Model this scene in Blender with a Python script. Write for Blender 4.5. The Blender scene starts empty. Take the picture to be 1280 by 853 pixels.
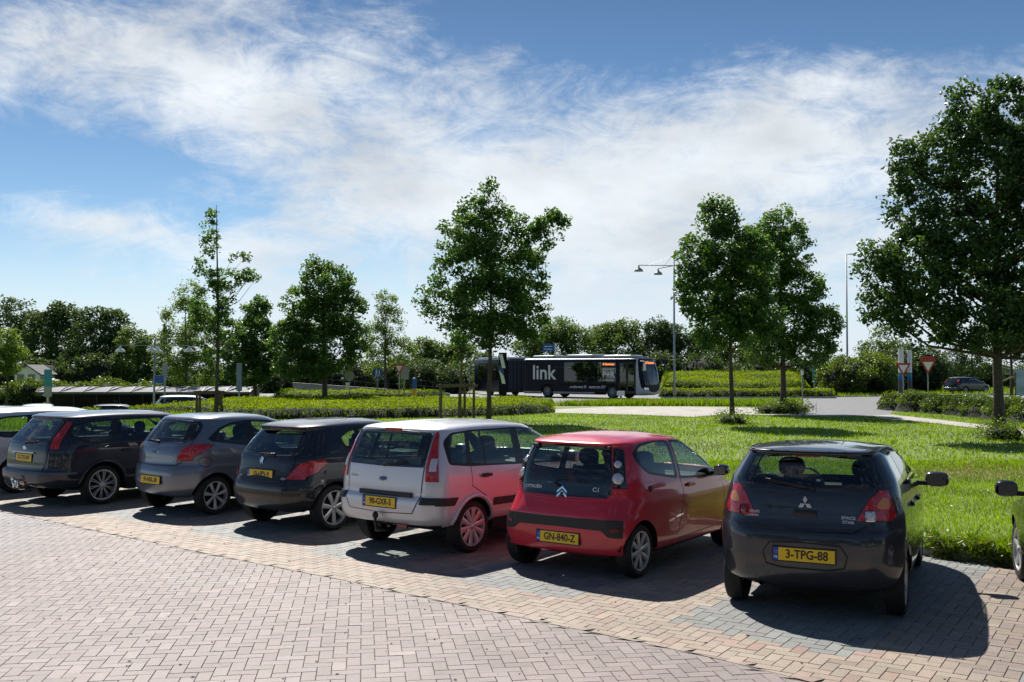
import bpy, bmesh, math, random
import numpy as np
from mathutils import Vector, Matrix
from mathutils.geometry import delaunay_2d_cdt

S = bpy.context.scene
COL = S.collection
R = math.radians
# ------------------------------------------------------------------ camera, sky, sun, exposure
CAM_H = 2.2; FPX = 1244.4; PITCH = math.atan(34.5 / FPX)
cam = bpy.data.objects.new('camera', bpy.data.cameras.new('camera'))
COL.objects.link(cam)
cam.location = (0, 0, CAM_H); cam.rotation_euler = (math.pi / 2 + PITCH, 0, 0)
cam.data.lens = 35; cam.data.sensor_width = 36; cam.data.clip_end = 3000; cam.data.clip_start = .05
S.camera = cam

SUN_EL = R(49); SUN_AZ = R(-17)          # azimuth measured from +Y, negative = left
sd = Vector((math.sin(SUN_AZ) * math.cos(SUN_EL), math.cos(SUN_AZ) * math.cos(SUN_EL), math.sin(SUN_EL)))
sun = bpy.data.objects.new('sun', bpy.data.lights.new('sun', 'SUN'))
COL.objects.link(sun)
sun.data.energy = 4.6; sun.data.angle = R(.53); sun.data.color = (1, .955, .88)
sun.rotation_euler = sd.to_track_quat('Z', 'Y').to_euler()

W = bpy.data.worlds.new('World'); S.world = W; W.use_nodes = True
nt = W.node_tree; nt.nodes.clear()
def N(tree, typ, **kw):
    n = tree.nodes.new(typ)
    for k, v in kw.items():
        if k.startswith('i_'): n.inputs[k[2:].replace('_', ' ')].default_value = v
        else: setattr(n, k, v)
    return n
def M_(tree, op, a, b=None, c=None, clamp=False):
    n = tree.nodes.new('ShaderNodeMath'); n.operation = op; n.use_clamp = clamp
    for i, v in enumerate((a, b, c)):
        if v is None: continue
        if isinstance(v, (int, float)): n.inputs[i].default_value = v
        else: tree.links.new(v, n.inputs[i])
    return n.outputs[0]
def build_sky():
    L = nt.links
    sky = N(nt, 'ShaderNodeTexSky', sky_type='NISHITA', sun_disc=False, sun_elevation=SUN_EL, sun_rotation=SUN_AZ,
            altitude=0, air_density=1.0, dust_density=.1, ozone_density=4.0)
    hs = N(nt, 'ShaderNodeHueSaturation'); hs.inputs['Saturation'].default_value = 1.12; hs.inputs['Value'].default_value = .74
    L.new(sky.outputs[0], hs.inputs['Color'])
    tc = N(nt, 'ShaderNodeTexCoord')
    sep = N(nt, 'ShaderNodeSeparateXYZ'); L.new(tc.outputs['Generated'], sep.inputs[0])
    X, Y, Z = sep.outputs
    az = M_(nt, 'ARCTAN2', X, Y)                       # 0 straight ahead, + to the right
    hyp = M_(nt, 'SQRT', M_(nt, 'ADD', M_(nt, 'MULTIPLY', X, X), M_(nt, 'MULTIPLY', Y, Y)))
    el = M_(nt, 'ARCTAN2', Z, hyp)
    # cloud sheet coordinates: streaks drift up to the right
    cmb = N(nt, 'ShaderNodeCombineXYZ'); L.new(az, cmb.inputs[0]); L.new(el, cmb.inputs[1])
    def noise(sc, loc, rot, scale, detail, rough, dist=0., lac=2.):
        m = N(nt, 'ShaderNodeMapping'); m.inputs['Location'].default_value = loc; m.inputs['Rotation'].default_value = (0, 0, rot); m.inputs['Scale'].default_value = sc
        L.new(cmb.outputs[0], m.inputs[0])
        n = N(nt, 'ShaderNodeTexNoise'); n.inputs['Scale'].default_value = scale; n.inputs['Detail'].default_value = detail
        n.inputs['Roughness'].default_value = rough; n.inputs['Distortion'].default_value = dist; n.inputs['Lacunarity'].default_value = lac
        L.new(m.outputs[0], n.inputs['Vector']); return n.outputs[0]
    n1 = noise((1, 2.3, 1), (3.1, 1.7, 0), R(-14), 3.2, 14, .62, .6)
    n2 = noise((1, 2.8, 1), (7.7, 2.2, 0), R(24), 9, 12, .68, 1.2)
    n4 = noise((1, 1.5, 1), (2.2, 5.1, 0), R(-5), 26, 10, .7, .8)
    def blob(px, py, rx, ry, ang, wgt):
        # soft ellipse in the sky, at azimuth / elevation (degrees) of the photograph
        a0, e0 = R(px), R(py)
        da = M_(nt, 'SUBTRACT', az, a0); de = M_(nt, 'SUBTRACT', el, e0)
        c, s = math.cos(R(ang)), math.sin(R(ang))
        u = M_(nt, 'ADD', M_(nt, 'MULTIPLY', da, c / R(rx)), M_(nt, 'MULTIPLY', de, s / R(rx)))
        v = M_(nt, 'ADD', M_(nt, 'MULTIPLY', da, -s / R(ry)), M_(nt, 'MULTIPLY', de, c / R(ry)))
        d = M_(nt, 'ADD', M_(nt, 'MULTIPLY', u, u), M_(nt, 'MULTIPLY', v, v))
        return M_(nt, 'MULTIPLY', M_(nt, 'EXPONENT', M_(nt, 'MULTIPLY', d, -1.)), wgt)
    tot = None
    for b in SKY_BLOBS:
        o = blob(*b); tot = o if tot is None else M_(nt, 'ADD', tot, o)
    m = M_(nt, 'ADD', M_(nt, 'MULTIPLY', n1, 1.25), M_(nt, 'MULTIPLY', n2, .85))
    m = M_(nt, 'ADD', m, M_(nt, 'MULTIPLY', M_(nt, 'SUBTRACT', n4, .5), .5))
    m = M_(nt, 'ADD', m, tot)
    mr = N(nt, 'ShaderNodeMapRange'); mr.interpolation_type = 'SMOOTHSTEP'
    mr.inputs['From Min'].default_value = 1.02; mr.inputs['From Max'].default_value = 1.64; L.new(m, mr.inputs['Value'])
    # cloud brightness varies softly (thin grey undersides, bright edges)
    n3 = noise((1, 2.0, 1), (1.3, 9.2, 0), R(-8), 5.5, 6, .55, .2)
    br = N(nt, 'ShaderNodeMapRange'); br.inputs['From Min'].default_value = .3; br.inputs['From Max'].default_value = .75
    br.inputs['To Min'].default_value = CLOUD[0]; br.inputs['To Max'].default_value = CLOUD[1]; L.new(n3, br.inputs['Value'])
    cc = N(nt, 'ShaderNodeCombineColor')
    L.new(M_(nt, 'MULTIPLY', br.outputs[0], .93), cc.inputs[0]); L.new(M_(nt, 'MULTIPLY', br.outputs[0], .97), cc.inputs[1]); L.new(br.outputs[0], cc.inputs[2])
    mix = N(nt, 'ShaderNodeMix', data_type='RGBA'); L.new(M_(nt, 'MULTIPLY', mr.outputs[0], .9), mix.inputs['Factor'])
    # the blue deepens away from the horizon
    dk = N(nt, 'ShaderNodeMapRange'); dk.inputs['From Min'].default_value = R(3); dk.inputs['From Max'].default_value = R(24); dk.inputs['To Min'].default_value = 1.; dk.inputs['To Max'].default_value = .56; L.new(el, dk.inputs['Value'])
    sc = N(nt, 'ShaderNodeVectorMath', operation='SCALE'); L.new(hs.outputs[0], sc.inputs[0]); L.new(dk.outputs[0], sc.inputs['Scale'])
    L.new(sc.outputs[0], mix.inputs['A']); L.new(cc.outputs[0], mix.inputs['B'])
    hz = N(nt, 'ShaderNodeMapRange'); hz.interpolation_type = 'SMOOTHSTEP'; hz.inputs['From Min'].default_value = R(9); hz.inputs['From Max'].default_value = R(-1); hz.inputs['To Max'].default_value = .82; L.new(el, hz.inputs['Value'])
    mh = N(nt, 'ShaderNodeMix', data_type='RGBA'); mh.inputs['B'].default_value = (5.0, 5.7, 6.7, 1); L.new(hz.outputs[0], mh.inputs['Factor']); L.new(mix.outputs['Result'], mh.inputs['A'])
    mix = mh
    bg = N(nt, 'ShaderNodeBackground'); bg.inputs['Strength'].default_value = .098
    L.new(mix.outputs['Result'], bg.inputs['Color'])
    out = N(nt, 'ShaderNodeOutputWorld'); L.new(bg.outputs[0], out.inputs[0])
# (azimuth, elevation, half width, half height, tilt, weight) of the cloud banks, degrees
SKY_BLOBS = [(-13, 15, 12, 3.0, 6, .34), (-21, 18, 9, 2.2, 14, .28), (-8, 19, 6, 2.0, 35, .22), (-3, 15.5, 6, 2.2, 30, .15),
             (5, 11, 10, 3.2, 4, .42), (15, 12, 9, 3.6, -4, .40), (18, 15.5, 5, 1.4, 5, .2), (2, 5, 30, 5.6, 0, .42), (-6, 10, 8, 2.5, 10, .2),
             (-22, 7.6, 6, 1.0, -8, .32), (4, 19.5, 10, 2.2, 0, -.30), (-25, 11, 6, 1.8, 0, -.30), (19, 19, 9, 2.4, 0, -.18)]
CLOUD = (4.9, 7.9)
build_sky()

vs = S.view_settings
vs.view_transform = 'Standard'; vs.look = 'None'; vs.exposure = .55; vs.gamma = 1
S.render.engine = 'CYCLES'
S.cycles.max_bounces = 8; S.cycles.transparent_max_bounces = 24
S.cycles.transmission_bounces = 6
S.cycles.caustics_reflective = False; S.cycles.caustics_refractive = False

# ------------------------------------------------------------------ pixel of the photograph -> point on the ground / at a depth
def ray(px, py):
    u = (px - 640) / FPX; v = (426.5 - py) / FPX
    c, s = math.cos(PITCH), math.sin(PITCH)
    return Vector((u, c - v * s, s + v * c))
def G(px, py, z=0.):
    r = ray(px, py); t = (z - CAM_H) / r.z
    return Vector((r.x * t, r.y * t, z))
def D(px, py, Y):
    r = ray(px, py); t = Y / r.y
    return Vector((r.x * t, Y, CAM_H + r.z * t))

# ------------------------------------------------------------------ tags and object helpers
def tag(o, label=None, cat=None, group=None, kind=None):
    if label: o['label'] = label
    if cat: o['category'] = cat
    if group: o['group'] = group
    if kind: o['kind'] = kind
    return o
def link(o, parent=None):
    COL.objects.link(o)
    if parent is not None: o.parent = parent
    return o
def empty(name, loc=(0, 0, 0), rz=0.):
    o = bpy.data.objects.new(name, None); COL.objects.link(o)
    o.location = loc; o.rotation_euler = (0, 0, rz); o.empty_display_size = .3
    return o
def meshobj(name, verts, faces, mat, parent=None, smooth=False, normals=None):
    me = bpy.data.meshes.new(name)
    me.from_pydata([tuple(v) for v in verts], [], [tuple(int(i) for i in f) for f in faces]); me.update()
    if smooth or normals is not None: me.polygons.foreach_set('use_smooth', [True] * len(me.polygons))
    if normals is not None: me.normals_split_custom_set_from_vertices([tuple(n) for n in normals])
    mats = mat if isinstance(mat, (list, tuple)) else [mat]
    for m in mats: me.materials.append(m)
    return link(bpy.data.objects.new(name, me), parent)
def copy_tree(o, parent=None):
    c = o.copy(); COL.objects.link(c)
    if parent is not None: c.parent = parent
    for ch in list(o.children): copy_tree(ch, c)
    return c

class MB:
    """collects shapes into one bmesh"""
    def __init__(s): s.bm = bmesh.new()
    def box(s, c, size, rot=None, bev=0., taper=None):
        r = bmesh.ops.create_cube(s.bm, size=1)
        vs_ = r['verts']
        for v in vs_:
            v.co.x *= size[0]; v.co.y *= size[1]; v.co.z *= size[2]
            if taper and v.co.z > 0: v.co.x *= taper[0]; v.co.y *= taper[1]
        if bev:
            es = {e for v in vs_ for e in v.link_edges}
            rb = bmesh.ops.bevel(s.bm, geom=list(es), offset=bev, segments=2, affect='EDGES', profile=.6)
            vs_ = list({v for f in rb['faces'] for v in f.verts} | {v for v in vs_ if v.is_valid})
        m = Matrix.Translation(c) @ (rot.to_4x4() if rot is not None else Matrix.Identity(4))
        for v in vs_: v.co = m @ v.co
        return vs_
    def cyl(s, a, b, r0, r1=None, n=12, caps=True):
        a, b = Vector(a), Vector(b); r1 = r0 if r1 is None else r1
        d = b - a; q = d.to_track_quat('Z', 'Y').to_matrix().to_4x4()
        r = bmesh.ops.create_cone(s.bm, cap_ends=caps, segments=n, radius1=r0, radius2=r1, depth=d.length)
        m = Matrix.Translation((a + b) / 2) @ q
        for v in r['verts']: v.co = m @ v.co
        return r['verts']
    def tube(s, pts, rad, n=8):
        pts = [Vector(p) for p in pts]; rings = []
        for i, p in enumerate(pts):
            t = (pts[min(i + 1, len(pts) - 1)] - pts[max(i - 1, 0)]).normalized()
            up = Vector((0, 0, 1)) if abs(t.z) < .95 else Vector((1, 0, 0))
            a = t.cross(up).normalized(); b = t.cross(a)
            r = rad[i] if hasattr(rad, '__len__') else rad
            rings.append([s.bm.verts.new(p + a * r * math.cos(2 * math.pi * k / n) + b * r * math.sin(2 * math.pi * k / n)) for k in range(n)])
        for i in range(len(rings) - 1):
            for k in range(n):
                s.bm.faces.new((rings[i][k], rings[i][(k + 1) % n], rings[i + 1][(k + 1) % n], rings[i + 1][k]))
        s.bm.faces.new(rings[0][::-1]); s.bm.faces.new(rings[-1])
    def poly(s, pts): return s.bm.faces.new([s.bm.verts.new(p) for p in pts])
    def prism(s, pts, d):
        """closed polygon pts (3D, planar) given thickness d (vector)"""
        d = Vector(d); a = [s.bm.verts.new(Vector(p)) for p in pts]; b = [s.bm.verts.new(Vector(p) + d) for p in pts]
        s.bm.faces.new(a[::-1]); s.bm.faces.new(b)
        for i in range(len(a)):
            j = (i + 1) % len(a); s.bm.faces.new((a[i], a[j], b[j], b[i]))
    def lathe(s, prof, n=32, axis='Y', c=(0, 0, 0)):
        rings = []; c = Vector(c)
        for (r, h) in prof:
            ring = []
            for k in range(n):
                a = 2 * math.pi * k / n
                if axis == 'Y': p = Vector((r * math.cos(a), h, r * math.sin(a)))
                else: p = Vector((r * math.cos(a), r * math.sin(a), h))
                ring.append(s.bm.verts.new(c + p))
            rings.append(ring)
        for i in range(len(rings) - 1):
            for k in range(n):
                s.bm.faces.new((rings[i][k], rings[i][(k + 1) % n], rings[i + 1][(k + 1) % n], rings[i + 1][k]))
        return rings
    def ellip(s, c, r, nu=12, nv=8, rot=None, pw=1.):
        rr = bmesh.ops.create_uvsphere(s.bm, u_segments=nu, v_segments=nv, radius=1)
        for v in rr['verts']:
            co = v.co
            co = Vector([math.copysign(abs(q) ** pw, q) for q in co])
            co = Vector((co.x * r[0], co.y * r[1], co.z * r[2]))
            if rot is not None: co = rot @ co
            v.co = co + Vector(c)
    def build(s, name, mat, parent=None, smooth=False, recalc=True, auto=None):
        if recalc: bmesh.ops.recalc_face_normals(s.bm, faces=s.bm.faces)
        me = bpy.data.meshes.new(name); s.bm.to_mesh(me); s.bm.free()
        if smooth or auto: me.polygons.foreach_set('use_smooth', [True] * len(me.polygons))
        if auto: me.set_sharp_from_angle(angle=R(auto))
        me.materials.append(mat)
        return link(bpy.data.objects.new(name, me), parent)

# ------------------------------------------------------------------ materials
MATS = {}
def newmat(name):
    m = bpy.data.materials.new(name); m.use_nodes = True; return m, m.node_tree, m.node_tree.nodes['Principled BSDF']
def pbr(name, col, rough=.5, metal=0., coat=0., spec=.5, noise=0., nscale=8., emit=None, estr=0., bump=0., coat_rough=.04):
    if name in MATS: return MATS[name]
    m, t, b = newmat(name)
    b.inputs['Base Color'].default_value = (*col, 1); b.inputs['Roughness'].default_value = rough; b.inputs['Metallic'].default_value = metal
    b.inputs['Coat Weight'].default_value = coat; b.inputs['Coat Roughness'].default_value = coat_rough; b.inputs['Specular IOR Level'].default_value = spec
    if emit: b.inputs['Emission Color'].default_value = (*emit, 1); b.inputs['Emission Strength'].default_value = estr
    if noise or bump:
        tc = N(t, 'ShaderNodeTexCoord'); nz = N(t, 'ShaderNodeTexNoise'); nz.inputs['Scale'].default_value = nscale; nz.inputs['Detail'].default_value = 6
        t.links.new(tc.outputs['Object'], nz.inputs['Vector'])
        if noise:
            mx = N(t, 'ShaderNodeMix', data_type='RGBA'); mx.inputs['A'].default_value = (*[c * (1 - noise) for c in col], 1)
            mx.inputs['B'].default_value = (*[min(1, c * (1 + noise)) for c in col], 1)
            mr = N(t, 'ShaderNodeMapRange'); mr.inputs['From Min'].default_value = .3; mr.inputs['From Max'].default_value = .7
            t.links.new(nz.outputs[0], mr.inputs['Value']); t.links.new(mr.outputs[0], mx.inputs['Factor']); t.links.new(mx.outputs['Result'], b.inputs['Base Color'])
        if bump:
            bp = N(t, 'ShaderNodeBump'); bp.inputs['Strength'].default_value = bump; bp.inputs['Distance'].default_value = .01
            t.links.new(nz.outputs[0], bp.inputs['Height']); t.links.new(bp.outputs[0], b.inputs['Normal'])
    MATS[name] = m; return m
def paint(name, col, metal=.5, rough=.35, spec=.5):
    """car paint: flake base under clear coat, light road dust low down"""
    if name in MATS: return MATS[name]
    m, t, b = newmat(name)
    b.inputs['Roughness'].default_value = rough; b.inputs['Metallic'].default_value = metal
    b.inputs['Specular IOR Level'].default_value = spec; b.inputs['Coat Weight'].default_value = 1.; b.inputs['Coat Roughness'].default_value = .03
    tc = N(t, 'ShaderNodeTexCoord'); nz = N(t, 'ShaderNodeTexNoise'); nz.inputs['Scale'].default_value = 5; nz.inputs['Detail'].default_value = 8; nz.inputs['Roughness'].default_value = .7
    t.links.new(tc.outputs['Object'], nz.inputs['Vector'])
    sp = N(t, 'ShaderNodeSeparateXYZ'); t.links.new(tc.outputs['Object'], sp.inputs[0])
    low = N(t, 'ShaderNodeMapRange'); low.inputs['From Min'].default_value = .65; low.inputs['From Max'].default_value = .2; t.links.new(sp.outputs[2], low.inputs['Value'])
    f = M_(t, 'MULTIPLY', M_(t, 'MULTIPLY', nz.outputs[0], low.outputs[0]), .16)
    f = M_(t, 'ADD', f, M_(t, 'MULTIPLY', nz.outputs[0], .035), clamp=True)
    mx = N(t, 'ShaderNodeMix', data_type='RGBA'); mx.inputs['A'].default_value = (*col, 1); mx.inputs['B'].default_value = (.23, .2, .17, 1)
    t.links.new(f, mx.inputs['Factor']); t.links.new(mx.outputs['Result'], b.inputs['Base Color'])
    r2 = M_(t, 'ADD', M_(t, 'MULTIPLY', f, .9), .02, clamp=True); t.links.new(r2, b.inputs['Coat Roughness'])
    MATS[name] = m; return m
def glass(name, tint=(.55, .62, .6), refl=1.0):
    if name in MATS: return MATS[name]
    m = bpy.data.materials.new(name); m.use_nodes = True; t = m.node_tree; t.nodes.clear()
    tr = N(t, 'ShaderNodeBsdfTransparent'); tr.inputs[0].default_value = (*tint, 1)
    gl = N(t, 'ShaderNodeBsdfGlossy'); gl.inputs['Roughness'].default_value = .015; gl.inputs['Color'].default_value = (refl, refl, refl, 1)
    lw = N(t, 'ShaderNodeLayerWeight'); lw.inputs['Blend'].default_value = .5
    f5 = M_(t, 'POWER', lw.outputs['Facing'], 4.)
    mx = N(t, 'ShaderNodeMixShader'); t.links.new(M_(t, 'ADD', M_(t, 'MULTIPLY', f5, .9), .07, clamp=True), mx.inputs[0]); t.links.new(tr.outputs[0], mx.inputs[1]); t.links.new(gl.outputs[0], mx.inputs[2])
    o = N(t, 'ShaderNodeOutputMaterial'); t.links.new(mx.outputs[0], o.inputs[0])
    MATS[name] = m; return m
BLACK_TRIM = pbr('black_trim', (.012, .012, .013), .35)
BLACK_GLOSS = pbr('black_gloss', (.006, .006, .007), .06, coat=1)
RUBBER = pbr('rubber', (.012, .012, .012), .75, noise=.4, nscale=30)
DARK_PLASTIC = pbr('dark_plastic', (.022, .023, .025), .55, noise=.15, nscale=20)
UNDER = pbr('underbody', (.006, .006, .006), .9)
ALLOY = pbr('alloy', (.60, .60, .61), .32, metal=.45, coat=.3)
MIRROR = pbr('mirror_glass', (.10, .11, .12), .05, metal=1)
CHROME = pbr('chrome', (.8, .8, .82), .12, metal=1)
GLASS = glass('car_glass', (.60, .68, .65))
GLASS_DARK = glass('car_glass_dark', (.22, .27, .27))
SEAT = pbr('seat_fabric', (.02, .021, .024), .85, noise=.3, nscale=25)
INTERIOR = pbr('interior_plastic', (.03, .031, .034), .6)
RED_LENS = pbr('red_lens', (.46, .008, .012), .12, coat=1, noise=.45, nscale=28, bump=.25)
DKRED_LENS = pbr('dark_red_lens', (.2, .004, .008), .1, coat=1)
AMBER_LENS = pbr('amber_lens', (.65, .2, .02), .12, coat=1, noise=.2, nscale=60)
CLEAR_LENS = pbr('clear_lens', (.7, .7, .72), .12, metal=.35, coat=1, noise=.3, nscale=60)
PLATE_Y = pbr('plate_yellow', (.90, .60, .015), .35)
PLATE_B = pbr('plate_blue', (.01, .07, .42), .35)
PLATE_K = pbr('plate_black', (.01, .01, .01), .4)
WHITE_INK = pbr('white_ink', (.8, .8, .8), .4)
# ------------------------------------------------------------------ lettering
def text_mesh(body, size, ext=.001, bold=0., sx=1., spacing=1.):
    c = bpy.data.curves.new('lettering', 'FONT'); c.body = body; c.size = size; c.extrude = ext; c.offset = bold
    c.align_x = 'CENTER'; c.align_y = 'CENTER'; c.space_character = spacing
    c.resolution_u = 3
    o = bpy.data.objects.new('tmp', c); COL.objects.link(o)
    bpy.context.view_layer.update()
    me = bpy.data.meshes.new_from_object(o.evaluated_get(bpy.context.evaluated_depsgraph_get()))
    bpy.data.objects.remove(o); me.transform(Matrix.Diagonal((sx, 1, 1, 1)))
    me.name = 'lettering'; return me
def place_text(body, size, pos, nrm, right, mat, parent, name='lettering', **kw):
    """lettering lying on a surface: reads along `right`, faces along `nrm`"""
    me = text_mesh(body, size, **kw); me.materials.clear(); me.materials.append(mat)
    n = Vector(nrm).normalized(); r = Vector(right); r = (r - n * r.dot(n)).normalized(); u = n.cross(r)
    m = Matrix((r, u, n)).transposed().to_4x4(); m.translation = Vector(pos)
    me.transform(m)
    return link(bpy.data.objects.new(name, me), parent)

# ------------------------------------------------------------------ parametric vehicle skin
def pchip(x, y):
    x = np.asarray(x, float); y = np.asarray(y, float); h = np.diff(x); d = np.diff(y) / h
    m = np.zeros_like(y)
    for i in range(1, len(x) - 1):
        if d[i - 1] * d[i] > 0:
            w1 = 2 * h[i] + h[i - 1]; w2 = h[i] + 2 * h[i - 1]; m[i] = (w1 + w2) / (w1 / d[i - 1] + w2 / d[i])
    m[0] = d[0]; m[-1] = d[-1]
    def f(q):
        q = np.clip(q, x[0], x[-1]); i = np.clip(np.searchsorted(x, q) - 1, 0, len(h) - 1)
        s = (q - x[i]) / h[i]
        return ((1 + 2 * s) * (1 - s) ** 2 * y[i] + s * (1 - s) ** 2 * h[i] * m[i] + s * s * (3 - 2 * s) * y[i + 1] + s * s * (s - 1) * h[i] * m[i + 1])
    return f
class Skin:
    """rows: (t, z_rear, z_front, x_rear, x_front, half_width, corner_rx, corner_ry). Stacked plan outlines."""
    def __init__(s, rows, L, Wd, bow=.06, arch=.05, taper_r=.06, taper_f=.10, arch_t=None, Rf=(.5, .45)):
        rows = [tuple(r) for r in rows]; a = np.array(rows, float)
        s.t0, s.t1 = a[0, 0], a[-1, 0]; s.L = L; s.W0 = Wd; s.P = 2 * Wd + L
        s.f = [pchip(a[:, 0], a[:, k]) for k in range(1, 8)]
        s.bow, s.arch, s.tr, s.tf = bow, arch, taper_r, taper_f; s.ts = a[:, 0]; s.Rf = Rf
        s.arch_t = arch_t or a[-6, 0]; s.xa = (a[-6, 3], a[-6, 4])
    def pos(s, p, t):
        p = np.asarray(p, float); t = np.asarray(t, float)
        zr, zf, xr, xf, w, rx, ry = [f(t) for f in s.f]
        W0, L = s.W0, s.L
        rx = np.minimum(rx, (xf - xr) * .45); ryr = np.minimum(ry, w * .95)
        fx = np.minimum(s.Rf[0], (xf - xr) * .45); fy = np.minimum(s.Rf[1], w * .95)
        rear = p <= W0; front = p >= W0 + L
        ys = np.where(rear, p / W0 * w, np.where(front, (s.P - p) / W0 * w, w))
        xs = np.where(rear, xr, np.where(front, xf, xr + (p - W0) / L * (xf - xr)))
        x, y = xs.copy(), ys.copy()
        # rear corner
        ar = w - ys; m = rear & (ar < ryr); th = (1 - ar / np.maximum(ryr, 1e-6)) * math.pi / 4
        x = np.where(m, xr + rx - rx * np.cos(th), x); y = np.where(m, w - ryr + ryr * np.sin(th), y)
        as_ = xs - xr; m = (~rear) & (~front) & (as_ < rx); th = math.pi / 4 + as_ / np.maximum(rx, 1e-6) * math.pi / 4
        x = np.where(m, xr + rx - rx * np.cos(th), x); y = np.where(m, w - ryr + ryr * np.sin(th), y)
        # front corner
        m = front & (ar < fy); th = (1 - ar / np.maximum(fy, 1e-6)) * math.pi / 4
        x = np.where(m, xf - fx + fx * np.cos(th), x); y = np.where(m, w - fy + fy * np.sin(th), y)
        af = xf - xs; m = (~rear) & (~front) & (af < fx); th = math.pi / 4 + af / np.maximum(fx, 1e-6) * math.pi / 4
        x = np.where(m, xf - fx + fx * np.cos(th), x); y = np.where(m, w - fy + fy * np.sin(th), y)
        q = (x - xr) / np.maximum(xf - xr, 1e-6)
        X = x / L
        y = y * (1 - s.tr * np.clip((.42 - X) / .42, 0, 1) ** 2 - s.tf * np.clip((X - .6) / .4, 0, 1) ** 2)
        yy = y / np.maximum(s.W0, 1e-6)
        x = x + s.bow * yy ** 2 * np.clip(1 - q * 3, 0, 1) - 1.6 * s.bow * yy ** 2 * np.clip(1 - (1 - q) * 3, 0, 1)
        k = np.clip((t - s.arch_t + .45) / .45, 0, 1)
        k2 = np.clip((t - s.arch_t + .03) / .03, 0, 1)
        qg = np.clip((x - s.xa[0]) / (s.xa[1] - s.xa[0]), 0, 1)
        q = q * (1 - k2) + qg * k2
        z = zr + (zf - zr) * q + s.arch * k * 4 * q * (1 - q)
        return np.stack([x, y, z], -1)
    def nrm(s, p, t, e=.004):
        a = s.pos(np.minimum(p + e, s.P), t) - s.pos(np.maximum(p - e, 0), t)
        b = s.pos(p, np.minimum(t + e, s.t1)) - s.pos(p, np.maximum(t - e, s.t0))
        n = np.cross(b, a); l = np.linalg.norm(n, axis=-1, keepdims=True); n = n / np.maximum(l, 1e-9)
        bad = (l[..., 0] < 1e-9); n[bad] = (0, 0, 1)
        c = (p < 1e-5) | (p > s.P - 1e-5) | (s.f[4](t) < 1e-3); n[c, 1] = 0; l = np.linalg.norm(n, axis=-1, keepdims=True)
        n = n / np.maximum(l, 1e-9)
        return n
    def inv(s, pts, kind):
        """(x,z) on the side, (y,z) on the rear or front -> (p,t)"""
        a = np.array(pts, float); u, z = a[:, 0], a[:, 1]; t = np.clip(z, s.t0, s.t1)
        if kind == 'side': p = s.W0 + u.copy()
        elif kind == 'rear': p = u.copy()
        else: p = s.P - u
        for it in range(60):
            P = s.pos(p, t); t = np.clip(t + .7 * (z - P[:, 2]), s.t0, s.t1)
            if kind == 'side': p = np.clip(p + .7 * (u - P[:, 0]), s.W0, s.P)
            elif kind == 'rear': p = np.clip(p + .7 * (u - P[:, 1]), 0, s.W0)
            else: p = np.clip(p - .7 * (u - P[:, 1]), s.W0 + s.L, s.P)
        if kind == 'rear': p = np.where(u <= 1e-6, 0, p)
        if kind == 'front': p = np.where(u <= 1e-6, s.P, p)
        return np.stack([p, t], -1)
    def at(s, kind, u, z):
        """point and outward normal; u may be negative for the other half"""
        q = s.inv([(abs(u), z)] if kind != 'side' else [(u, z)], kind)
        P = s.pos(q[:, 0], q[:, 1])[0]; n = s.nrm(q[:, 0], q[:, 1])[0]
        if kind != 'side' and u < 0: P[1] *= -1; n[1] *= -1
        return Vector(P), Vector(n)
def on(sk, y, z, off=.006):
    P, n = sk.at('rear', y, z); return P + n * off
def densify(pts, d=.05):
    out = []
    for i in range(len(pts)):
        a = np.array(pts[i], float); b = np.array(pts[(i + 1) % len(pts)], float)
        if abs(a[0]) > 8 or abs(b[0]) > 8:
            n = max(1, int(abs(b[1] - a[1]) / d)) if abs(a[0]) > 8 and abs(b[0]) > 8 else 8
            if n == 8:
                # replace the sentinel by a point just past the seam so samples stay evenly spread
                lim = 1.0 if max(a[0], b[0]) > 8 else -.1
                if abs(a[0]) > 8: a = np.array((lim, a[1]))
                else: b = np.array((lim, b[1]))
        else: n = max(1, int(np.linalg.norm(b - a) / d))
        for k in range(n): out.append(tuple(a + (b - a) * k / n))
    return out
def rounded(pts, r, seg=4):
    out = []; n = len(pts)
    for i in range(n):
        p0, p1, p2 = [np.array(pts[(i + k) % n], float) for k in (-1, 0, 1)]
        a, b = p0 - p1, p2 - p1; la, lb = np.linalg.norm(a), np.linalg.norm(b)
        if la < 1e-6 or lb < 1e-6: continue
        if abs(p1[0]) < 1e-6 or abs(p1[0]) > 8: out.append(tuple(p1)); continue
        q = min(r, la * .45, lb * .45); s0 = p1 + a / la * q; s1 = p1 + b / lb * q
        for k in range(seg + 1):
            u = k / seg; out.append(tuple((1 - u) ** 2 * s0 + 2 * u * (1 - u) * p1 + u * u * s1))
    return out
def circle(cx, cz, r, n=28, a0=0, a1=360):
    return [(cx + r * math.cos(R(a0 + (a1 - a0) * k / n)), cz + r * math.sin(R(a0 + (a1 - a0) * k / n))) for k in range(n)]
def inpoly(P, poly):
    x, y = P[:, 0], P[:, 1]; c = np.zeros(len(P), bool); q = np.array(poly)
    j = len(q) - 1
    for i in range(len(q)):
        xi, yi = q[i]; xj, yj = q[j]
        if yi != yj:
            c ^= ((yi > y) != (yj > y)) & (x < (xj - xi) * (y - yi) / (yj - yi) + xi)
        j = i
    return c
def offset_poly(pts, d):
    """thin line polygon along an open path"""
    a = np.array(pts, float); L_, R_ = [], []
    for i in range(len(a)):
        t = a[min(i + 1, len(a) - 1)] - a[max(i - 1, 0)]; t /= np.linalg.norm(t); n = np.array((-t[1], t[0])) * d / 2
        L_.append(tuple(a[i] + n)); R_.append(tuple(a[i] - n))
    return L_ + R_[::-1]
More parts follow.
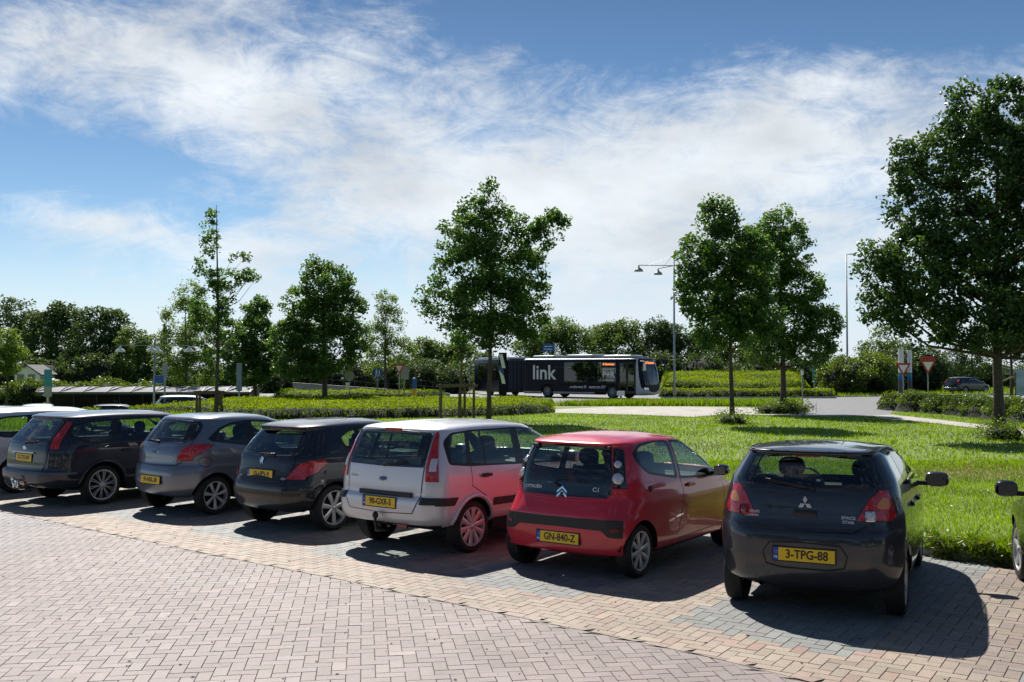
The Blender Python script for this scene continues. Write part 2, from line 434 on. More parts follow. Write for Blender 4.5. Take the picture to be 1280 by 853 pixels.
def skin_parts(sk, regions, body_mat, root, dp=.055, dt=.035, body_name='body'):
    """regions: dicts name, kind, pts, mat, off, mid(bool), parent(name), hole, rnd. Later ones win."""
    ps = np.concatenate([np.linspace(0, sk.W0, int(sk.W0 / .05) + 1)[:-1], np.linspace(sk.W0, sk.W0 + sk.L, int(sk.L / dp) + 1)[:-1], np.linspace(sk.W0 + sk.L, sk.P, int(sk.W0 / .06) + 1)])
    ts = np.linspace(sk.t0, sk.t1, int((sk.t1 - sk.t0) / dt) + 2)
    ts = np.unique(np.concatenate([ts, sk.ts]).round(5)); ts = ts[np.concatenate([[True], np.diff(ts) > .004])]
    gp, gt = np.meshgrid(ps, ts); pts = [Vector((float(a), float(b))) for a, b in zip(gp.ravel(), gt.ravel())]
    edges = []; polys = []
    for rg in regions:
        q = rg['pts']
        if rg.get('rnd'): q = rounded(q, rg['rnd'])
        q = densify(q, .05)
        pt = sk.inv(q, rg.get('kind', 'side')) if rg.get('kind') != 'pt' else np.array(q)
        pt = pt.round(5); keep = [0]
        for i in range(1, len(pt)):
            if np.abs(pt[i] - pt[keep[-1]]).max() > 5e-4: keep.append(i)
        pt = pt[keep]; polys.append(pt); b = len(pts)
        pts += [Vector((float(x), float(y))) for x, y in pt]
        edges += [(b + i, b + (i + 1) % len(pt)) for i in range(len(pt))]
    v, e, f, *_ = delaunay_2d_cdt(pts, edges, [], 0, 1e-6)
    V = np.array([(a.x, a.y) for a in v]); F = np.array([list(a) for a in f if len(a) == 3])
    V[:, 0] = np.clip(V[:, 0], 0, sk.P); V[:, 1] = np.clip(V[:, 1], sk.t0, sk.t1)
    C = V[F].mean(1); lab = np.full(len(F), -1)
    for i, pt in enumerate(polys): lab[inpoly(C, pt)] = i
    P3 = sk.pos(V[:, 0], V[:, 1]); N3 = sk.nrm(V[:, 0], V[:, 1])
    objs = {}
    def emit(sel, name, mat, off, skirt, halves, parent, mat2=None):
        fs = F[sel]
        if not len(fs): return []
        used = np.unique(fs); idx = np.full(len(V), -1); idx[used] = np.arange(len(used))
        fl = idx[fs]; vv = P3[used] + N3[used] * off; nn = N3[used]
        # orient
        a = vv[fl[:, 1]] - vv[fl[:, 0]]; b_ = vv[fl[:, 2]] - vv[fl[:, 0]]; g = np.cross(a, b_)
        flip = (g * nn[fl[:, 0]]).sum(1) < 0; fl[flip] = fl[flip][:, ::-1]
        if skirt:
            ec = {}
            for tri in fl:
                for k in range(3):
                    A, B = int(tri[k]), int(tri[(k + 1) % 3])
                    if (B, A) in ec: ec.pop((B, A))
                    else: ec[(A, B)] = 1
            bd = [(A, B) for A, B in ec if not (V[used[A], 0] < 1e-4 and V[used[B], 0] < 1e-4)]
            bv = sorted({q for ab in bd for q in ab}); m = {q: len(vv) + i for i, q in enumerate(bv)}
            vv = np.concatenate([vv, vv[bv] - nn[bv] * skirt]) if bv else vv
            nn = np.concatenate([nn, nn[bv]]) if bv else nn
            ex = [(B, A, m[A]) for A, B in bd] + [(B, m[A], m[B]) for A, B in bd]
            if ex: fl = np.concatenate([fl, np.array(ex)])
        out = []
        vm = vv * (1, -1, 1); nm = nn * (1, -1, 1); fm = fl[:, ::-1]
        if halves == 'mid':
            out.append(meshobj(name, np.concatenate([vv, vm]), np.concatenate([fl, fm + len(vv)]), mat, parent, normals=np.concatenate([nn, nm])))
        else:
            if halves != 'right': out.append(meshobj(name, vv, fl, mat, parent, normals=nn))
            if halves != 'left': out.append(meshobj(name, vm, fm, mat, parent, normals=nm))
        return out
    objs['body'] = emit(lab == -1, body_name, body_mat, 0, .004, 'mid', root)
    merged = {}
    for i, rg in enumerate(regions):
        if rg.get('hole'): continue
        key = rg.get('key', rg['name'] + str(i)); merged.setdefault(key, []).append(i)
    for key, ii in merged.items():
        rg = regions[ii[0]]; sel = np.isin(lab, ii)
        par = objs.get(rg.get('parent'), None)
        o = emit(sel, rg['name'], rg['mat'], rg.get('off', 0), rg.get('skirt', .01), 'mid' if rg.get('mid') else rg.get('only', 'pair'), root)
        if par and o:
            if len(par) == len(o):
                for a, b in zip(o, par): a.parent = b
            else:
                for a in o: a.parent = par[0]
        objs[rg.get('id', key)] = o
        if rg['name'] in ('tailgate', 'tail_light'):
            # shut line / rubber seal following the outline
            ec = {}
            for tri in F[sel]:
                a_ = V[tri]; cw = (a_[1, 0] - a_[0, 0]) * (a_[2, 1] - a_[0, 1]) - (a_[1, 1] - a_[0, 1]) * (a_[2, 0] - a_[0, 0])
                tri = tri if cw > 0 else tri[::-1]
                for k in range(3):
                    A, B = int(tri[k]), int(tri[(k + 1) % 3])
                    if (B, A) in ec: ec.pop((B, A))
                    else: ec[(A, B)] = 1
            nxt = {A: B for A, B in ec if not (V[A, 0] < 1e-4 and V[B, 0] < 1e-4)}; starts = [A for A in nxt if A not in nxt.values()] or [next(iter(nxt))]
            for halves in ((1,) if not rg.get('mid') else (1,)):
                for sgn in (1, -1):
                    m = MB(); seen = set()
                    for st_ in starts:
                        ch = [st_]; q_ = st_
                        while q_ in nxt and nxt[q_] not in seen and len(ch) < 2000:
                            q_ = nxt[q_]; seen.add(q_); ch.append(q_)
                        pts_ = [Vector((P3[i][0] + N3[i][0] * .004, (P3[i][1] + N3[i][1] * .004) * sgn, P3[i][2] + N3[i][2] * .004)) for i in ch]
                        pts_ = [a for i, a in enumerate(pts_) if i == 0 or (a - pts_[i - 1]).length > 1e-5]
                        if len(pts_) > 2: m.tube(pts_, .0055 if rg['name'] == 'tailgate' else .006, 5)
                    m.build('shut_line' if rg['name'] == 'tailgate' else 'lamp_seal', BLACK_TRIM, root)
    return objs

def wheel(root, x, y, r, w, side, style, rim_r=None, mat=None, sk=None):
    """side = +1 left, -1 right; outer face at y"""
    if sk is not None:
        q = sk.inv([(x, .60)], 'side'); y = side * (sk.pos(q[:, 0], q[:, 1])[0][1] - .03)
    rim_r = rim_r or r * .68; mat = mat or ALLOY
    o = Vector((x, y, r)); s = side
    def ld(prof, n=40):
        m = MB(); m.lathe([(a, -s * b) for a, b in prof], n, 'Y', o); return m
    m = ld([(rim_r * .98, w * .9), (rim_r * 1.02, w * .02 + .004), (r * .86, -.006), (r * .95, .004), (r * .985, .02), (r, .045), (r, w - .045), (r * .97, w - .01), (r * .86, w), (rim_r, w * .92)], 48)
    tyre = m.build('wheel', RUBBER, root, auto=40)
    m = ld([(rim_r * .93, w * .6), (rim_r * .93, .03), (rim_r * .965, .004), (rim_r * 1.03, .002), (rim_r * 1.03, .02)], 48)
    q = rim_r
    kind, n = style[0], style[1]
    hub = MB()
    def spoke(a, w0, w1, d0=.012, d1=.006, r0=.12, r1=.96, th=.022, mb=None):
        mb = mb or m
        ca, sa = math.cos(a), math.sin(a); e = Vector((ca, 0, sa)); f = Vector((-sa, 0, ca)); Yv = Vector((0, -s, 0))
        pr = [(r0 * q, w0, d0 + .004), (.5 * (r0 + r1) * q, (w0 + w1) / 2, d0 - .004), (r1 * q, w1, d1)]
        rows = []
        for rr, ww, dd in pr:
            rows.append([mb.bm.verts.new(o + e * rr + f * (ww / 2 * u) + Yv * (dd + k)) for u, k in ((-1, .007), (-.5, 0), (.5, 0), (1, .007), (1, th), (-1, th))])
        for i in range(2):
            for k in range(6): mb.bm.faces.new((rows[i][k], rows[i][(k + 1) % 6], rows[i + 1][(k + 1) % 6], rows[i + 1][k]))
    for k in range(n):
        a = 2 * math.pi * (k + .25) / n
        if kind == 'plain': spoke(a, q * style[2], q * style[3])
        elif kind == 'twin':
            for dlt in (-1, 1): spoke(a + dlt * style[4], q * style[2], q * style[3])
        elif kind == 'y':
            spoke(a, q * .10, q * .09, r1=.55)
            for dlt in (-1, 1): spoke(a + dlt * .17, q * .06, q * .08, r0=.5)
    m.lathe([(.001, s * -.004), (q * .16, s * -.006), (q * .2, s * -.016), (q * .2, s * -.03)], 20, 'Y', o)
    rim = m.build('rim', mat, tyre, auto=35)
    b = ld([(.001, .05), (q * .6, .055), (q * .95, .07), (q * .95, .09)], 28); b.build('backing_disc', UNDER, tyre)  # dark disc added behind the spokes as a background
    c = ld([(.001, .0), (q * .11, .001), (q * .13, .008)], 16); c.build('hub_cap', style[5] if len(style) > 5 else ALLOY, rim, smooth=True)
    return tyre

def plate(root, sk, z, text, w=.52, h=.11, y=0, tilt=None, txt=.105, frame=.012, sp=1.0):
    P, n = sk.at('rear', y, z); n = Vector((-1, 0, .05 if tilt is None else tilt)).normalized()
    P = Vector((P.x, y, z)); u = n.cross(Vector((0, -1, 0))).normalized()
    if u.z < 0: u = -u
    r = Vector((0, -1, 0))
    rot = Matrix((r, u, n)).transposed()
    m = MB(); m.box(P + n * .004, (w + frame * 2, h + frame * 2, .014), rot, bev=.003); fr = m.build('licence_plate', PLATE_K, root)
    m = MB(); m.box(P + n * .0115 + r * .022, (w - .044, h, .004), rot); m.build('plate_face', PLATE_Y, fr)
    m = MB(); m.box(P + n * .0117 - r * (w / 2 - .022), (.044, h, .004), rot); m.build('country_strip', PLATE_B, fr)
    place_text('NL', .03, P + n * .0145 - r * (w / 2 - .022) - u * .028, n, r, WHITE_INK, fr, 'country_letters', bold=.0006)
    # ring of stars
    mm = MB()
    for k in range(12):
        a = k * math.pi / 6; c = P + n * .0143 - r * (w / 2 - .022) + u * .018 + r * (.012 * math.cos(a)) + u * (.012 * math.sin(a))
        mm.box(c, (.0032, .0032, .001), rot)
    mm.build('star_ring', PLATE_Y, fr)
    place_text(text, txt, P + n * .0148 + r * .024, n, r, PLATE_K, fr, 'registration', bold=.0022, sx=.86, spacing=sp)
    return fr
def seat_pair(root, x, ys=(.36, -.36), z=.32, h=1.18, hz=.13, mat=None, bench=None, wd=.50):
    mat = mat or SEAT
    for y in ys:
        m = MB()
        m.box((x + .05, y, z + .1), (.5, wd, .16), bev=.05)
        rot = Matrix.Rotation(R(-14), 3, 'Y')
        m.box((x - .23, y, (z + .1 + h - hz) / 2 + .02), (.13, wd - .03, h - hz - z - .1), rot, bev=.05)
        st = m.build('seat', mat, root, auto=40)
        m = MB(); m.ellip((x - .34, y, h - .03), (.055, .135, .10), 12, 8, None, .75)
        m.cyl((x - .32, y - .05, h - .2), (x - .335, y - .05, h - .05), .006, n=6); m.cyl((x - .32, y + .05, h - .2), (x - .335, y + .05, h - .05), .006, n=6)
        m.build('headrest', mat, st, smooth=True)
def interior(root, xs_front, xs_rear, L, h=1.17, wd=.60, dash_x=None, mat=None, belt=.9, rear_low=.0, rear_heads=(.33, -.33)):
    seat_pair(root, xs_front, (.36, -.36), h=h, mat=mat)
    m = MB(); m.box((xs_rear + .03, 0, .45), (.45, wd * 1.9, .16), bev=.04); m.box((xs_rear - .22, 0, .68), (.12, wd * 1.9, .46), Matrix.Rotation(R(-12), 3, 'Y'), bev=.04)
    rb = m.build('rear_bench', mat or SEAT, root, auto=40)
    for y in rear_heads:
        m = MB(); m.ellip((xs_rear - .29, y, .97 + rear_low), (.05, .12, .075), 12, 8, None, .75); m.build('headrest', mat or SEAT, rb, smooth=True)
    dx = dash_x or xs_front + .75
    m = MB(); m.box((dx, 0, .78), (.42, wd * 2.1, .26), bev=.07); m.box((dx - .12, .36, .92), (.22, .34, .07), bev=.03)
    d = m.build('dashboard', INTERIOR, root, auto=40)
    m = MB(); c = Vector((dx - .32, .36, .93)); rot = Matrix.Rotation(R(-62), 3, 'Y')
    pts = [c + rot @ Vector((.185 * math.cos(a), .185 * math.sin(a), 0)) for a in np.linspace(0, 2 * math.pi, 25)]
    m.tube(pts, .015, 6); m.box(c, (.06, .34, .02), rot, bev=.006); m.box(c + rot @ Vector((-.08, 0, 0)), (.16, .04, .02), rot, bev=.006)
    m.build('steering_wheel', INTERIOR, root, smooth=True)
    m = MB(); m.box((dx + .12, 0, h + .06), (.03, .22, .06), bev=.015); m.build('rear_view_mirror', INTERIOR, root)
def underside(root, x0, x1, hw, zb, wheels_x, r, t, sk=None):
    m = MB(); m.box(((x0 + x1) / 2 + .1, 0, .35), (x1 - x0 - .3, hw * 2 - .50, .2), bev=.03)
    m.box(((wheels_x[0] + wheels_x[1]) / 2, 0, .3), (wheels_x[1] - wheels_x[0] - 2 * r - .14, hw * 2 - .1, .16), bev=.02)
    m.cyl((wheels_x[0], -hw + .2, r), (wheels_x[0], hw - .2, r), .045)
    u = m.build('underbody', UNDER, root)
    for x in wheels_x:
        for s in (-1, 1):
            m = MB()
            pts = [(x + (r + .05) * math.cos(a), r + (r + .05) * math.sin(a)) for a in np.linspace(R(4), R(176), 18)]
            yo = []
            for (a, b) in pts:
                q = sk.inv([(a, max(b, sk.t0 + .06))], 'side'); yo.append(min(hw - .03, sk.pos(q[:, 0], q[:, 1])[0][1] - .012))
            y1 = hw - .29
            for i in range(len(pts) - 1):
                (a, b), (c, d) = pts[i], pts[i + 1]; m.poly([(a, s * yo[i], b), (c, s * yo[i + 1], d), (c, s * y1, d), (a, s * y1, b)])
            m.poly([(a, s * y1, b) for a, b in pts])
            bmesh.ops.remove_doubles(m.bm, verts=m.bm.verts, dist=1e-4)
            m.build('arch_liner', UNDER, root, recalc=False)
def mirror(root, x, z, y, mat, size=(.10, .20, .14), base=.04):
    for s in (-1, 1):
        m = MB(); c = Vector((x, s * (y + base + size[1] / 2), z))
        m.ellip(c, (size[0] * .60, size[1] / 2, size[2] / 2), 16, 12, None, .66)
        hs = m.build('door_mirror', mat, root, smooth=True)
        m = MB(); m.box((x + .01, s * (y + base * .3), z - size[2] * .3), (.06, base * 2.4 + .05, .045), bev=.012); m.build('mirror_arm', BLACK_TRIM, hs)
        m = MB(); m.box(c + Vector((-size[0] * .60 - .004, 0, 0)), (.008, size[1] * .80, size[2] * .74), Matrix.Rotation(s * R(-12), 3, 'Z'), bev=.003); m.build('mirror_glass', MIRROR, hs)
def wiper(root, sk, p0, p1, mat=None):
    """rear wiper from pivot p0=(y,z) to tip p1"""
    m = MB(); pts = []
    for u in np.linspace(0, 1, 7):
        P, n = sk.at('rear', p0[0] + (p1[0] - p0[0]) * u, p0[1] + (p1[1] - p0[1]) * u); pts.append(P + n * (.028 - .012 * u))
    m.tube(pts, [.018, .014, .011, .009, .008, .007, .006], 8)
    P, n = sk.at('rear', *p0); m.cyl(P, P + n * .035, .026, .02, 12)
    o = m.build('rear_wiper', BLACK_TRIM, root, smooth=True)
    m = MB(); m.tube([q - Vector((.006, 0, .012)) for q in pts[1:]], .006, 5); m.build('wiper_blade', BLACK_TRIM, o)
def door_handle(root, sk, x, z, mat, parent=None, w=.19):
    P, n = sk.at('side', x, z)
    for s, par in zip((1, -1), parent or (root, root)):
        Q = Vector((P.x, P.y * s, P.z)); nn = Vector((n.x, n.y * s, n.z))
        m = MB(); m.box(Q + nn * .022, (w, .022, .035), bev=.009); m.box(Q + nn * .004, (w * .55, .02, .05), bev=.008); m.build('handle', mat, par)
# ------------------------------------------------------------------ ground, paving, kerb
rng = np.random.default_rng(7)
def arrmesh(name, V, Fq, mat, parent=None, attrs=None, smooth=False, nper=4):
    """fast mesh from arrays; V (N,3), Fq (M,nper)"""
    me = bpy.data.meshes.new(name); V = np.asarray(V, np.float32); Fq = np.asarray(Fq, np.int32)
    me.vertices.add(len(V)); me.vertices.foreach_set('co', V.ravel())
    me.loops.add(Fq.size); me.loops.foreach_set('vertex_index', Fq.ravel())
    me.polygons.add(len(Fq)); me.polygons.foreach_set('loop_start', np.arange(0, Fq.size, nper, dtype=np.int32)); me.polygons.foreach_set('loop_total', np.full(len(Fq), nper, np.int32))
    me.update(calc_edges=True)
    me.polygons.foreach_set('use_smooth', np.full(len(me.polygons), bool(smooth)))
    for k, a in (attrs or {}).items():
        a = np.asarray(a, np.float32)
        if a.ndim == 2:
            at = me.attributes.new(k, 'FLOAT_COLOR', 'POINT'); at.data.foreach_set('color', np.concatenate([a, np.ones((len(a), 1), np.float32)], 1).ravel())
        else:
            at = me.attributes.new(k, 'FLOAT', 'POINT'); at.data.foreach_set('value', a)
    me.materials.append(mat)
    return link(bpy.data.objects.new(name, me), parent)
def sstep(a, b, x): t = np.clip((x - a) / (b - a), 0, 1); return t * t * (3 - 2 * t)
def ground_z(x, y):
    """level lawn, sinking on the far left towards the sunken car park"""
    x = np.asarray(x, float); y = np.asarray(y, float)
    return -1.25 * sstep(-15, -24, x) * sstep(40, 54, y)
BORDER = [(-30, 33.8), (-7.87, 15.37), (-3.84, 12.03), (-1.79, 10.40), (0., 8.87), (.55, 8.42), (1.41, 7.70), (1.92, 7.20), (2.6, 6.45), (3.6, 5.0), (4.3, 3.0)]
KERB = [(-26.8, 38.2), (-4.5, 19.55), (-.45, 16.15), (3.25, 13.05), (4.75, 11.85), (5.55, 11.05), (6.8, 9.6), (8.1, 7.6), (9.0, 5.0), (9.4, 2.0)]
bx_, by_ = np.array(BORDER).T; kx_, ky_ = np.array(KERB).T
def yb(x): return np.interp(x, bx_, by_)
def yk(x): return np.interp(x, kx_, ky_)
def brick_material(name, rough):
    m, t, b = newmat(name)
    a = N(t, 'ShaderNodeAttribute'); a.attribute_name = 'tone'
    tc = N(t, 'ShaderNodeTexCoord'); n1 = N(t, 'ShaderNodeTexNoise'); n1.inputs['Scale'].default_value = 60; n1.inputs['Detail'].default_value = 4; n1.inputs['Roughness'].default_value = .7
    n2 = N(t, 'ShaderNodeTexNoise'); n2.inputs['Scale'].default_value = .55; n2.inputs['Detail'].default_value = 7; n2.inputs['Roughness'].default_value = .65
    t.links.new(tc.outputs['Object'], n1.inputs['Vector']); t.links.new(tc.outputs['Object'], n2.inputs['Vector'])
    n3 = N(t, 'ShaderNodeTexNoise'); n3.inputs['Scale'].default_value = 2.6; n3.inputs['Detail'].default_value = 9; n3.inputs['Roughness'].default_value = .72; t.links.new(tc.outputs['Object'], n3.inputs['Vector'])
    st = N(t, 'ShaderNodeMapRange'); st.inputs['From Min'].default_value = .60; st.inputs['From Max'].default_value = .74; st.inputs['To Min'].default_value = 0; st.inputs['To Max'].default_value = .30; t.links.new(n3.outputs[0], st.inputs['Value'])
    f = M_(t, 'ADD', M_(t, 'MULTIPLY', n1.outputs[0], 1.0), M_(t, 'MULTIPLY', n2.outputs[0], .9)); f = M_(t, 'ADD', f, .05); f = M_(t, 'SUBTRACT', f, st.outputs[0])
    vm = N(t, 'ShaderNodeVectorMath', operation='SCALE'); t.links.new(a.outputs['Color'], vm.inputs[0]); t.links.new(f, vm.inputs['Scale'])
    t.links.new(vm.outputs[0], b.inputs['Base Color']); b.inputs['Roughness'].default_value = rough; b.inputs['Specular IOR Level'].default_value = .45
    bp = N(t, 'ShaderNodeBump'); bp.inputs['Strength'].default_value = .35; bp.inputs['Distance'].default_value = .004
    t.links.new(n1.outputs[0], bp.inputs['Height']); t.links.new(bp.outputs[0], b.inputs['Normal'])
    return m
BRICK = brick_material('clinker_bricks', .62)
def bricks_from(cx, cy, ang, lx, ly, tone, name, clamp=None):
    """cx,cy centres; ang angle; lx,ly half sizes (arrays) -> one paving mesh of bevelled bricks"""
    n = len(cx); c, s = np.cos(ang), np.sin(ang); bev = .0016
    z = rng.normal(0, .0006, n); tx = rng.normal(0, .003, n); ty = rng.normal(0, .003, n)
    V = np.zeros((n, 8, 3)); T = np.repeat(tone, 8, 0)
    for k, (u, v) in enumerate(((-1, -1), (1, -1), (1, 1), (-1, 1))):
        for lay, (ins, dz) in enumerate(((0, -.003), (bev, 0))):
            a = u * (lx - ins); b = v * (ly - ins)
            V[:, lay * 4 + k, 0] = cx + a * c - b * s; V[:, lay * 4 + k, 1] = cy + a * s + b * c; V[:, lay * 4 + k, 2] = .012 + z + dz + a * tx + b * ty
    if clamp is not None: V[:, :, 1] = clamp(V[:, :, 0], V[:, :, 1])
    F = []
    base = np.arange(n)[:, None] * 8
    for q in ((4, 5, 6, 7), (0, 1, 5, 4), (1, 2, 6, 5), (2, 3, 7, 6), (3, 0, 4, 7)): F.append(base + np.array(q))
    o = arrmesh(name, V.reshape(-1, 3), np.concatenate(F), BRICK, attrs={'tone': T}); o['kind'] = 'structure'; return o
def herring(x0, x1, y0, y1, ang, test, W_=.105, gap=.0021):
    """90 degree herringbone inside test(x,y)"""
    r = math.hypot(x1 - x0, y1 - y0) / 2 + .5; mx, my = (x0 + x1) / 2, (y0 + y1) / 2; k = int(r / W_)
    gx, gy = np.meshgrid(np.arange(-k, k), np.arange(-k, k)); gx = gx.ravel(); gy = gy.ravel(); s = (gx - gy) % 4
    h = s == 0; v = s == 2
    ux = np.concatenate([(gx[h] + 1) * W_, (gx[v] + .5) * W_]); uy = np.concatenate([(gy[h] + .5) * W_, gy[v] * W_])
    lx = np.concatenate([np.full(h.sum(), W_ - gap), np.full(v.sum(), W_ / 2 - gap)]); ly = np.concatenate([np.full(h.sum(), W_ / 2 - gap), np.full(v.sum(), W_ - gap)])
    c, sn = math.cos(ang), math.sin(ang); X = mx + ux * c - uy * sn; Y = my + ux * sn + uy * c
    m = (X > x0) & (X < x1) & (Y > y0) & (Y < y1) & test(X, Y)
    return X[m], Y[m], lx[m], ly[m]
def tones(n, col, var=.10, hue=.04):
    t = np.array(col)[None] * (1 + rng.normal(0, var, (n, 1))) * (1 + rng.normal(0, hue, (n, 3))); return np.clip(t, .02, .9)
# driveway: mauve grey clinkers, joints along the lane
X, Y, lx, ly = herring(-13, 5, 3.0, 22, R(8.5), lambda x, y: y < yb(x) + .15)
T = tones(len(X), (.262, .214, .202), .075, .012)
light = rng.random(len(X)) < .012; T[light] *= 1.25
blue = (np.hypot(X + 3.2, (Y - 10.4) * 1.5) < .5) & (rng.random(len(X)) < .5); T[blue] = tones(blue.sum(), (.265, .235, .225), .06, .01)
far = sstep(-5.2, -7., X + .3 * np.sin(Y * 2)) * sstep(11.2, 12.2, Y); T = T * (1 - far[:, None]) + tones(len(X), (.265, .245, .25), .06, .01) * far[:, None]
bricks_from(X, Y, R(8.5), lx, ly, T, 'driveway_bricks', lambda x, y: np.minimum(y, yb(x) - .007))
# parking bays: orange brown with a blue grey field in the middle of each bay
dv = np.array((.77, -.638)); nv = np.array((.638, .77))
def rowc(x, y): return (x - 0) * dv[0] + (y - 8.87) * dv[1], (x - 0) * nv[0] + (y - 8.87) * nv[1]
bay_s = []
for (th, ox, oy) in ((25.5, 2.54, 8.71), (35.1, .48, 10.58), (36.5, -1.56, 11.8), (37.5, -3.46, 13.45), (37, -5.42, 14.95), (37, -7.84, 15.85), (38, -9.95, 17.35), (17, 4.93, 7.2)):
    bay_s.append(rowc(ox, oy)[0] - .12)
X, Y, lx, ly = herring(-20, 12, 2.0, 32, R(90 - 33), lambda x, y: (y > yb(x) - .15) & (y < yk(x) - .06))
T = tones(len(X), (.33, .265, .21), .08, .018)
red = rng.random(len(X)) < .12; T[red] = tones(red.sum(), (.32, .225, .185), .08, .02)
s_, n_ = X * 0, X * 0; s_, n_ = (X * dv[0] + (Y - 8.87) * dv[1]), (Y - yb(X)) * .77
sb = np.min(np.abs(s_[:, None] - np.array(bay_s)[None]), 1)
g = (sb < .80) & (n_ > .80); T[g] = tones(g.sum(), (.225, .23, .222), .08, .02)
right = sstep(2.9, 3.6, X) * (n_ < 6); wr = right[:, None] * (1 - g[:, None] * .9); T = T * (1 - wr) + tones(len(X), (.27, .22, .185), .08, .02) * wr
bricks_from(X, Y, R(90 - 33), lx, ly, T, 'parking_bay_bricks', lambda x, y: np.maximum(y, yb(x) + .007))
SAND = pbr('joint_sand', (.09, .078, .066), .95, noise=.4, nscale=40)
m = MB(); pts = [(x, y - .0, .004) for x, y in KERB]; m.poly([(-26.8, 1.5, .004)] + pts[::1] + [(9.4, 1.5, .004)] if False else [(x, y, .0035) for x, y in KERB] + [(9.4, -25, .0035), (-40, -25, .0035), (-40, 38.2, .0035)])
o = m.build('paving_bed', SAND); tag(o, kind='structure')
# asphalt-coloured yard behind the viewer keeps reflections honest
CONC = pbr('kerb_concrete', (.33, .31, .28), .8, noise=.25, nscale=14, bump=.3)
m = MB()
K = np.array(KERB)
for i in range(len(K) - 1):
    a, b = K[i], K[i + 1]; L_ = np.linalg.norm(b - a); k = max(1, int(L_ / 1.0))
    for j in range(k):
        p = a + (b - a) * (j + .5) / k; ang = math.atan2(b[1] - a[1], b[0] - a[0])
        m.box((p[0], p[1] + .06, .05), (L_ / k - .008, .12, .125), Matrix.Rotation(ang, 3, 'Z'), bev=.012)
o = m.build('kerb', CONC, auto=40); tag(o, kind='structure')

# ---- lawn: one sheet to the horizon
def lawn_material():
    m, t, b = newmat('lawn')
    tc = N(t, 'ShaderNodeTexCoord'); 
    def nz(sc, det=6, rough=.6):
        n = N(t, 'ShaderNodeTexNoise'); n.inputs['Scale'].default_value = sc; n.inputs['Detail'].default_value = det; n.inputs['Roughness'].default_value = rough; t.links.new(tc.outputs['Object'], n.inputs['Vector']); return n.outputs[0]
    r1 = N(t, 'ShaderNodeValToRGB'); e = r1.color_ramp.elements; e[0].position = .32; e[0].color = (.09, .14, .016, 1); e[1].position = .66; e[1].color = (.24, .32, .03, 1)
    t.links.new(M_(t, 'ADD', M_(t, 'MULTIPLY', nz(.35), .5), M_(t, 'MULTIPLY', nz(14, 4, .8), .5)), r1.inputs[0]); t.links.new(r1.outputs[0], b.inputs['Base Color'])
    b.inputs['Roughness'].default_value = .8; b.inputs['Sheen Weight'].default_value = .2
    bp = N(t, 'ShaderNodeBump'); bp.inputs['Strength'].default_value = .8; bp.inputs['Distance'].default_value = .05; t.links.new(nz(30, 3, .8), bp.inputs['Height']); t.links.new(bp.outputs[0], b.inputs['Normal'])
    return m
LAWN = lawn_material()
gx = np.unique(np.concatenate([np.linspace(-1500, -60, 12), np.linspace(-60, 60, 61), np.linspace(60, 1500, 12)]))
gy = np.unique(np.concatenate([np.linspace(-60, 8, 6), np.linspace(8, 110, 60), np.linspace(110, 2600, 16)]))
GX, GY = np.meshgrid(gx, gy); GZ = ground_z(GX, GY) - .012
V = np.stack([GX, GY, GZ], -1).reshape(-1, 3); nx, ny = len(gx), len(gy)
ii, jj = np.meshgrid(np.arange(nx - 1), np.arange(ny - 1)); b0 = (jj * nx + ii).ravel()
o = arrmesh('ground', V, np.stack([b0, b0 + 1, b0 + nx + 1, b0 + nx], 1), LAWN, smooth=True); tag(o, kind='structure')
# paths and roads
PATHM = pbr('path_gravel', (.42, .39, .35), .85, noise=.22, nscale=1.2, bump=.3)
ROADM = pbr('asphalt', (.19, .19, .195), .7, noise=.15, nscale=2, bump=.25)
def sheet(name, pix, mat, z=.004):
    m = MB(); m.poly([G(*p, z) for p in pix]); o = m.build(name, mat); tag(o, kind='structure'); return o
sheet('bus_road', [(300, 498.5), (560, 500.5), (700, 502.5), (850, 502.5), (990, 503.5), (1005, 521), (1112, 521), (1120, 507), (1290, 502), (1600, 500), (1600, 489), (1000, 491), (700, 491), (300, 491)], ROADM, .006)
sheet('footpath', [(694, 512), (760, 508.5), (860, 508.5), (930, 510), (1000, 511), (1003, 521), (960, 519), (905, 518.5), (865, 521.5), (800, 519), (740, 517.5), (694, 516.5)], PATHM, .012)
sheet('footpath', [(1090, 519.5), (1115, 518.5), (1180, 525.5), (1245, 533), (1400, 552), (1400, 561), (1245, 538.5), (1170, 529.5), (1100, 523.5)], PATHM, .014)
# kerb stones of the crossing road
m = MB()
for a, b in ((G(826, 498.6), G(1045, 498.2)), (G(990, 504), G(1004, 521)), (G(1046, 496.5), G(1290, 494))):
    d = (b - a); L_ = d.length; m.box(((a + b) / 2) + Vector((0, 0, .05)), (L_, .16, .13), Matrix.Rotation(math.atan2(d.y, d.x), 3, 'Z'))
o = m.build('road_kerb', CONC); tag(o, kind='structure')

# leaf litter, grit and small scraps lying on the bricks
n = 900; lx_ = rng.uniform(-9, 8, n); ly_ = rng.uniform(4.5, 19, n); ok = ly_ < yk(lx_) - .1; n = int(ok.sum())
LIT = pbr('litter_dry', (.10, .075, .045), .9, noise=.5, nscale=60)
V = []; Fq = []
for x, y in zip(lx_[ok], ly_[ok]):
    a = rng.uniform(0, 6.28); s_ = rng.uniform(.006, .02); c_, q_ = math.cos(a) * s_, math.sin(a) * s_; b_ = len(V)
    V += [(x - c_, y - q_, .014), (x + q_ * .5, y - c_ * .5, .019), (x + c_, y + q_, .015), (x - q_ * .5, y + c_ * .5, .021)]; Fq.append((b_, b_ + 1, b_ + 2, b_ + 3))
o = arrmesh('leaf_litter', V, Fq, LIT); tag(o, kind='stuff')
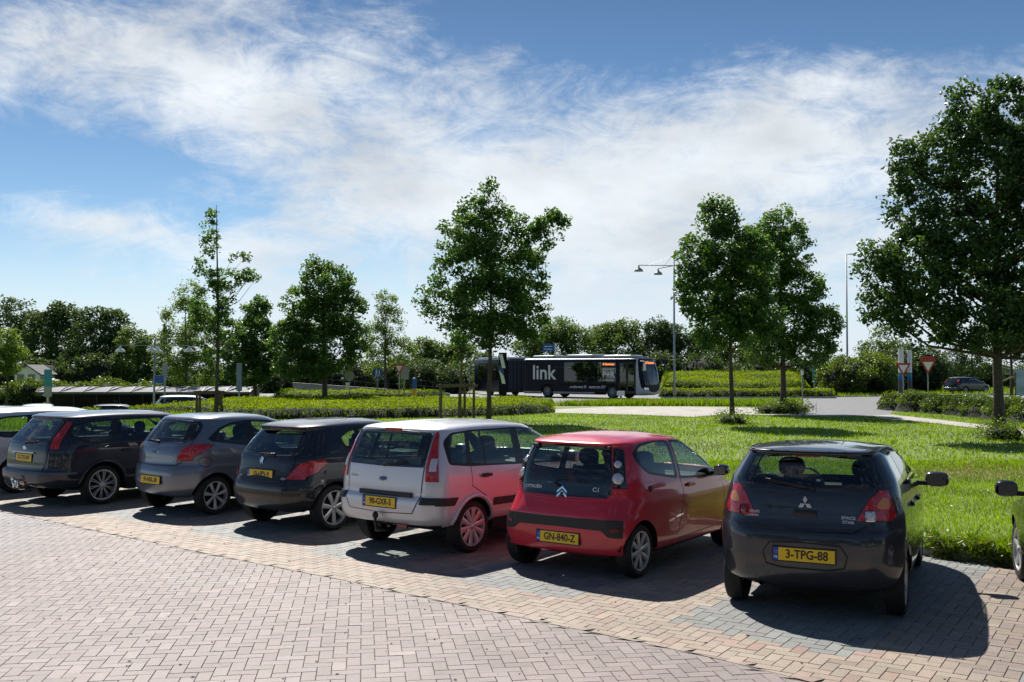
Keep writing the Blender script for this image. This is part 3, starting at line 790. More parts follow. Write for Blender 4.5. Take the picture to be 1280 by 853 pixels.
# ------------------------------------------------------------------ vegetation
def leaf_material(name, dark, light, trans=.35, rough=.42, tr_col=None, spec=.5):
    if name in MATS: return MATS[name]
    m = bpy.data.materials.new(name); m.use_nodes = True; t = m.node_tree; b = t.nodes['Principled BSDF']; out = t.nodes['Material Output']
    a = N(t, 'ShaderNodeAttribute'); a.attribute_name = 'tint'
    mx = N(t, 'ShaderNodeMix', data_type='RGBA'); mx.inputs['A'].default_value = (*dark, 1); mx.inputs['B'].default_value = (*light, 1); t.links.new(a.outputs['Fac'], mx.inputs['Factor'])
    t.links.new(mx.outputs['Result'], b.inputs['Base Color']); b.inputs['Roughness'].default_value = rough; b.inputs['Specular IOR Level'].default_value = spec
    tl = N(t, 'ShaderNodeBsdfTranslucent'); hs = N(t, 'ShaderNodeHueSaturation'); hs.inputs['Value'].default_value = 1.7; hs.inputs['Hue'].default_value = .485; hs.inputs['Saturation'].default_value = 1.1
    t.links.new(mx.outputs['Result'], hs.inputs['Color']); t.links.new(hs.outputs[0], tl.inputs[0])
    ms = N(t, 'ShaderNodeMixShader'); ms.inputs[0].default_value = trans; t.links.new(b.outputs[0], ms.inputs[1]); t.links.new(tl.outputs[0], ms.inputs[2]); t.links.new(ms.outputs[0], out.inputs[0])
    MATS[name] = m; return m
LEAF_ASH = leaf_material('leaf_ash', (.026, .075, .016), (.12, .225, .04), .44, .38)
LEAF_ASH2 = leaf_material('leaf_ash_deep', (.018, .052, .012), (.08, .155, .028), .34, .38)
LEAF_MAPLE = leaf_material('leaf_maple', (.032, .085, .016), (.13, .235, .04), .45, .42)
LEAF_BIRCH = leaf_material('leaf_birch', (.06, .11, .02), (.17, .26, .04), .48, .45)
LEAF_DARK = leaf_material('leaf_far_dark', (.020, .046, .013), (.085, .14, .028), .34, .5)
LEAF_FAR = leaf_material('leaf_far', (.045, .09, .02), (.15, .23, .045), .42, .5)
LEAF_HEDGE = leaf_material('leaf_hedge', (.04, .09, .010), (.23, .32, .022), .45, .55, spec=.15)
LEAF_SHRUB = leaf_material('leaf_shrub', (.035, .075, .012), (.14, .21, .025), .40, .4)
GRASSM = leaf_material('grass_blades', (.065, .135, .012), (.25, .375, .028), .5, .5)
def straw(m):
    t = m.node_tree; mx = [n for n in t.nodes if n.type == 'MIX'][0]; at = [n for n in t.nodes if n.type == 'ATTRIBUTE'][0]
    r = N(t, 'ShaderNodeValToRGB'); e = r.color_ramp.elements; e[0].position = .0; e[0].color = (.25, .21, .09, 1); e[1].position = 1; e[1].color = (.225, .36, .028, 1)
    k = e.new(.06); k.color = (.065, .135, .012, 1)
    t.links.new(at.outputs['Fac'], r.inputs[0])
    for l in list(mx.outputs['Result'].links): t.links.new(r.outputs[0], l.to_socket)
straw(GRASSM)
BARK = pbr('bark', (.075, .06, .045), .85, noise=.4, nscale=14, bump=.5)
BARK_PALE = pbr('bark_pale', (.17, .15, .12), .8, noise=.4, nscale=12, bump=.5)
WOOD = pbr('stake_wood', (.13, .095, .06), .8, noise=.35, nscale=10, bump=.3)
CORE = pbr('hedge_core', (.012, .018, .008), .95)  # dark filler colour for the inside of hedges and bushes
def rand_unit(n):
    v = rng.normal(size=(n, 3)); return v / np.linalg.norm(v, axis=1, keepdims=True)
def leaves(name, C_, size, mat, parent=None, up=.0, tint=None, aspect=.55, nrm=None, spread=1.):
    """one rhombic leaf per centre"""
    n = len(C_); nn = rand_unit(n) * spread
    if nrm is not None: nn = nn + nrm
    nn[:, 2] = nn[:, 2] + up; nn /= np.maximum(np.linalg.norm(nn, axis=1, keepdims=True), 1e-6)
    a = np.cross(nn, rand_unit(n)); a /= np.maximum(np.linalg.norm(a, axis=1, keepdims=True), 1e-6); b = np.cross(nn, a)
    s = (size if hasattr(size, '__len__') else np.full(n, size)) * rng.uniform(.7, 1.3, n); s = s[:, None]
    V = np.stack([C_ - a * s * .5, C_ + b * s * aspect * .5 - nn * s * .08, C_ + a * s * .5, C_ - b * s * aspect * .5 - nn * s * .08], 1).reshape(-1, 3)
    t = np.clip(tint if tint is not None else rng.uniform(0, 1, n), 0, 1)
    return arrmesh(name, V, np.arange(4 * n).reshape(-1, 4), mat, parent, {'tint': np.repeat(t, 4)})
def clumped(blobs, nclump, per, rc, flat=.75, shell=.6):
    """blobs (x,y,z,rx,ry,rz). Clump centres mostly near blob surfaces; leaves fill little domes"""
    B = np.array(blobs, float); vol = (B[:, 3] * B[:, 4] * B[:, 5]) ** .75; pick = rng.choice(len(B), nclump, p=vol / vol.sum())
    d = rand_unit(nclump); rad = rng.uniform(shell, 1.0, nclump) ** .6
    cc = B[pick, :3] + d * B[pick, 3:6] * rad[:, None]
    ct = rng.uniform(0, 1, nclump)
    k = rng.poisson(per, nclump).clip(4); idx = np.repeat(np.arange(nclump), k); n = len(idx)
    q = rand_unit(n) * (rng.uniform(0, 1, n) ** .45)[:, None]; r = rc * rng.uniform(.6, 1.35, nclump)[idx]
    q[:, 2] = q[:, 2] * flat + .08; P = cc[idx] + q * r[:, None]
    return P, idx, cc, ct, q
def tree(name, label, base, blobs_px, depth, mat, trunk_r=.11, clumps=300, per=50, rc=.42, leaf=.14, group=None, top=None, limbs=14, bark=None, ydep=.85, lean=0., fork=None, cat='tree', scale_y=1., twig=0, trunk_top=None):
    """crown blobs were measured as (px, py, rx, ry) on the photograph and are turned into metres at the tree's own distance"""
    k = depth / FPX; bl = []
    bp = Vector((base[0], base[1], base[2]))
    for b in blobs_px:
        c = D(b[0], b[1], depth); rx, rz = b[2] * k, b[3] * k
        off = rng.uniform(-.35, .35) * rx if len(b) < 5 else b[4]
        bl.append((c.x - bp.x, off, c.z - bp.z, rx, max(rx, rz) * ydep, rz))
    root = empty(name, bp); tag(root, label, cat, group)
    bark = bark or BARK
    zt = trunk_top if trunk_top else max(b[2] for b in bl)
    m = MB(); xs = [0, .02 * zt + lean, .0 + lean, lean * .5]
    path = [Vector((lean * u + .05 * math.sin(5 * u + base[0]), .04 * math.sin(4 * u + base[1]), zt * u)) for u in np.linspace(0, 1, 9)]
    path[0].z = -.1
    rad = [trunk_r * (1.25 if i == 0 else 1) * (1 - .88 * (i / 8) ** 1.1) for i in range(9)]
    m.tube(path, rad, 10); m.build('trunk', bark, root, smooth=True)
    m = MB()
    P, idx, cc, ct, q = clumped(bl, clumps, per, rc)
    low = min(b[2] - b[5] for b in bl); low = max(low, zt * .18)
    sel = rng.choice(len(cc), min(limbs + twig, len(cc)), replace=False)
    for j, s in enumerate(sel):
        e = Vector(cc[s]); h = min(max(low, e.z - math.hypot(e.x, e.y) * .75 - .3), zt * .93); u = h / zt
        st = Vector((lean * u, 0, h)); r0 = max(.012, trunk_r * (1 - u) * (.5 if j < limbs else .22))
        mid = st.lerp(e, .5) + Vector((rng.uniform(-.15, .15), rng.uniform(-.15, .15), -.12 * (e - st).length))
        m.tube([st, st.lerp(mid, .6), mid, mid.lerp(e, .6), e], [r0, r0 * .8, r0 * .6, r0 * .4, r0 * .2], 6)
    m.build('limbs', bark, root, smooth=True)
    tint = np.clip(ct[idx] * .35 + .75 * (q[:, 2] - .1) + rng.uniform(0, .4, len(idx)), 0, 1)  # clump tops get lighter leaves, a highlight painted into the tint
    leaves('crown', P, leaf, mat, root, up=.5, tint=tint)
    return root

def inside_poly(poly, n):
    A = np.array(poly); lo, hi = A.min(0), A.max(0); out = []
    tot = 0
    while tot < n:
        p = rng.uniform(lo, hi, (n * 2, 2)); p = p[inpoly(p, poly)]; out.append(p); tot += len(p)
    return np.concatenate(out)[:n]
def dist_edge(P, poly):
    d = np.full(len(P), 1e9); A = np.array(poly)
    for i in range(len(A)):
        a, b = A[i], A[(i + 1) % len(A)]; ab = b - a; t = np.clip(((P - a) @ ab) / (ab @ ab), 0, 1); d = np.minimum(d, np.linalg.norm(P - (a + t[:, None] * ab), axis=1))
    return d
def wob(x, y, s=1., seed=0.):
    return (np.sin(x * 1.3 * s + seed) + np.sin(y * 1.7 * s + 1.3 + seed) + np.sin((x + y) * 2.3 * s + 2 * seed) * .6 + np.sin((x * 3.1 - y * 2.2) * s + seed) * .5 + np.sin(x * 5.3 * s) * np.sin(y * 4.7 * s) * .5) / 3.2
def hedge(name, label, poly, h, dens, mat, leaf=.075, round_=.35, group=None, zf=None, bumps=.10, cat='hedge', tint_top=.75, side=True, seed=0., bs=1.):
    """clipped or loose hedge: dark core and a skin of leaves over an uneven top and the sides"""
    poly = [tuple(p[:2]) for p in poly]; A = np.array(poly)
    area = .5 * abs(np.dot(A[:, 0], np.roll(A[:, 1], 1)) - np.dot(A[:, 1], np.roll(A[:, 0], 1))); n = int(area * dens)
    cen = A.mean(0); root = empty(name, (cen[0], cen[1], float(zf(cen[0], cen[1])) if zf else 0)); tag(root, label, cat, group)
    base = zf or (lambda x, y: 0 * x)
    P = inside_poly(poly, n); d = dist_edge(P, poly)
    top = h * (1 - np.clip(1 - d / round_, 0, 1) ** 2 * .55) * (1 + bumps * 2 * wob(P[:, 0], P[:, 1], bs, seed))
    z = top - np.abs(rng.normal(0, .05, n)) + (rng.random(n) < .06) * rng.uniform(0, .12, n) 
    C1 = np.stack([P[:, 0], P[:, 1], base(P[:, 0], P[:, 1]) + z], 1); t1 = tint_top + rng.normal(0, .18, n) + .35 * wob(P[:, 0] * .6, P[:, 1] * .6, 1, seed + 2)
    N1 = np.tile((0, 0, 1.), (n, 1))
    per = 0; Cs, ts, Ns = [C1], [t1], [N1]
    for i in range(len(A)):
        a, b = A[i], A[(i + 1) % len(A)]; L_ = np.linalg.norm(b - a); k = int(L_ * h * dens * 1.3)
        if not side or k < 1: continue
        u = rng.random(k); zz = rng.random(k) ** .8 * h; p = a + (b - a) * u[:, None]; dirc = (cen - p); dirc /= np.linalg.norm(dirc, axis=1, keepdims=True)
        ins = round_ * .35 * (zz / h) ** 2 + np.abs(rng.normal(0, .06, k)) + .12 * (wob(p[:, 0] * 2, p[:, 1] * 2, 1, seed) + .5); p = p + dirc * ins[:, None]
        Cs.append(np.stack([p[:, 0], p[:, 1], base(p[:, 0], p[:, 1]) + zz], 1)); ts.append(rng.uniform(0, .5, k)); Ns.append(np.concatenate([-dirc, np.zeros((k, 1))], 1))  # side leaves tinted darker than the top, shade painted into their colour
    Cc = np.concatenate(Cs); Cc -= np.array(root.location)
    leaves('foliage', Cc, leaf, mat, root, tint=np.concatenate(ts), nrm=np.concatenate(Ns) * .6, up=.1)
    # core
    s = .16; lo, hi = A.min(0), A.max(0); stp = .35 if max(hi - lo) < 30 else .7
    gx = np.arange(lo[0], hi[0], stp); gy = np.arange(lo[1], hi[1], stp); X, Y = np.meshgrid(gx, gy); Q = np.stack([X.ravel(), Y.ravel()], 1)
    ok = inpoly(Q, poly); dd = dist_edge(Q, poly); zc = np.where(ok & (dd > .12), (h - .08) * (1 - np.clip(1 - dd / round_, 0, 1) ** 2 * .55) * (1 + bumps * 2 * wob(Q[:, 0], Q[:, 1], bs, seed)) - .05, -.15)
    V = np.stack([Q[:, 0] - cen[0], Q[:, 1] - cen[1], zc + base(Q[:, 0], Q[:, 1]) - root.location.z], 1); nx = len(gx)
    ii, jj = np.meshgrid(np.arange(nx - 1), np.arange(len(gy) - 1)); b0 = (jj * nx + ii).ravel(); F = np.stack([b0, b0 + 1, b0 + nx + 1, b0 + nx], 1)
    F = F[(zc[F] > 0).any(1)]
    arrmesh('dark_core', V, F, CORE, root, smooth=True)
    return root
def blades(name, P, hgt, wid, mat, tint, lean=.35, zf=None):
    """grass blades as narrow bent triangles"""
    n = len(P); a = rng.uniform(0, 2 * math.pi, n); h = np.asarray(hgt) * rng.uniform(.5, 1.4, n); l = lean * h * rng.uniform(.2, 1.5, n); b = rng.uniform(0, 2 * math.pi, n)
    z0 = ground_z(P[:, 0], P[:, 1]) - .012
    c = np.stack([P[:, 0], P[:, 1], z0], 1); w = np.stack([np.cos(a), np.sin(a), 0 * a], 1) * (wid * rng.uniform(.6, 1.3, n))[:, None] / 2
    dl = np.stack([np.cos(b) * l, np.sin(b) * l, h], 1)
    V = np.stack([c - w, c + w, c + dl * .55 + w * .7 + np.stack([0 * h, 0 * h, h * .08], 1), c + dl], 1).reshape(-1, 3)
    F = np.arange(4 * n).reshape(-1, 4)
    return arrmesh(name, V, F, mat, attrs={'tint': np.repeat(np.clip(tint, 0, 1), 4)})
# ---- lawn grass
def in_frame(P, m=3.):
    return (np.abs(P[:, 0]) < P[:, 1] * .53 + m)
def lawn_ok(P):
    x, y = P[:, 0], P[:, 1]; return (y > yk(x) + .15)
P = np.stack([rng.uniform(-12, 18, 420000), rng.uniform(9, 24, 420000)], 1); P = P[lawn_ok(P) & in_frame(P)][:150000]
tt = .55 + .30 * wob(P[:, 0] * .8, P[:, 1] * .8) - .35 * (wob(P[:, 0] * .31 + 3, P[:, 1] * .37) > .35) + rng.normal(0, .2, len(P))
o = blades('lawn_grass', P, .05, .013, GRASSM, tt); tag(o, kind='stuff')
P = np.stack([rng.uniform(-26, 26, 260000), rng.uniform(22, 50, 260000)], 1)
pathz = [tuple(G(*p)[:2]) for p in ((694, 512), (760, 508.5), (860, 508.5), (930, 510), (1000, 511), (1003, 521), (960, 519), (905, 518.5), (865, 521.5), (800, 519), (740, 517.5), (694, 516.5))]
roadz = [tuple(G(*p)[:2]) for p in ((990, 503.5), (1005, 521), (1112, 521), (1120, 507))]
path2 = [tuple(G(*p)[:2]) for p in ((1090, 519.5), (1115, 518.5), (1180, 525.5), (1245, 533), (1400, 552), (1400, 561), (1245, 538.5), (1170, 529.5), (1100, 523.5))]
P = P[lawn_ok(P) & in_frame(P) & ~inpoly(P, pathz) & ~inpoly(P, roadz) & ~inpoly(P, path2)][:110000]
tt = .6 + .32 * wob(P[:, 0] * .6, P[:, 1] * .6) - .3 * (wob(P[:, 0] * .21 + 1, P[:, 1] * .27) > .4) + rng.normal(0, .2, len(P))
o = blades('lawn_grass', P, .065, .032, GRASSM, tt); tag(o, kind='stuff')
# tall weeds along the kerb on the right and rough verges beyond the paths
def weeds(name, P, h, w, leafs, tint0=.5):
    o = blades(name, P, h, w, GRASSM, tint0 + rng.normal(0, .25, len(P)), .5); tag(o, kind='stuff'); return o
t_ = rng.uniform(0, 1, 22000); kx = rng.uniform(3.0, 8.5, 22000); ky = yk(kx) + np.where(kx > 5.0, .02, .16) + np.abs(rng.normal(0, .5, 22000)); weeds('kerb_weeds', np.stack([kx, ky], 1), .14 + .10 * (wob(kx * 2, ky * 2) > .2), .020, 0, .42)
kx = rng.uniform(-12, 3.2, 9000); ky = yk(kx) + .12 + np.abs(rng.normal(0, .25, 9000)); weeds('kerb_weeds', np.stack([kx, ky], 1), .13, .018, 0, .45)
n = 4200; kx = rng.uniform(5.05, 7.5, n); kq = np.floor(kx * 3) / 3 + rng.normal(0, .09, n); ky = yk(kq) - .16 + np.abs(rng.normal(0, .30, n)); C_ = np.stack([kq, ky, rng.uniform(.02, .26, n)], 1)
o = leaves('broadleaf_weeds', C_, .085, LEAF_SHRUB, up=.6, tint=rng.uniform(.3, 1, n), aspect=.4); tag(o, kind='stuff')
vz = [tuple(G(*p)[:2]) for p in ((690, 507.5), (760, 505), (1000, 503.8), (1003, 509.8), (930, 508.2), (860, 507.6), (760, 507.6))]
P = inside_poly(vz, 16000); weeds('verge_grass', P, .32, .05, 0, .40)
vz = [tuple(G(*p)[:2]) for p in ((1046, 497), (1130, 496), (1290, 494), (1400, 486), (1046, 486))]
P = inside_poly(vz, 9000); weeds('verge_grass', P, .30, .07, 0, .55)
P = np.stack([rng.uniform(-30, -14, 22000), rng.uniform(36, 50, 22000)], 1); P = P[in_frame(P)]; weeds('verge_grass', P, .26, .04, 0, .65)

# ---- hedges (footprints measured on the ground)
def gp(*pix): return [tuple(G(*p)[:2]) for p in pix]
GH = 'low shrub beds in the lawn'
hedge('shrub_bed', 'long low yellow-green shrub bed running behind the lawn from the centre leftwards', gp((262, 524), (350, 525), (450, 524), (560, 522), (640, 519.5), (692, 516.5)) + [tuple(D(px, 500, d)[:2]) for px, d in ((694, 57), (640, 60), (520, 60), (400, 60), (262, 58))], .52, 130, LEAF_HEDGE, .10, group=GH, seed=1.)
hedge('shrub_bed', 'narrow shrub strip in front of the grey ramp wall', [tuple(D(px, 500, d)[:2]) for px, d in ((340, 63), (520, 64), (560, 68), (350, 68))], .75, 90, LEAF_HEDGE, .11, group=GH, seed=2.)
hedge('shrub_bed', 'yellow-green shrub bed at the far left in front of the parked far cars', [tuple(D(px, 500, d)[:2]) for px, d in ((66, 50), (128, 50), (128, 52.5), (66, 52.5))], 1.0, 110, LEAF_HEDGE, .11, group=GH, zf=ground_z, seed=3.)
hedge('shrub_bed', 'broad meadow-like shrub bed around the staked sapling on the left', [tuple(D(px, 500, d)[:2]) for px, d in ((160, 46), (262, 46), (345, 52), (345, 60), (252, 60), (205, 52), (160, 50))], .50, 90, LEAF_HEDGE, .11, group=GH, zf=lambda x, y: ground_z(x, y) * .45, seed=3.)
hedge('shrub_bed', 'upper rounded shrub mound beside the bus front', [tuple(D(px, 490, d)[:2]) for px, d in ((826, 84), (900, 82), (985, 82), (1012, 86), (1000, 96), (900, 98), (828, 96))], .95, 80, LEAF_HEDGE, .15, round_=1.2, group=GH, bumps=.10, seed=4., bs=.5, zf=lambda x, y: np.maximum(0, (y - 82) * .075))
hedge('shrub_bed', 'lower clipped shrub band at the foot of the mound', [tuple(D(px, 494, d)[:2]) for px, d in ((824, 77), (940, 75), (1042, 75), (1045, 79), (940, 80.5), (824, 81))], .62, 95, LEAF_HEDGE, .13, group=GH, seed=5.)
# the row of separate bushes on the right, in front of the give-way signs
for i, (px, d, rx, hh) in enumerate(((1122, 52, 1.0, .85), (1150, 50, 1.15, .95), (1178, 48, 1.0, .85), (1203, 46.5, 1.0, .9), (1228, 44.5, 1.0, .85), (1262, 42, 1.1, .9), (1300, 40, 1.2, .9))):
    c = D(px, 500, d + 1.2); pts = [(c.x + rx * math.cos(a) * 1.02, c.y + 1.5 * math.sin(a)) for a in np.linspace(0, 2 * math.pi, 13)[:-1]]
    hedge('bush', ['leftmost low bush of the row in front of the give-way signs', 'second low bush from the left in the row by the give-way signs', 'low bush below the right-hand give-way sign', 'low bush in front of the far dark estate car', 'low bush just left of the large right-hand trunk', 'low bush just right of the large right-hand trunk', 'low bush at the right edge of the picture'][i], pts, hh, 330, LEAF_SHRUB, .10, round_=.9, group='row of low bushes on the right', seed=6. + i, cat='bush', bumps=.12)

# ---- trees
GT = 'young trees standing in the lawn'
def gbase(px, py): p = G(px, py); return (p.x, p.y, 0.)
b = gbase(612, 527)
tree('ash_tree', 'dark leafy tree in the middle of the lawn, left of the bus front half', b, [(622, 234, 17, 18), (594, 268, 26, 20), (585, 300, 36, 30), (626, 300, 40, 38), (688, 282, 20, 17), (664, 305, 26, 26), (648, 345, 42, 38), (575, 345, 40, 36), (542, 382, 23, 22), (612, 380, 50, 42), (588, 415, 36, 26), (658, 388, 32, 38), (628, 415, 34, 22)], b[1], LEAF_ASH, .105, 560, 52, .40, .16, GT, limbs=26, trunk_top=9.2)
b = gbase(915, 530)
tree('ash_tree', 'narrow dark tree in the lawn, front one of the pair right of the street lamp', b, [(897, 275, 22, 24), (872, 322, 27, 28), (912, 310, 34, 34), (940, 330, 28, 34), (882, 365, 36, 34), (925, 372, 38, 38), (955, 395, 22, 26), (895, 412, 34, 26), (935, 418, 26, 22), (862, 345, 18, 18)], b[1], LEAF_ASH, .10, 480, 50, .37, .16, GT, limbs=22, trunk_top=8.0)
b = gbase(978, 517)
tree('maple_tree', 'fuller tree directly behind and right of the narrow dark lawn tree', b, [(975, 282, 26, 20), (946, 305, 20, 26), (942, 350, 22, 34), (940, 400, 24, 30), (990, 315, 24, 34), (962, 330, 26, 34), (1000, 365, 32, 30), (1026, 405, 24, 22), (985, 400, 42, 36), (960, 435, 32, 24), (1010, 438, 34, 20)], b[1], LEAF_MAPLE, .15, 720, 42, .38, .17, GT, limbs=22, trunk_top=9)
b = gbase(1250, 548)
tree('ash_tree', 'very large dark tree filling the right edge of the picture', b, [(1212, 138, 38, 30), (1262, 140, 40, 38), (1320, 150, 50, 40), (1136, 206, 25, 25), (1185, 195, 42, 42), (1240, 215, 56, 60), (1310, 230, 60, 70), (1145, 262, 36, 36), (1105, 330, 30, 34), (1150, 330, 46, 48), (1215, 315, 56, 60), (1290, 330, 60, 70), (1110, 385, 30, 30), (1160, 400, 42, 34), (1225, 400, 50, 38), (1295, 405, 55, 42), (1350, 300, 50, 90)], b[1], LEAF_ASH2, .17, 1050, 64, .40, .16, GT, limbs=44, bark=BARK, trunk_top=10.2)
b = gbase(270, 524)
tree('sapling', 'tall sparse sapling with a bare leader, tied to the left wooden stakes', (b[0], b[1], -.1), [(264, 272, 4, 12), (262, 300, 8, 26), (256, 335, 14, 14), (285, 350, 26, 14), (308, 345, 16, 8), (266, 380, 26, 26), (300, 322, 12, 8), (255, 400, 24, 16), (280, 415, 26, 16), (264, 440, 18, 16)], b[1], LEAF_MAPLE, .085, 260, 26, .24, .14, GT, limbs=40, trunk_top=9.5, ydep=.9)
b = D(405, 506, 61)
tree('linden_tree', 'broad tree left of centre standing behind the long shrub bed', (b.x, 61, 0), [(398, 340, 22, 18), (410, 358, 34, 26), (376, 378, 24, 20), (428, 388, 30, 30), (395, 400, 42, 30), (365, 425, 30, 26), (405, 435, 48, 30), (440, 425, 20, 24), (385, 458, 40, 16)], 61, LEAF_MAPLE, .17, 720, 38, .42, .2, GT, limbs=24)
b = D(318, 503, 66)
tree('linden_tree', 'dark upright tree just right of the staked sapling', (b.x, 66, 0), [(322, 392, 16, 20), (318, 420, 24, 26), (300, 440, 22, 24), (332, 446, 20, 24), (310, 465, 30, 18)], 66, LEAF_ASH, .14, 380, 44, .42, .2, GT, limbs=14)
b = D(576, 512, 44.5)
tree('sapling', 'thin sapling with scant low leaves between the central wooden stakes', (b.x, 44.5, 0), [(578, 425, 12, 16), (574, 450, 8, 10), (590, 438, 10, 8)], 44.5, LEAF_FAR, .09, 26, 26, .25, .15, GT, limbs=8, bark=WOOD)
GB = 'trees beyond the lawn'
far = [('birch_tree', 'light yellow-green airy birch left of the staked sapling', 232, 76, [(240, 372, 16, 20), (228, 400, 26, 26), (250, 425, 28, 30), (218, 440, 26, 30), (245, 465, 34, 24)], LEAF_BIRCH, 460, 40, .5, .16, -1.2),
       ('birch_tree', 'pale airy tree between the broad tree and the centre tree', 482, 80, [(482, 378, 12, 16), (486, 402, 18, 20), (470, 425, 18, 18), (496, 440, 20, 20), (472, 455, 20, 16)], LEAF_BIRCH, 250, 32, .5, .17, 0),
       ('birch_tree', 'small bright tree leaning in front of the broad tree', 352, 72, [(352, 432, 16, 22), (362, 452, 16, 14), (345, 455, 10, 16)], LEAF_BIRCH, 90, 30, .45, .16, -.5),
       ('deciduous_tree', 'bright sunlit tree at the far left edge above the white house', 8, 75, [(4, 430, 16, 18), (14, 445, 18, 14), (0, 455, 22, 16)], LEAF_BIRCH, 130, 40, .5, .2, -1.2),
       ('deciduous_tree', 'dark wood tree at the far left edge', 20, 128, [(15, 400, 30, 26), (0, 425, 34, 34), (45, 425, 26, 30)], LEAF_DARK, 240, 46, .9, .36, -1.2),
       ('deciduous_tree', 'second dark wood tree from the left, above the white house', 70, 124, [(62, 402, 28, 22), (85, 400, 26, 18), (68, 430, 38, 34), (60, 460, 30, 20)], LEAF_DARK, 300, 46, .9, .36, -1.2),
       ('deciduous_tree', 'tallest rounded dark wood tree left of the four-headed lamp', 125, 118, [(112, 404, 24, 20), (138, 408, 24, 20), (122, 432, 36, 32), (145, 450, 30, 30), (105, 458, 26, 22)], LEAF_DARK, 320, 46, .9, .34, -1.2),
       ('deciduous_tree', 'thinner tree behind the four-headed lamp', 172, 112, [(165, 428, 18, 16), (182, 440, 16, 18), (168, 455, 24, 24)], LEAF_FAR, 180, 40, .8, .3, -1.2),
       ('deciduous_tree', 'far tree seen left of the central tree over the dark hedge', 530, 105, [(528, 440, 16, 16), (545, 448, 18, 18), (520, 460, 18, 14), (560, 452, 16, 18), (575, 440, 14, 16)], LEAF_FAR, 230, 40, .8, .28, 0),
       ('deciduous_tree', 'leafy tree rising behind the bus, left one', 690, 118, [(700, 414, 24, 16), (678, 424, 24, 16), (715, 425, 22, 18), (660, 435, 20, 14), (690, 440, 34, 20)], LEAF_FAR, 300, 42, .9, .3, 0),
       ('deciduous_tree', 'leafy tree rising behind the bus, middle one', 762, 122, [(760, 420, 22, 14), (780, 416, 20, 16), (748, 432, 20, 14), (775, 438, 30, 18)], LEAF_FAR, 260, 42, .9, .3, 0),
       ('deciduous_tree', 'leafy tree behind the bus front and the tall street lamp', 828, 118, [(822, 418, 20, 16), (840, 425, 20, 20), (826, 442, 28, 22), (855, 440, 24, 22)], LEAF_DARK, 300, 42, .9, .3, 0),
       ('deciduous_tree', 'round pale tree seen between the trunks of the lawn pair', 895, 120, [(885, 440, 30, 16), (920, 452, 30, 14), (950, 450, 26, 16)], LEAF_FAR, 220, 42, .9, .3, 0),
       ('deciduous_tree', 'airy tree behind the give-way signs', 1110, 100, [(1105, 425, 16, 18), (1095, 445, 20, 18), (1125, 445, 20, 18), (1112, 465, 26, 14)], LEAF_FAR, 170, 34, .7, .24, 0),
       ('deciduous_tree', 'airy tree behind the dark far estate car', 1215, 105, [(1212, 440, 20, 14), (1190, 452, 18, 14), (1235, 450, 20, 16), (1212, 464, 30, 10)], LEAF_DARK, 150, 30, .7, .24, 0),
       ('deciduous_tree', 'second dark trunk right of the large right-hand tree', 1264, 62, [(1262, 395, 30, 30), (1290, 410, 34, 34), (1245, 425, 24, 18), (1285, 440, 26, 14)], LEAF_DARK, 200, 40, .6, .2, 0)]
for nm, lb, px, d, bl, mt, cl, per, rc, lf, zb in far:
    c = D(px, 490, d); tree(nm, lb, (c.x, d, zb), bl, d, mt, .22 if d > 90 else .12, cl, per, rc, lf, GB, limbs=10)
# spruce
c = D(205, 480, 112); root = empty('spruce_tree', (c.x, 112, -1.2)); tag(root, 'small dark pointed spruce just right of the four-headed lamp', 'tree', GB)
m = MB(); m.tube([(0, 0, 0), (0, 0, 8.4)], [.12, .02], 8); m.build('trunk', BARK, root)
n = 2600; z = rng.uniform(1, 8.4, n); r = (8.6 - z) * .20 * rng.uniform(.3, 1.05, n) * (1 + .35 * np.sin(z * 6)); a = rng.uniform(0, 2 * math.pi, n)
leaves('crown', np.stack([r * np.cos(a), r * np.sin(a), z - r * .35], 1), .3, LEAF_DARK, root, up=.4, tint=rng.uniform(0, .4, n), aspect=.3)
# large shrubs and dark undergrowth further away
def big_bush(label, px0, px1, d, z0, h, mat, cl, name='tall_shrub', lf=.22, dep=3.):
    a, b_ = D(px0, 480, d), D(px1, 480, d); c = (a + b_) / 2; root = empty(name, (c.x, d, z0)); tag(root, label, 'shrub', 'tall shrubs around the lawn'); w = (b_.x - a.x) / 2
    nb = max(2, int(w / (h * .55))); bl = []
    for k in range(nb):
        u = (k + .5) / nb * 2 - 1; hh = h * (1 + .15 * math.sin(k * 2.3 + px0)); bl.append((u * w * .92, rng.uniform(-.3, .3) * dep, hh * .48, w / nb * 1.35, dep, hh * .5))
    P, idx, cc, ct, q = clumped(bl, cl, 40, .55, shell=.7)
    P = P[P[:, 2] > 0] if (P[:, 2] > 0).all() else P; P[:, 2] = np.maximum(P[:, 2], .03)
    leaves('foliage', P, lf, mat, root, up=.5, tint=np.clip(ct[idx] * .5 + .4 * q[:, 2] + rng.uniform(0, .4, len(idx)), 0, 1))  # lighter leaves on clump tops, highlight painted in as for the crowns
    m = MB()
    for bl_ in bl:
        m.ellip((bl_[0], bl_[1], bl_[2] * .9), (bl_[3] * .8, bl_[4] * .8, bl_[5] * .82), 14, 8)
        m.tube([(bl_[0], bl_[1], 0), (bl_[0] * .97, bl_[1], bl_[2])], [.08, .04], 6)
    m.build('dark_core', CORE, root)  # dark filler bodies inside the leaves, with the stems
    return root
big_bush('large rounded shrub thicket right of the lawn tree pair', 1028, 1122, 84, 0, 3.6, LEAF_SHRUB, 300, dep=3)
big_bush('dark shrub thicket behind the give-way signs', 1100, 1175, 92, 0, 4.0, LEAF_DARK, 240, dep=3)
big_bush('dark thicket behind the far estate car', 1170, 1300, 110, 0, 2.8, LEAF_DARK, 260, dep=3)
big_bush('dark thicket behind the pedestrian sign', 505, 590, 90, 0, 2.9, LEAF_DARK, 300, dep=3)
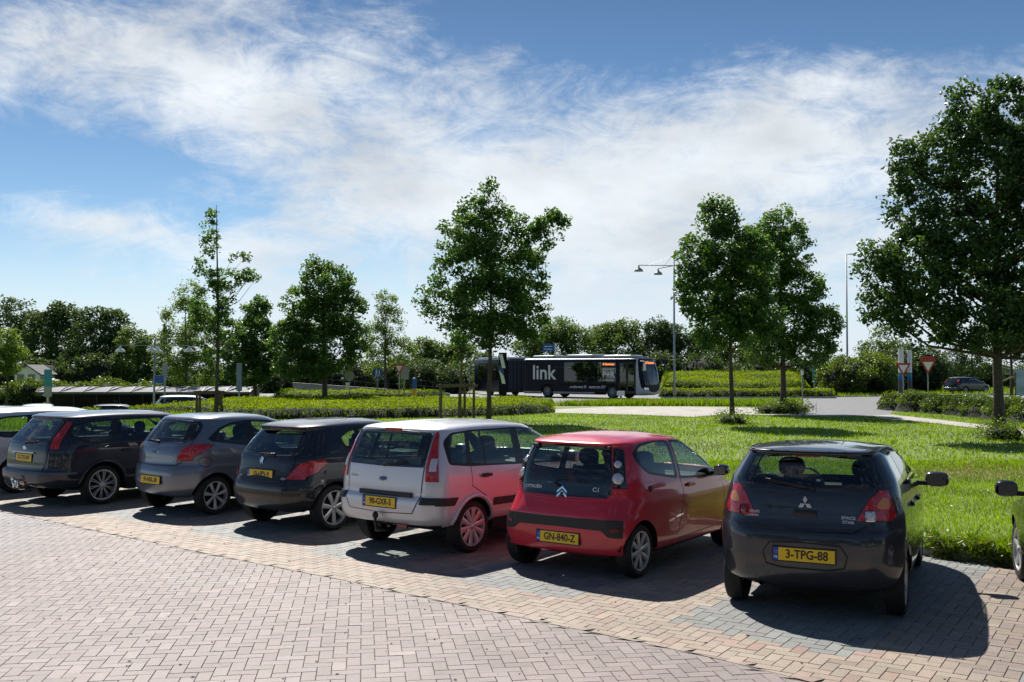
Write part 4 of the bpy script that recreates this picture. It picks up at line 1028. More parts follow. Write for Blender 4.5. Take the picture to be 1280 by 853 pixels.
big_bush('dark thicket behind the round blue sign', 452, 515, 101, 0, 3.0, LEAF_DARK, 260, dep=3)
big_bush('dark thicket above the grey ramp wall', 325, 470, 92, 0, 2.8, LEAF_DARK, 420, dep=3)
big_bush('dark thicket behind the bus', 580, 860, 112, 0, 3.6, LEAF_DARK, 520, dep=3, lf=.3)
big_bush('thicket behind the shrub mound', 850, 1060, 112, 0, 3.4, LEAF_DARK, 380, dep=3, lf=.3)
big_bush('clipped shrubs behind the long shelter roof', -20, 215, 96, -1.25, 2.2, LEAF_SHRUB, 520, dep=2.5)
big_bush('dark undergrowth below the left wood', -40, 215, 112, -1.25, 4.6, LEAF_DARK, 520, dep=3, lf=.34)
big_bush('dark undergrowth below the birch', 205, 335, 98, -1.25, 4.0, LEAF_DARK, 360, dep=3, lf=.3)
big_bush('loose bush at the foot of the large right-hand tree', 1232, 1268, 31.2, 0, .42, LEAF_SHRUB, 60, dep=.7, lf=.07)
big_bush('grass tuft bush at the foot of the second lawn tree', 900, 932, 39.6, 0, .34, LEAF_SHRUB, 40, dep=.6, lf=.07)
big_bush('dark low bush round the foot of the fuller lawn tree', 948, 1010, 48.6, 0, .5, LEAF_SHRUB, 60, dep=.8, lf=.10)

# trees behind the viewer, seen in the paintwork and glass of the parked cars
P_, T_ = [], []
for k in range(9):
    x0 = -34 + k * 8.2; y0 = -15 - 3 * math.sin(k * 2.1); h = 7.5 + 1.6 * math.sin(k * 1.7)
    P, idx, cc, ct, q = clumped([(x0, y0, h * .62, 4.3, 3.2, h * .40), (x0 + 2, y0, h * .35, 4.2, 3., h * .34)], 90, 26, .9)
    P_.append(P); T_.append(rng.uniform(0, .7, len(P)))
P = np.concatenate(P_); P[:, 2] = np.maximum(P[:, 2], .05)
o = leaves('far_trees', P, .7, LEAF_DARK, up=.3, tint=np.concatenate(T_)); tag(o, kind='stuff')

kq = rng.uniform(-14, 17, 260); kz = rng.uniform(14, 40, 260); n = 26; cx_ = np.repeat(kq, n) + rng.normal(0, .09, 260 * n); cy_ = np.repeat(kz, n) + rng.normal(0, .09, 260 * n)
P = np.stack([cx_, cy_], 1); P = P[lawn_ok(P) & ~inpoly(P, pathz)]; weeds('lawn_tufts', P, .10, .018, 0, .35)
n = 700; cx_ = rng.uniform(-10, 14, n); cy_ = rng.uniform(13, 30, n); P = np.stack([cx_, cy_], 1); ok = lawn_ok(P); P = P[ok]
C_ = np.stack([P[:, 0], P[:, 1], np.full(len(P), .06)], 1); o = leaves('daisies', C_, .03, pbr('daisy_white', (.75, .75, .7), .6), up=2., tint=np.zeros(len(P)), aspect=.9); tag(o, kind='stuff')
# ------------------------------------------------------------------ the parked cars
def car_root(name, label, th, x, y, group='cars parked in a row on the brick bays'):
    r = empty(name, (x, y, .012), math.pi / 2 - R(th)); tag(r, label, 'car', group); return r
def rg(name, kind, pts, mat, **kw): return dict(name=name, kind=kind, pts=pts, mat=mat, **kw)
LETTER = pbr('badge_letters', (.62, .62, .64), .35, metal=.2)
GAP = dict(off=-.0015, skirt=0.0)
def front_regions(L, W, z_belt, lampz=.62, rounded_lamps=True):
    return [rg('headlight', 'front', [(W * .45, lampz - .06), (W * .86, lampz - .04), (W * .88, lampz + .10), (W * .5, lampz + .07)], CLEAR_LENS, off=.004, rnd=.03),
            rg('grille', 'front', [(0, .32), (W * .5, .32), (W * .55, .48), (0, .5)], BLACK_TRIM, mid=True, off=.003),
            rg('front_number_plate', 'front', [(0, .5), (.26, .5), (.26, .6), (0, .6)], PLATE_Y, mid=True, off=.01)]
def seal(pts, mat=BLACK_TRIM, **kw): return rg('window_trim', 'side', pts, mat, off=0, key='trim', **kw)
def inset(pts, d):
    a = np.array(pts); c = a.mean(0); out = []
    n = len(a); area = sum(a[i][0] * a[(i + 1) % n][1] - a[(i + 1) % n][0] * a[i][1] for i in range(n))
    sg = 1 if area > 0 else -1
    for i in range(n):
        p0, p1, p2 = a[i - 1], a[i], a[(i + 1) % n]
        e0 = (p1 - p0) / max(np.linalg.norm(p1 - p0), 1e-9); e1 = (p2 - p1) / max(np.linalg.norm(p2 - p1), 1e-9)
        n0 = np.array((-e0[1], e0[0])) * sg; n1 = np.array((-e1[1], e1[0])) * sg
        b = n0 + n1; b /= max(np.linalg.norm(b), 1e-6); k = d / max(.35, b @ n0)
        q = p1 + b * k
        if abs(p1[0]) < 1e-6: q[0] = 0.
        out.append(tuple(q))
    return out

# ---- 1. dark grey hatchback, nearest, on the right
def car_mits():
    L, Wd = 3.75, .83
    rt = car_root('parked_car', 'dark grey hatchback nearest the viewer, yellow plate 3-TPG-88, right of the crimson car', 25.5, 2.54, 8.71)
    P = paint('paint_graphite', (.026, .031, .041), .35, .35, .3)
    rows = [(.20, .24, .20, .20, L - .3, .68, .3, .3), (.30, .31, .28, .07, L - .1, .79, .32, .30), (.42, .42, .42, .02, L - .02, .825, .36, .32),
            (.55, .55, .55, .0, L, .83, .36, .32), (.66, .66, .66, .0, L - .01, .832, .36, .32), (.755, .755, .74, .015, L - .03, .832, .36, .32),
            (.80, .80, .78, .055, L - .07, .828, .34, .30), (.92, .92, .87, .085, L - .42, .818, .32, .30), (1.0, 1.0, .93, .10, 2.98, .80, .32, .3), (1.10, 1.10, 1.03, .125, 2.72, .775, .32, .28),
            (1.17, 1.17, 1.11, .16, 2.60, .752, .32, .26), (1.30, 1.30, 1.24, .245, 2.36, .685, .32, .24), (1.41, 1.41, 1.35, .315, 2.14, .615, .30, .22), (1.435, 1.425, 1.372, .27, 2.09, .598, .28, .22), (1.45, 1.44, 1.385, .25, 2.06, .58, .28, .22),
            (1.465, 1.450, 1.395, .27, 2.03, .55, .28, .22), (1.50, 1.458, 1.405, .33, 1.98, .48, .28, .22), (1.6, 1.468, 1.42, .45, 1.92, .34, .25, .2), (1.72, 1.474, 1.43, .60, 1.85, .17, .15, .12), (1.83, 1.476, 1.435, .72, 1.8, 0., .1, .01)]
    sk = Skin(rows, L, Wd, bow=.09, arch=.03, taper_r=.05)
    G_ = [rg('tailgate', 'rear', [(0, .765), (.40, .775), (.50, .83), (.56, 1.0), (.60, 1.15), (.52, 1.405), (0, 1.425)], P, mid=True, off=.006, skirt=.02),
          rg('window_trim', 'rear', [(0, 1.135), (.60, 1.15), (.635, 1.17), (.545, 1.40), (.50, 1.42), (0, 1.428)], BLACK_GLOSS, mid=True, off=.008, key='rt', skirt=.03),
          rg('rear_window', 'rear', [(0, 1.16), (.57, 1.172), (.50, 1.385), (0, 1.41)], GLASS, mid=True, off=.009, skirt=0),
          rg('tail_light', 'rear', [(.43, .875), (9, .885), (9, 1.13), (.60, 1.13), (.53, 1.06)], RED_LENS, off=.010, key='tl', id='tl'),
          rg('tail_light', 'side', [(-9, .885), (.27, .90), (.28, 1.12), (-9, 1.13)], RED_LENS, off=.010, key='tl'),
          rg('turn_signal', 'rear', [(.57, .985), (.67, .97), (.70, 1.035), (.63, 1.085)], AMBER_LENS, off=.013, key='ts', rnd=.04),
          rg('side_gap', 'side', offset_poly([(1.62, .30), (1.62, 1.06)], .013), BLACK_TRIM, key='gap', **GAP),
          rg('side_gap', 'side', offset_poly([(2.72, .32), (2.70, .98)], .013), BLACK_TRIM, key='gap', **GAP),
          rg('side_gap', 'side', offset_poly([(.92, .62), (.90, .85), (.80, 1.1)], .013), BLACK_TRIM, key='gap', **GAP),
          rg('sill_trim', 'side', [(.98, .26), (2.72, .25), (2.72, .29), (.98, .30)], BLACK_TRIM, off=.004),
          seal([(.60, 1.17), (.90, 1.12), (2.62, .99), (2.72, 1.0), (2.10, 1.395), (1.5, 1.42), (.75, 1.41), (.62, 1.33)], BLACK_GLOSS, rnd=.04),
          rg('side_window', 'side', [(.92, 1.14), (1.60, 1.08), (1.58, 1.395), (.98, 1.38)], GLASS_DARK, off=.002, skirt=0, rnd=.02),
          rg('side_window', 'side', [(1.67, 1.075), (2.52, 1.01), (2.08, 1.365), (1.66, 1.39)], GLASS, off=.002, skirt=0, rnd=.02),
          rg('windscreen', 'front', [(0, 1.0), (.62, .99), (.50, 1.36), (0, 1.375)], GLASS, mid=True, off=.002, skirt=0),
          rg('wheel_arch', 'side', circle(.60, .285, .335), UNDER, hole=1), rg('wheel_arch', 'side', circle(3.05, .285, .335), UNDER, hole=1)] + front_regions(L, Wd, .9, .64)
    skin_parts(sk, G_, P, rt)
    # clear reversing light on the near side, red fog on the far side, each in its bezel
    for y, mt in ((-.535, CLEAR_LENS), (.535, DKRED_LENS)):
        Pn, n = sk.at('rear', y, .915); m = MB(); rot = n.to_track_quat('Z', 'Y').to_matrix()
        m.box(Pn + n * .008, (.092, .098, .02), rot, bev=.022); b = m.build('lamp_bezel', CHROME if y < 0 else RED_LENS, rt, auto=40)
        m = MB(); m.box(Pn + n * .014, (.070, .076, .02), rot, bev=.018); m.build('lamp_lens', mt, b, auto=40)
    # dark outline tube stands in for a shallow recess round the number plate
    m = MB(); path = [(.30, .66), (.36, .57), (.33, .47), (.2, .445), (-.2, .445), (-.33, .47), (-.36, .57), (-.30, .66), (0, .675), (.30, .66)]
    pp = []
    for i in range(len(path) - 1):
        for u in np.linspace(0, 1, 6)[:-1]: pp.append((path[i][0] * (1 - u) + path[i + 1][0] * u, path[i][1] * (1 - u) + path[i + 1][1] * u))
    pts = [on(sk, *q, .001) for q in pp + [pp[0]]]; m.tube(pts, .007, 6); m.build('recess_outline', BLACK_TRIM, rt, smooth=True)
    plate(rt, sk, .565, '3-TPG-88')
    Pn, n = sk.at('rear', 0, .915); m = MB(); m.box(Pn + n * .006, (.03, .20, .06), bev=.013); h = m.build('tailgate_handle', BLACK_TRIM, rt, auto=40)
    # three-diamond emblem
    Pn, n = sk.at('rear', 0, 1.0); n = Vector((-1, 0, .1)).normalized(); m = MB(); r_ = Vector((0, -1, 0)); u_ = n.cross(r_); u_ = u_ if u_.z > 0 else -u_
    for k in range(3):
        a = math.pi / 2 + k * 2 * math.pi / 3; d = r_ * math.cos(a) + u_ * math.sin(a); e = r_ * -math.sin(a) + u_ * math.cos(a); c = Pn + n * .016
        q = .068; m.prism([c, c + d * q * .5 + e * q * .29, c + d * q, c + d * q * .5 - e * q * .29], n * .006)
    m.build('emblem', LETTER, rt)
    for t_, sz, y, z in (('INTENSE', .032, .47, .905), ('CLEARTEC', .024, .47, .872), ('SPACE', .036, -.36, .895), ('STAR', .036, -.36, .858)):
        Pn, n = sk.at('rear', y, z); place_text(t_, sz, Pn + n * .009, n, (0, -1, 0), LETTER, rt, bold=.0008, sx=1.15)
    wiper(rt, sk, (-.06, 1.125), (.36, 1.19))
    m = MB(); m.box((.245, 0, 1.422), (.02, .9, .016), bev=.004); m.build('roof_spoiler_lip', BLACK_TRIM, rt)
    m = MB(); m.box((.262, 0, 1.405), (.012, .22, .016), bev=.003); m.build('brake_light', DKRED_LENS, rt)
    for s in (1, -1):
        m = MB(); pts = [sk.pos(np.array([Wd + 0.0 + u * (sk.L - 1.0) * .62]), np.array([1.452]))[0] * (1, s, 1) for u in np.linspace(0.02, 1, 12)]
        m.tube([Vector(p) + Vector((0, 0, .003)) for p in pts], .007, 6); m.build('roof_seam', BLACK_TRIM, rt, smooth=True)
    door_handle(rt, sk, 1.08, .93, P, w=.2); door_handle(rt, sk, 2.02 - .28, .91, P, w=.2)
    mirror(rt, 2.42, 1.03, .80, pbr('mirror_dark', (.02, .022, .026), .25, coat=1), (.12, .24, .155), .05)
    interior(rt, 1.85, .95, L, h=1.22, wd=.58, dash_x=2.62, rear_heads=())
    underside(rt, .25, L - .25, Wd, .2, (.60, 3.05), .285, .165, sk)
    for x in (.60, 3.05):
        for s in (1, -1): wheel(rt, x, s * (Wd - .035), .285, .165, s, ('plain', 8, .16, .22), .19, sk=sk)
    m = MB(); m.cyl((.13, .4, .27), (.5, .4, .27), .022, n=12, caps=False); m.build('exhaust_pipe', CHROME, rt)
    return rt

# ---- 2. bright red small hatchback
def car_c1():
    L, Wd = 3.44, .815
    rt = car_root('parked_car', 'bright crimson two-door city car with glass tailgate and yellow plate GN-840-Z', 35.1, .48, 10.58)
    P = paint('paint_red', (.62, .008, .032), .12, .35)
    rows = [(.18, .22, .18, .16, L - .3, .66, .3, .3), (.27, .27, .25, .04, L - .1, .80, .13, .20), (.38, .38, .38, .012, L - .02, .815, .13, .20),
            (.50, .50, .50, .0, L, .82, .17, .22), (.62, .62, .62, .0, L - .01, .822, .26, .26), (.68, .68, .67, .02, L - .03, .82, .34, .32),
            (.76, .76, .74, .065, L - .10, .815, .36, .34), (.83, .83, .80, .10, L - .3, .805, .38, .34), (.93, .93, .90, .125, 2.9, .79, .36, .3), (1.0, 1.0, .97, .14, 2.74, .77, .34, .28),
            (1.12, 1.12, 1.08, .175, 2.55, .735, .32, .26), (1.25, 1.25, 1.20, .235, 2.30, .69, .30, .24), (1.345, 1.345, 1.31, .285, 2.08, .635, .28, .22), (1.365, 1.365, 1.325, .27, 2.04, .62, .28, .22), (1.385, 1.38, 1.34, .245, 2.0, .60, .28, .22),
            (1.405, 1.392, 1.352, .255, 1.97, .57, .28, .22), (1.44, 1.405, 1.37, .32, 1.92, .49, .26, .22), (1.54, 1.425, 1.392, .44, 1.84, .34, .25, .2), (1.66, 1.435, 1.405, .58, 1.77, .17, .15, .12), (1.77, 1.438, 1.41, .7, 1.7, 0., .1, .01)]
    sk = Skin(rows, L, Wd, bow=.08, arch=.05, taper_r=.045, taper_f=.12)
    glassp = [(0, .828), (.50, .838), (.555, .87), (.545, 1.1), (.47, 1.35), (.40, 1.362), (0, 1.37)]
    G_ = [rg('window_trim', 'rear', glassp, BLACK_GLOSS, mid=True, off=.012, key='rt', skirt=.03),
          rg('rear_window', 'rear', [(0, .96), (.49, .965), (.49, 1.12), (.425, 1.325), (0, 1.345)], GLASS, mid=True, off=.013, skirt=0),
          rg('tail_light', 'rear', [(.565, .94), (9, .935), (9, 1.20), (.50, 1.345), (.555, 1.12)], BLACK_GLOSS, off=.008, key='tl'),
          rg('tail_light', 'side', [(-9, .935), (.205, .945), (.20, 1.05), (-9, 1.20)], BLACK_GLOSS, off=.008, key='tl'),
          rg('bumper_strip', 'rear', [(0, .525), (.52, .515), (.58, .455), (.68, .445), (9, .48), (9, .60), (.62, .625), (0, .625)], DARK_PLASTIC, mid=True, off=.010, key='bs', rnd=.03),
          rg('bumper_strip', 'side', [(-9, .48), (.10, .51), (.11, .57), (-9, .60)], DARK_PLASTIC, mid=True, off=.010, key='bs'),
          rg('door_gap', 'side', offset_poly([(1.33, .97), (1.38, .80), (1.27, .50), (1.20, .34)], .013), BLACK_TRIM, key='gap', **GAP),
          rg('door_gap', 'side', offset_poly([(2.48, .95), (2.52, .6), (2.44, .33), (1.20, .31)], .013), BLACK_TRIM, key='gap', **GAP),
          seal([(.44, 1.28), (.50, 1.15), (.66, 1.055), (1.30, .955), (1.31, 1.385), (.95, 1.395), (.62, 1.375)], BLACK_TRIM, rnd=.07),
          seal([(1.33, .955), (2.50, .89), (2.48, .93), (1.98, 1.30), (1.8, 1.36), (1.34, 1.385)], BLACK_TRIM, rnd=.03),
          rg('side_window', 'side', [(.49, 1.27), (.55, 1.15), (.68, 1.08), (1.24, .99), (1.26, 1.365), (.95, 1.375), (.64, 1.35)], GLASS, off=.002, skirt=0, rnd=.06),
          rg('side_window', 'side', [(1.37, .98), (2.38, .915), (1.97, 1.27), (1.78, 1.335), (1.37, 1.36)], GLASS, off=.002, skirt=0, rnd=.03),
          rg('windscreen', 'front', [(0, .98), (.63, .97), (.52, 1.30), (0, 1.32)], GLASS, mid=True, off=.002, skirt=0),
          rg('wheel_arch', 'side', circle(.42, .28, .325), UNDER, hole=1), rg('wheel_arch', 'side', circle(2.76, .28, .325), UNDER, hole=1)] + front_regions(L, Wd, .9, .66)
    skin_parts(sk, G_, P, rt)
    for y in (.60, -.60):
        for z, r_, mt, yy in ((1.18, .043, CLEAR_LENS if y < 0 else CLEAR_LENS, y * .955), (1.035, .062, CLEAR_LENS, y)):
            Pn, n = sk.at('rear', yy, z); m = MB(); rot = n.to_track_quat('Z', 'Y').to_matrix()
            m.ellip(Pn + n * .010, (r_, r_, .018), 18, 8, rot); m.build('lamp_lens', mt, rt, smooth=True)
        Pn, n = sk.at('rear', y * 1.0, .965); m = MB(); m.ellip(Pn + n * .008, (.05, .012, .012), 12, 6); 
        m.build('brake_lens', RED_LENS, rt, smooth=True)
        # fog / reflector slots in the strip
        Pn, n = sk.at('rear', y * 1.08, .53); m = MB(); rot = n.to_track_quat('Z', 'Y').to_matrix(); m.box(Pn + n * .010, (.10, .035, .012), rot, bev=.004); m.build('reflector', DKRED_LENS, rt)
    plate(rt, sk, .405, 'GN-840-Z')
    m = MB(); pts = [sk.at('rear', y, .80 + .03 * (abs(y) / .5) ** 3)[0] + Vector((-.004, 0, 0)) for y in np.linspace(-.52, .52, 21)]; m.tube(pts, .006, 6); m.build('tailgate_edge', P, rt, smooth=True)
    # double chevron
    Pn, n = sk.at('rear', 0, .90); n = Vector((-1, 0, .18)).normalized(); m = MB(); r_ = Vector((0, -1, 0)); u_ = n.cross(r_); u_ = u_ if u_.z > 0 else -u_
    for dz in (0, -.048):
        c = Pn + n * .018 + u_ * (dz + .035)
        m.prism([c, c + r_ * .062 - u_ * .052, c + r_ * .062 - u_ * .078, c - u_ * .026, c - r_ * .062 - u_ * .078, c - r_ * .062 - u_ * .052], n * .007)
    m.build('emblem', CHROME, rt)
    for t_, sz, y, z in (('CITROËN', .046, .38, .905), ('C1', .062, -.40, .915)):
        Pn, n = sk.at('rear', y, z); place_text(t_, sz, Pn + n * .016, n, (0, -1, 0), LETTER, rt, bold=.0015, sx=1.15)
    m = MB(); pv = []
    for y, z in ((.04, .93), (.10, .955), (.07, 1.0), (-.05, 1.01), (-.16, 1.0), (-.30, .985)):
        Pn, n = sk.at('rear', y, z); pv.append(Pn + n * .03)
    m.tube(pv, [.014, .013, .012, .010, .008, .006], 8); wp = m.build('rear_wiper', BLACK_TRIM, rt, smooth=True)
    Pn, n = sk.at('rear', 0, .85); m = MB(); m.ellip(Pn + n * .012, (.012, .035, .028), 12, 8); m.build('tailgate_release', BLACK_TRIM, rt, smooth=True)
    for y in (.44, -.44):
        Pn, n = sk.at('rear', y, 1.355); m = MB(); m.box(Pn + n * .02, (.05, .085, .04), bev=.012); m.build('glass_hinge', BLACK_TRIM, rt)
    door_handle(rt, sk, 1.56, .87, P, w=.17)
    for s in (1, -1):
        Pn, n = sk.at('side', .62, .91); m = MB(); m.cyl((Pn.x, Pn.y * s, Pn.z), (Pn.x, Pn.y * s + n.y * s * .010, Pn.z), .032, n=18); m.build('fuel_filler', BLACK_TRIM, rt)
    mirror(rt, 2.24, .985, .775, BLACK_GLOSS, (.13, .17, .13), .04)
    interior(rt, 1.60, .80, L, h=1.18, wd=.56, dash_x=2.36, rear_heads=(.3, -.3))
    underside(rt, .22, L - .25, Wd, .2, (.42, 2.76), .28, .155, sk)
    for x in (.42, 2.76):
        for s in (1, -1): wheel(rt, x, s * (Wd - .03), .28, .155, s, ('plain', 8, .16, .30), .20, sk=sk)
    return rt

# ---- 3. silver white tall hatchback, pink cast paint from the red car's reflection is real light
def car_fusion():
    L, Wd = 4.02, .86
    rt = car_root('parked_car', 'pale silver tall hatchback with black side strips, tow ball and yellow plate 90-GXR-5', 36.5, -1.56, 11.80)
    P = paint('paint_silver', (.70, .71, .75), .3, .4)
    rows = [(.28, .36, .26, .16, L - .3, .70, .3, .3), (.36, .38, .33, .05, L - .1, .81, .24, .24), (.46, .46, .45, .0, L - .02, .845, .26, .24),
            (.58, .58, .57, -.01, L, .855, .26, .24), (.665, .665, .66, .0, L - .01, .86, .26, .24), (.70, .70, .69, .045, L - .03, .86, .24, .22),
            (.82, .82, .80, .055, L - .08, .86, .22, .22), (.94, .94, .90, .07, L - .5, .852, .22, .22), (1.03, 1.03, .99, .085, 3.22, .835, .22, .22),
            (1.06, 1.06, 1.02, .092, 3.15, .828, .22, .22), (1.2, 1.2, 1.16, .145, 2.90, .785, .22, .22), (1.34, 1.34, 1.30, .21, 2.62, .735, .20, .2), (1.43, 1.43, 1.38, .255, 2.44, .70, .20, .2),
            (1.46, 1.455, 1.41, .255, 2.38, .68, .2, .2), (1.485, 1.475, 1.432, .28, 2.33, .65, .2, .2), (1.52, 1.488, 1.445, .34, 2.27, .58, .2, .2), (1.62, 1.502, 1.465, .47, 2.17, .42, .2, .2), (1.76, 1.512, 1.48, .65, 2.07, .22, .15, .12), (1.9, 1.515, 1.485, .8, 2., 0., .1, .01)]
    sk = Skin(rows, L, Wd, bow=.05, arch=.045, taper_r=.035, taper_f=.10)
    lamp_r = [(.635, .885), (9, .875), (9, 1.47), (.60, 1.44), (.625, 1.1)]
    G_ = [rg('tailgate', 'rear', [(0, .50), (.50, .52), (.58, .66), (.60, 1.05), (.585, 1.43), (0, 1.455)], P, mid=True, off=.006, skirt=.02),
          rg('window_trim', 'rear', [(0, 1.035), (.585, 1.045), (.60, 1.08), (.575, 1.40), (.55, 1.43), (0, 1.445)], BLACK_GLOSS, mid=True, off=.008, key='rt', skirt=.03),
          rg('rear_window', 'rear', [(0, 1.065), (.545, 1.075), (.515, 1.40), (0, 1.415)], GLASS, mid=True, off=.009, skirt=0),
          rg('tail_light', 'rear', lamp_r, RED_LENS, off=.014, key='tl'), rg('tail_light', 'side', [(-9, .875), (.12, .88), (.25, 1.47), (-9, 1.47)], RED_LENS, off=.014, key='tl'),
          rg('reversing_light', 'rear', [(.665, 1.0), (.735, 1.0), (.72, 1.14), (.66, 1.14)], CLEAR_LENS, off=.017, key='rl', rnd=.01),
          rg('side_strip', 'rear', [(.60, .625), (9, .62), (9, .705), (.60, .70)], DARK_PLASTIC, off=.014, key='ss'),
          rg('side_strip', 'side', [(-9, .62), (.36, .60), (.43, .69), (-9, .705)], DARK_PLASTIC, off=.014, key='ss'),
          rg('side_strip', 'side', [(1.09, .53), (2.78, .50), (2.78, .58), (1.10, .62)], DARK_PLASTIC, off=.014, rnd=.01),
          rg('door_gap', 'side', offset_poly([(.69, 1.04), (.69, .80), (.95, .66), (1.12, .36), (1.76, .34)], .013), BLACK_TRIM, key='gap', **GAP),
          rg('door_gap', 'side', offset_poly([(1.70, 1.0), (1.74, .6), (1.74, .34), (2.75, .33), (2.84, .6), (2.80, .95)], .013), BLACK_TRIM, key='gap', **GAP),
          seal([(.31, 1.07), (.66, 1.03), (1.66, .985), (2.98, .93), (3.0, .96), (2.42, 1.345), (2.2, 1.41), (1.7, 1.445), (.83, 1.45), (.46, 1.43), (.32, 1.33)], BLACK_TRIM, rnd=.05),
          rg('side_window', 'side', [(.355, 1.10), (.62, 1.065), (.72, 1.425), (.50, 1.41), (.37, 1.31)], GLASS, off=.002, skirt=0, rnd=.03),
          rg('side_window', 'side', [(.70, 1.06), (.94, 1.045), (.97, 1.43), (.78, 1.43)], GLASS, off=.002, skirt=0, rnd=.015),
          rg('side_window', 'side', [(.985, 1.04), (1.58, 1.01), (1.61, 1.425), (1.0, 1.43)], GLASS, off=.002, skirt=0, rnd=.015),
          rg('side_window', 'side', [(1.74, 1.015), (2.84, .96), (2.40, 1.31), (2.18, 1.38), (1.74, 1.42)], GLASS, off=.002, skirt=0, rnd=.03),
          rg('windscreen', 'front', [(0, 1.05), (.68, 1.04), (.58, 1.38), (0, 1.40)], GLASS, mid=True, off=.002, skirt=0),
          rg('wheel_arch', 'side', circle(.74, .31, .355), UNDER, hole=1), rg('wheel_arch', 'side', circle(3.225, .31, .355), UNDER, hole=1)] + front_regions(L, Wd, .9, .70)
    skin_parts(sk, G_, P, rt)
    # flared arch lips
    for xx in (.74, 3.225):
        for s in (1, -1):
            m = MB(); pts = []
            for a in np.linspace(R(-5), R(185), 22):
                z = .31 + .375 * math.sin(a); 
                Pn, n = sk.at('side', xx + .375 * math.cos(a), max(z, .30)); pts.append(Vector((Pn.x, Pn.y * s, Pn.z)))
            m.tube(pts, .028, 8); m.build('arch_lip', P, rt, smooth=True)
    # handle strip over the plate, plate
    Pn, n = sk.at('rear', 0, .715); m = MB(); m.box((Pn.x - .008, -.05, .722), (.03, .84, .055), bev=.008); m.build('tailgate_strip', DARK_PLASTIC, rt)
    plate(rt, sk, .622, '90-GXR-5', txt=.098)
    # oval badge
    Pn, n = sk.at('rear', 0, .885); m = MB(); m.ellip(Pn + n * .008, (.012, .075, .032), 20, 8); b = m.build('badge', CHROME, rt, smooth=True)
    m = MB(); m.ellip(Pn + n * .012, (.011, .066, .025), 20, 8); m.build('badge_centre', pbr('badge_blue', (.01, .03, .13), .2, coat=1), b, smooth=True)
    Pn, n = sk.at('rear', .49, .90); place_text('Fusion', .045, Pn + n * .009, n, (0, -1, 0), LETTER, rt, bold=.001)
    m = MB(); m.box((.235, .0, 1.462), (.03, .26, .035), bev=.008); m.build('brake_light', RED_LENS, rt)
    wiper(rt, sk, (0, 1.05), (-.36, 1.09))
    m = MB(); m.tube([(.25, 0, .30), (.08, 0, .28), (-.04, 0, .32), (-.075, 0, .38), (-.075, 0, .44)], [.028, .026, .024, .02, .016], 10); m.ellip((-.075, 0, .47), (.036, .036, .045)); m.box((.06, .07, .30), (.05, .10, .10), bev=.01)
    m.build('tow_hook', pbr('tow_black', (.012, .012, .014), .4), rt, smooth=True)
    m = MB(); m.box((.045, -.32, .355), (.03, .16, .045), bev=.008); m.build('fog_light', DKRED_LENS, rt)
    for y in (.4, .55):
        m = MB(); 
    door_handle(rt, sk, .95, .905, BLACK_TRIM, w=.2); door_handle(rt, sk, 1.95, .885, BLACK_TRIM, w=.2)
    mirror(rt, 2.70, 1.02, .83, P, (.13, .19, .16), .04)
    greys = pbr('seat_grey', (.09, .09, .095), .85, noise=.2, nscale=30)
    interior(rt, 1.92, 1.05, L, h=1.26, wd=.60, dash_x=2.85, mat=greys, rear_heads=(.36, -.36))
    underside(rt, .25, L - .25, Wd, .2, (.74, 3.225), .31, .175, sk)
    for x in (.74, 3.225):
        for s in (1, -1): wheel(rt, x, s * (Wd - .015), .31, .175, s, ('plain', 10, .17, .36), .225, sk=sk)
    return rt

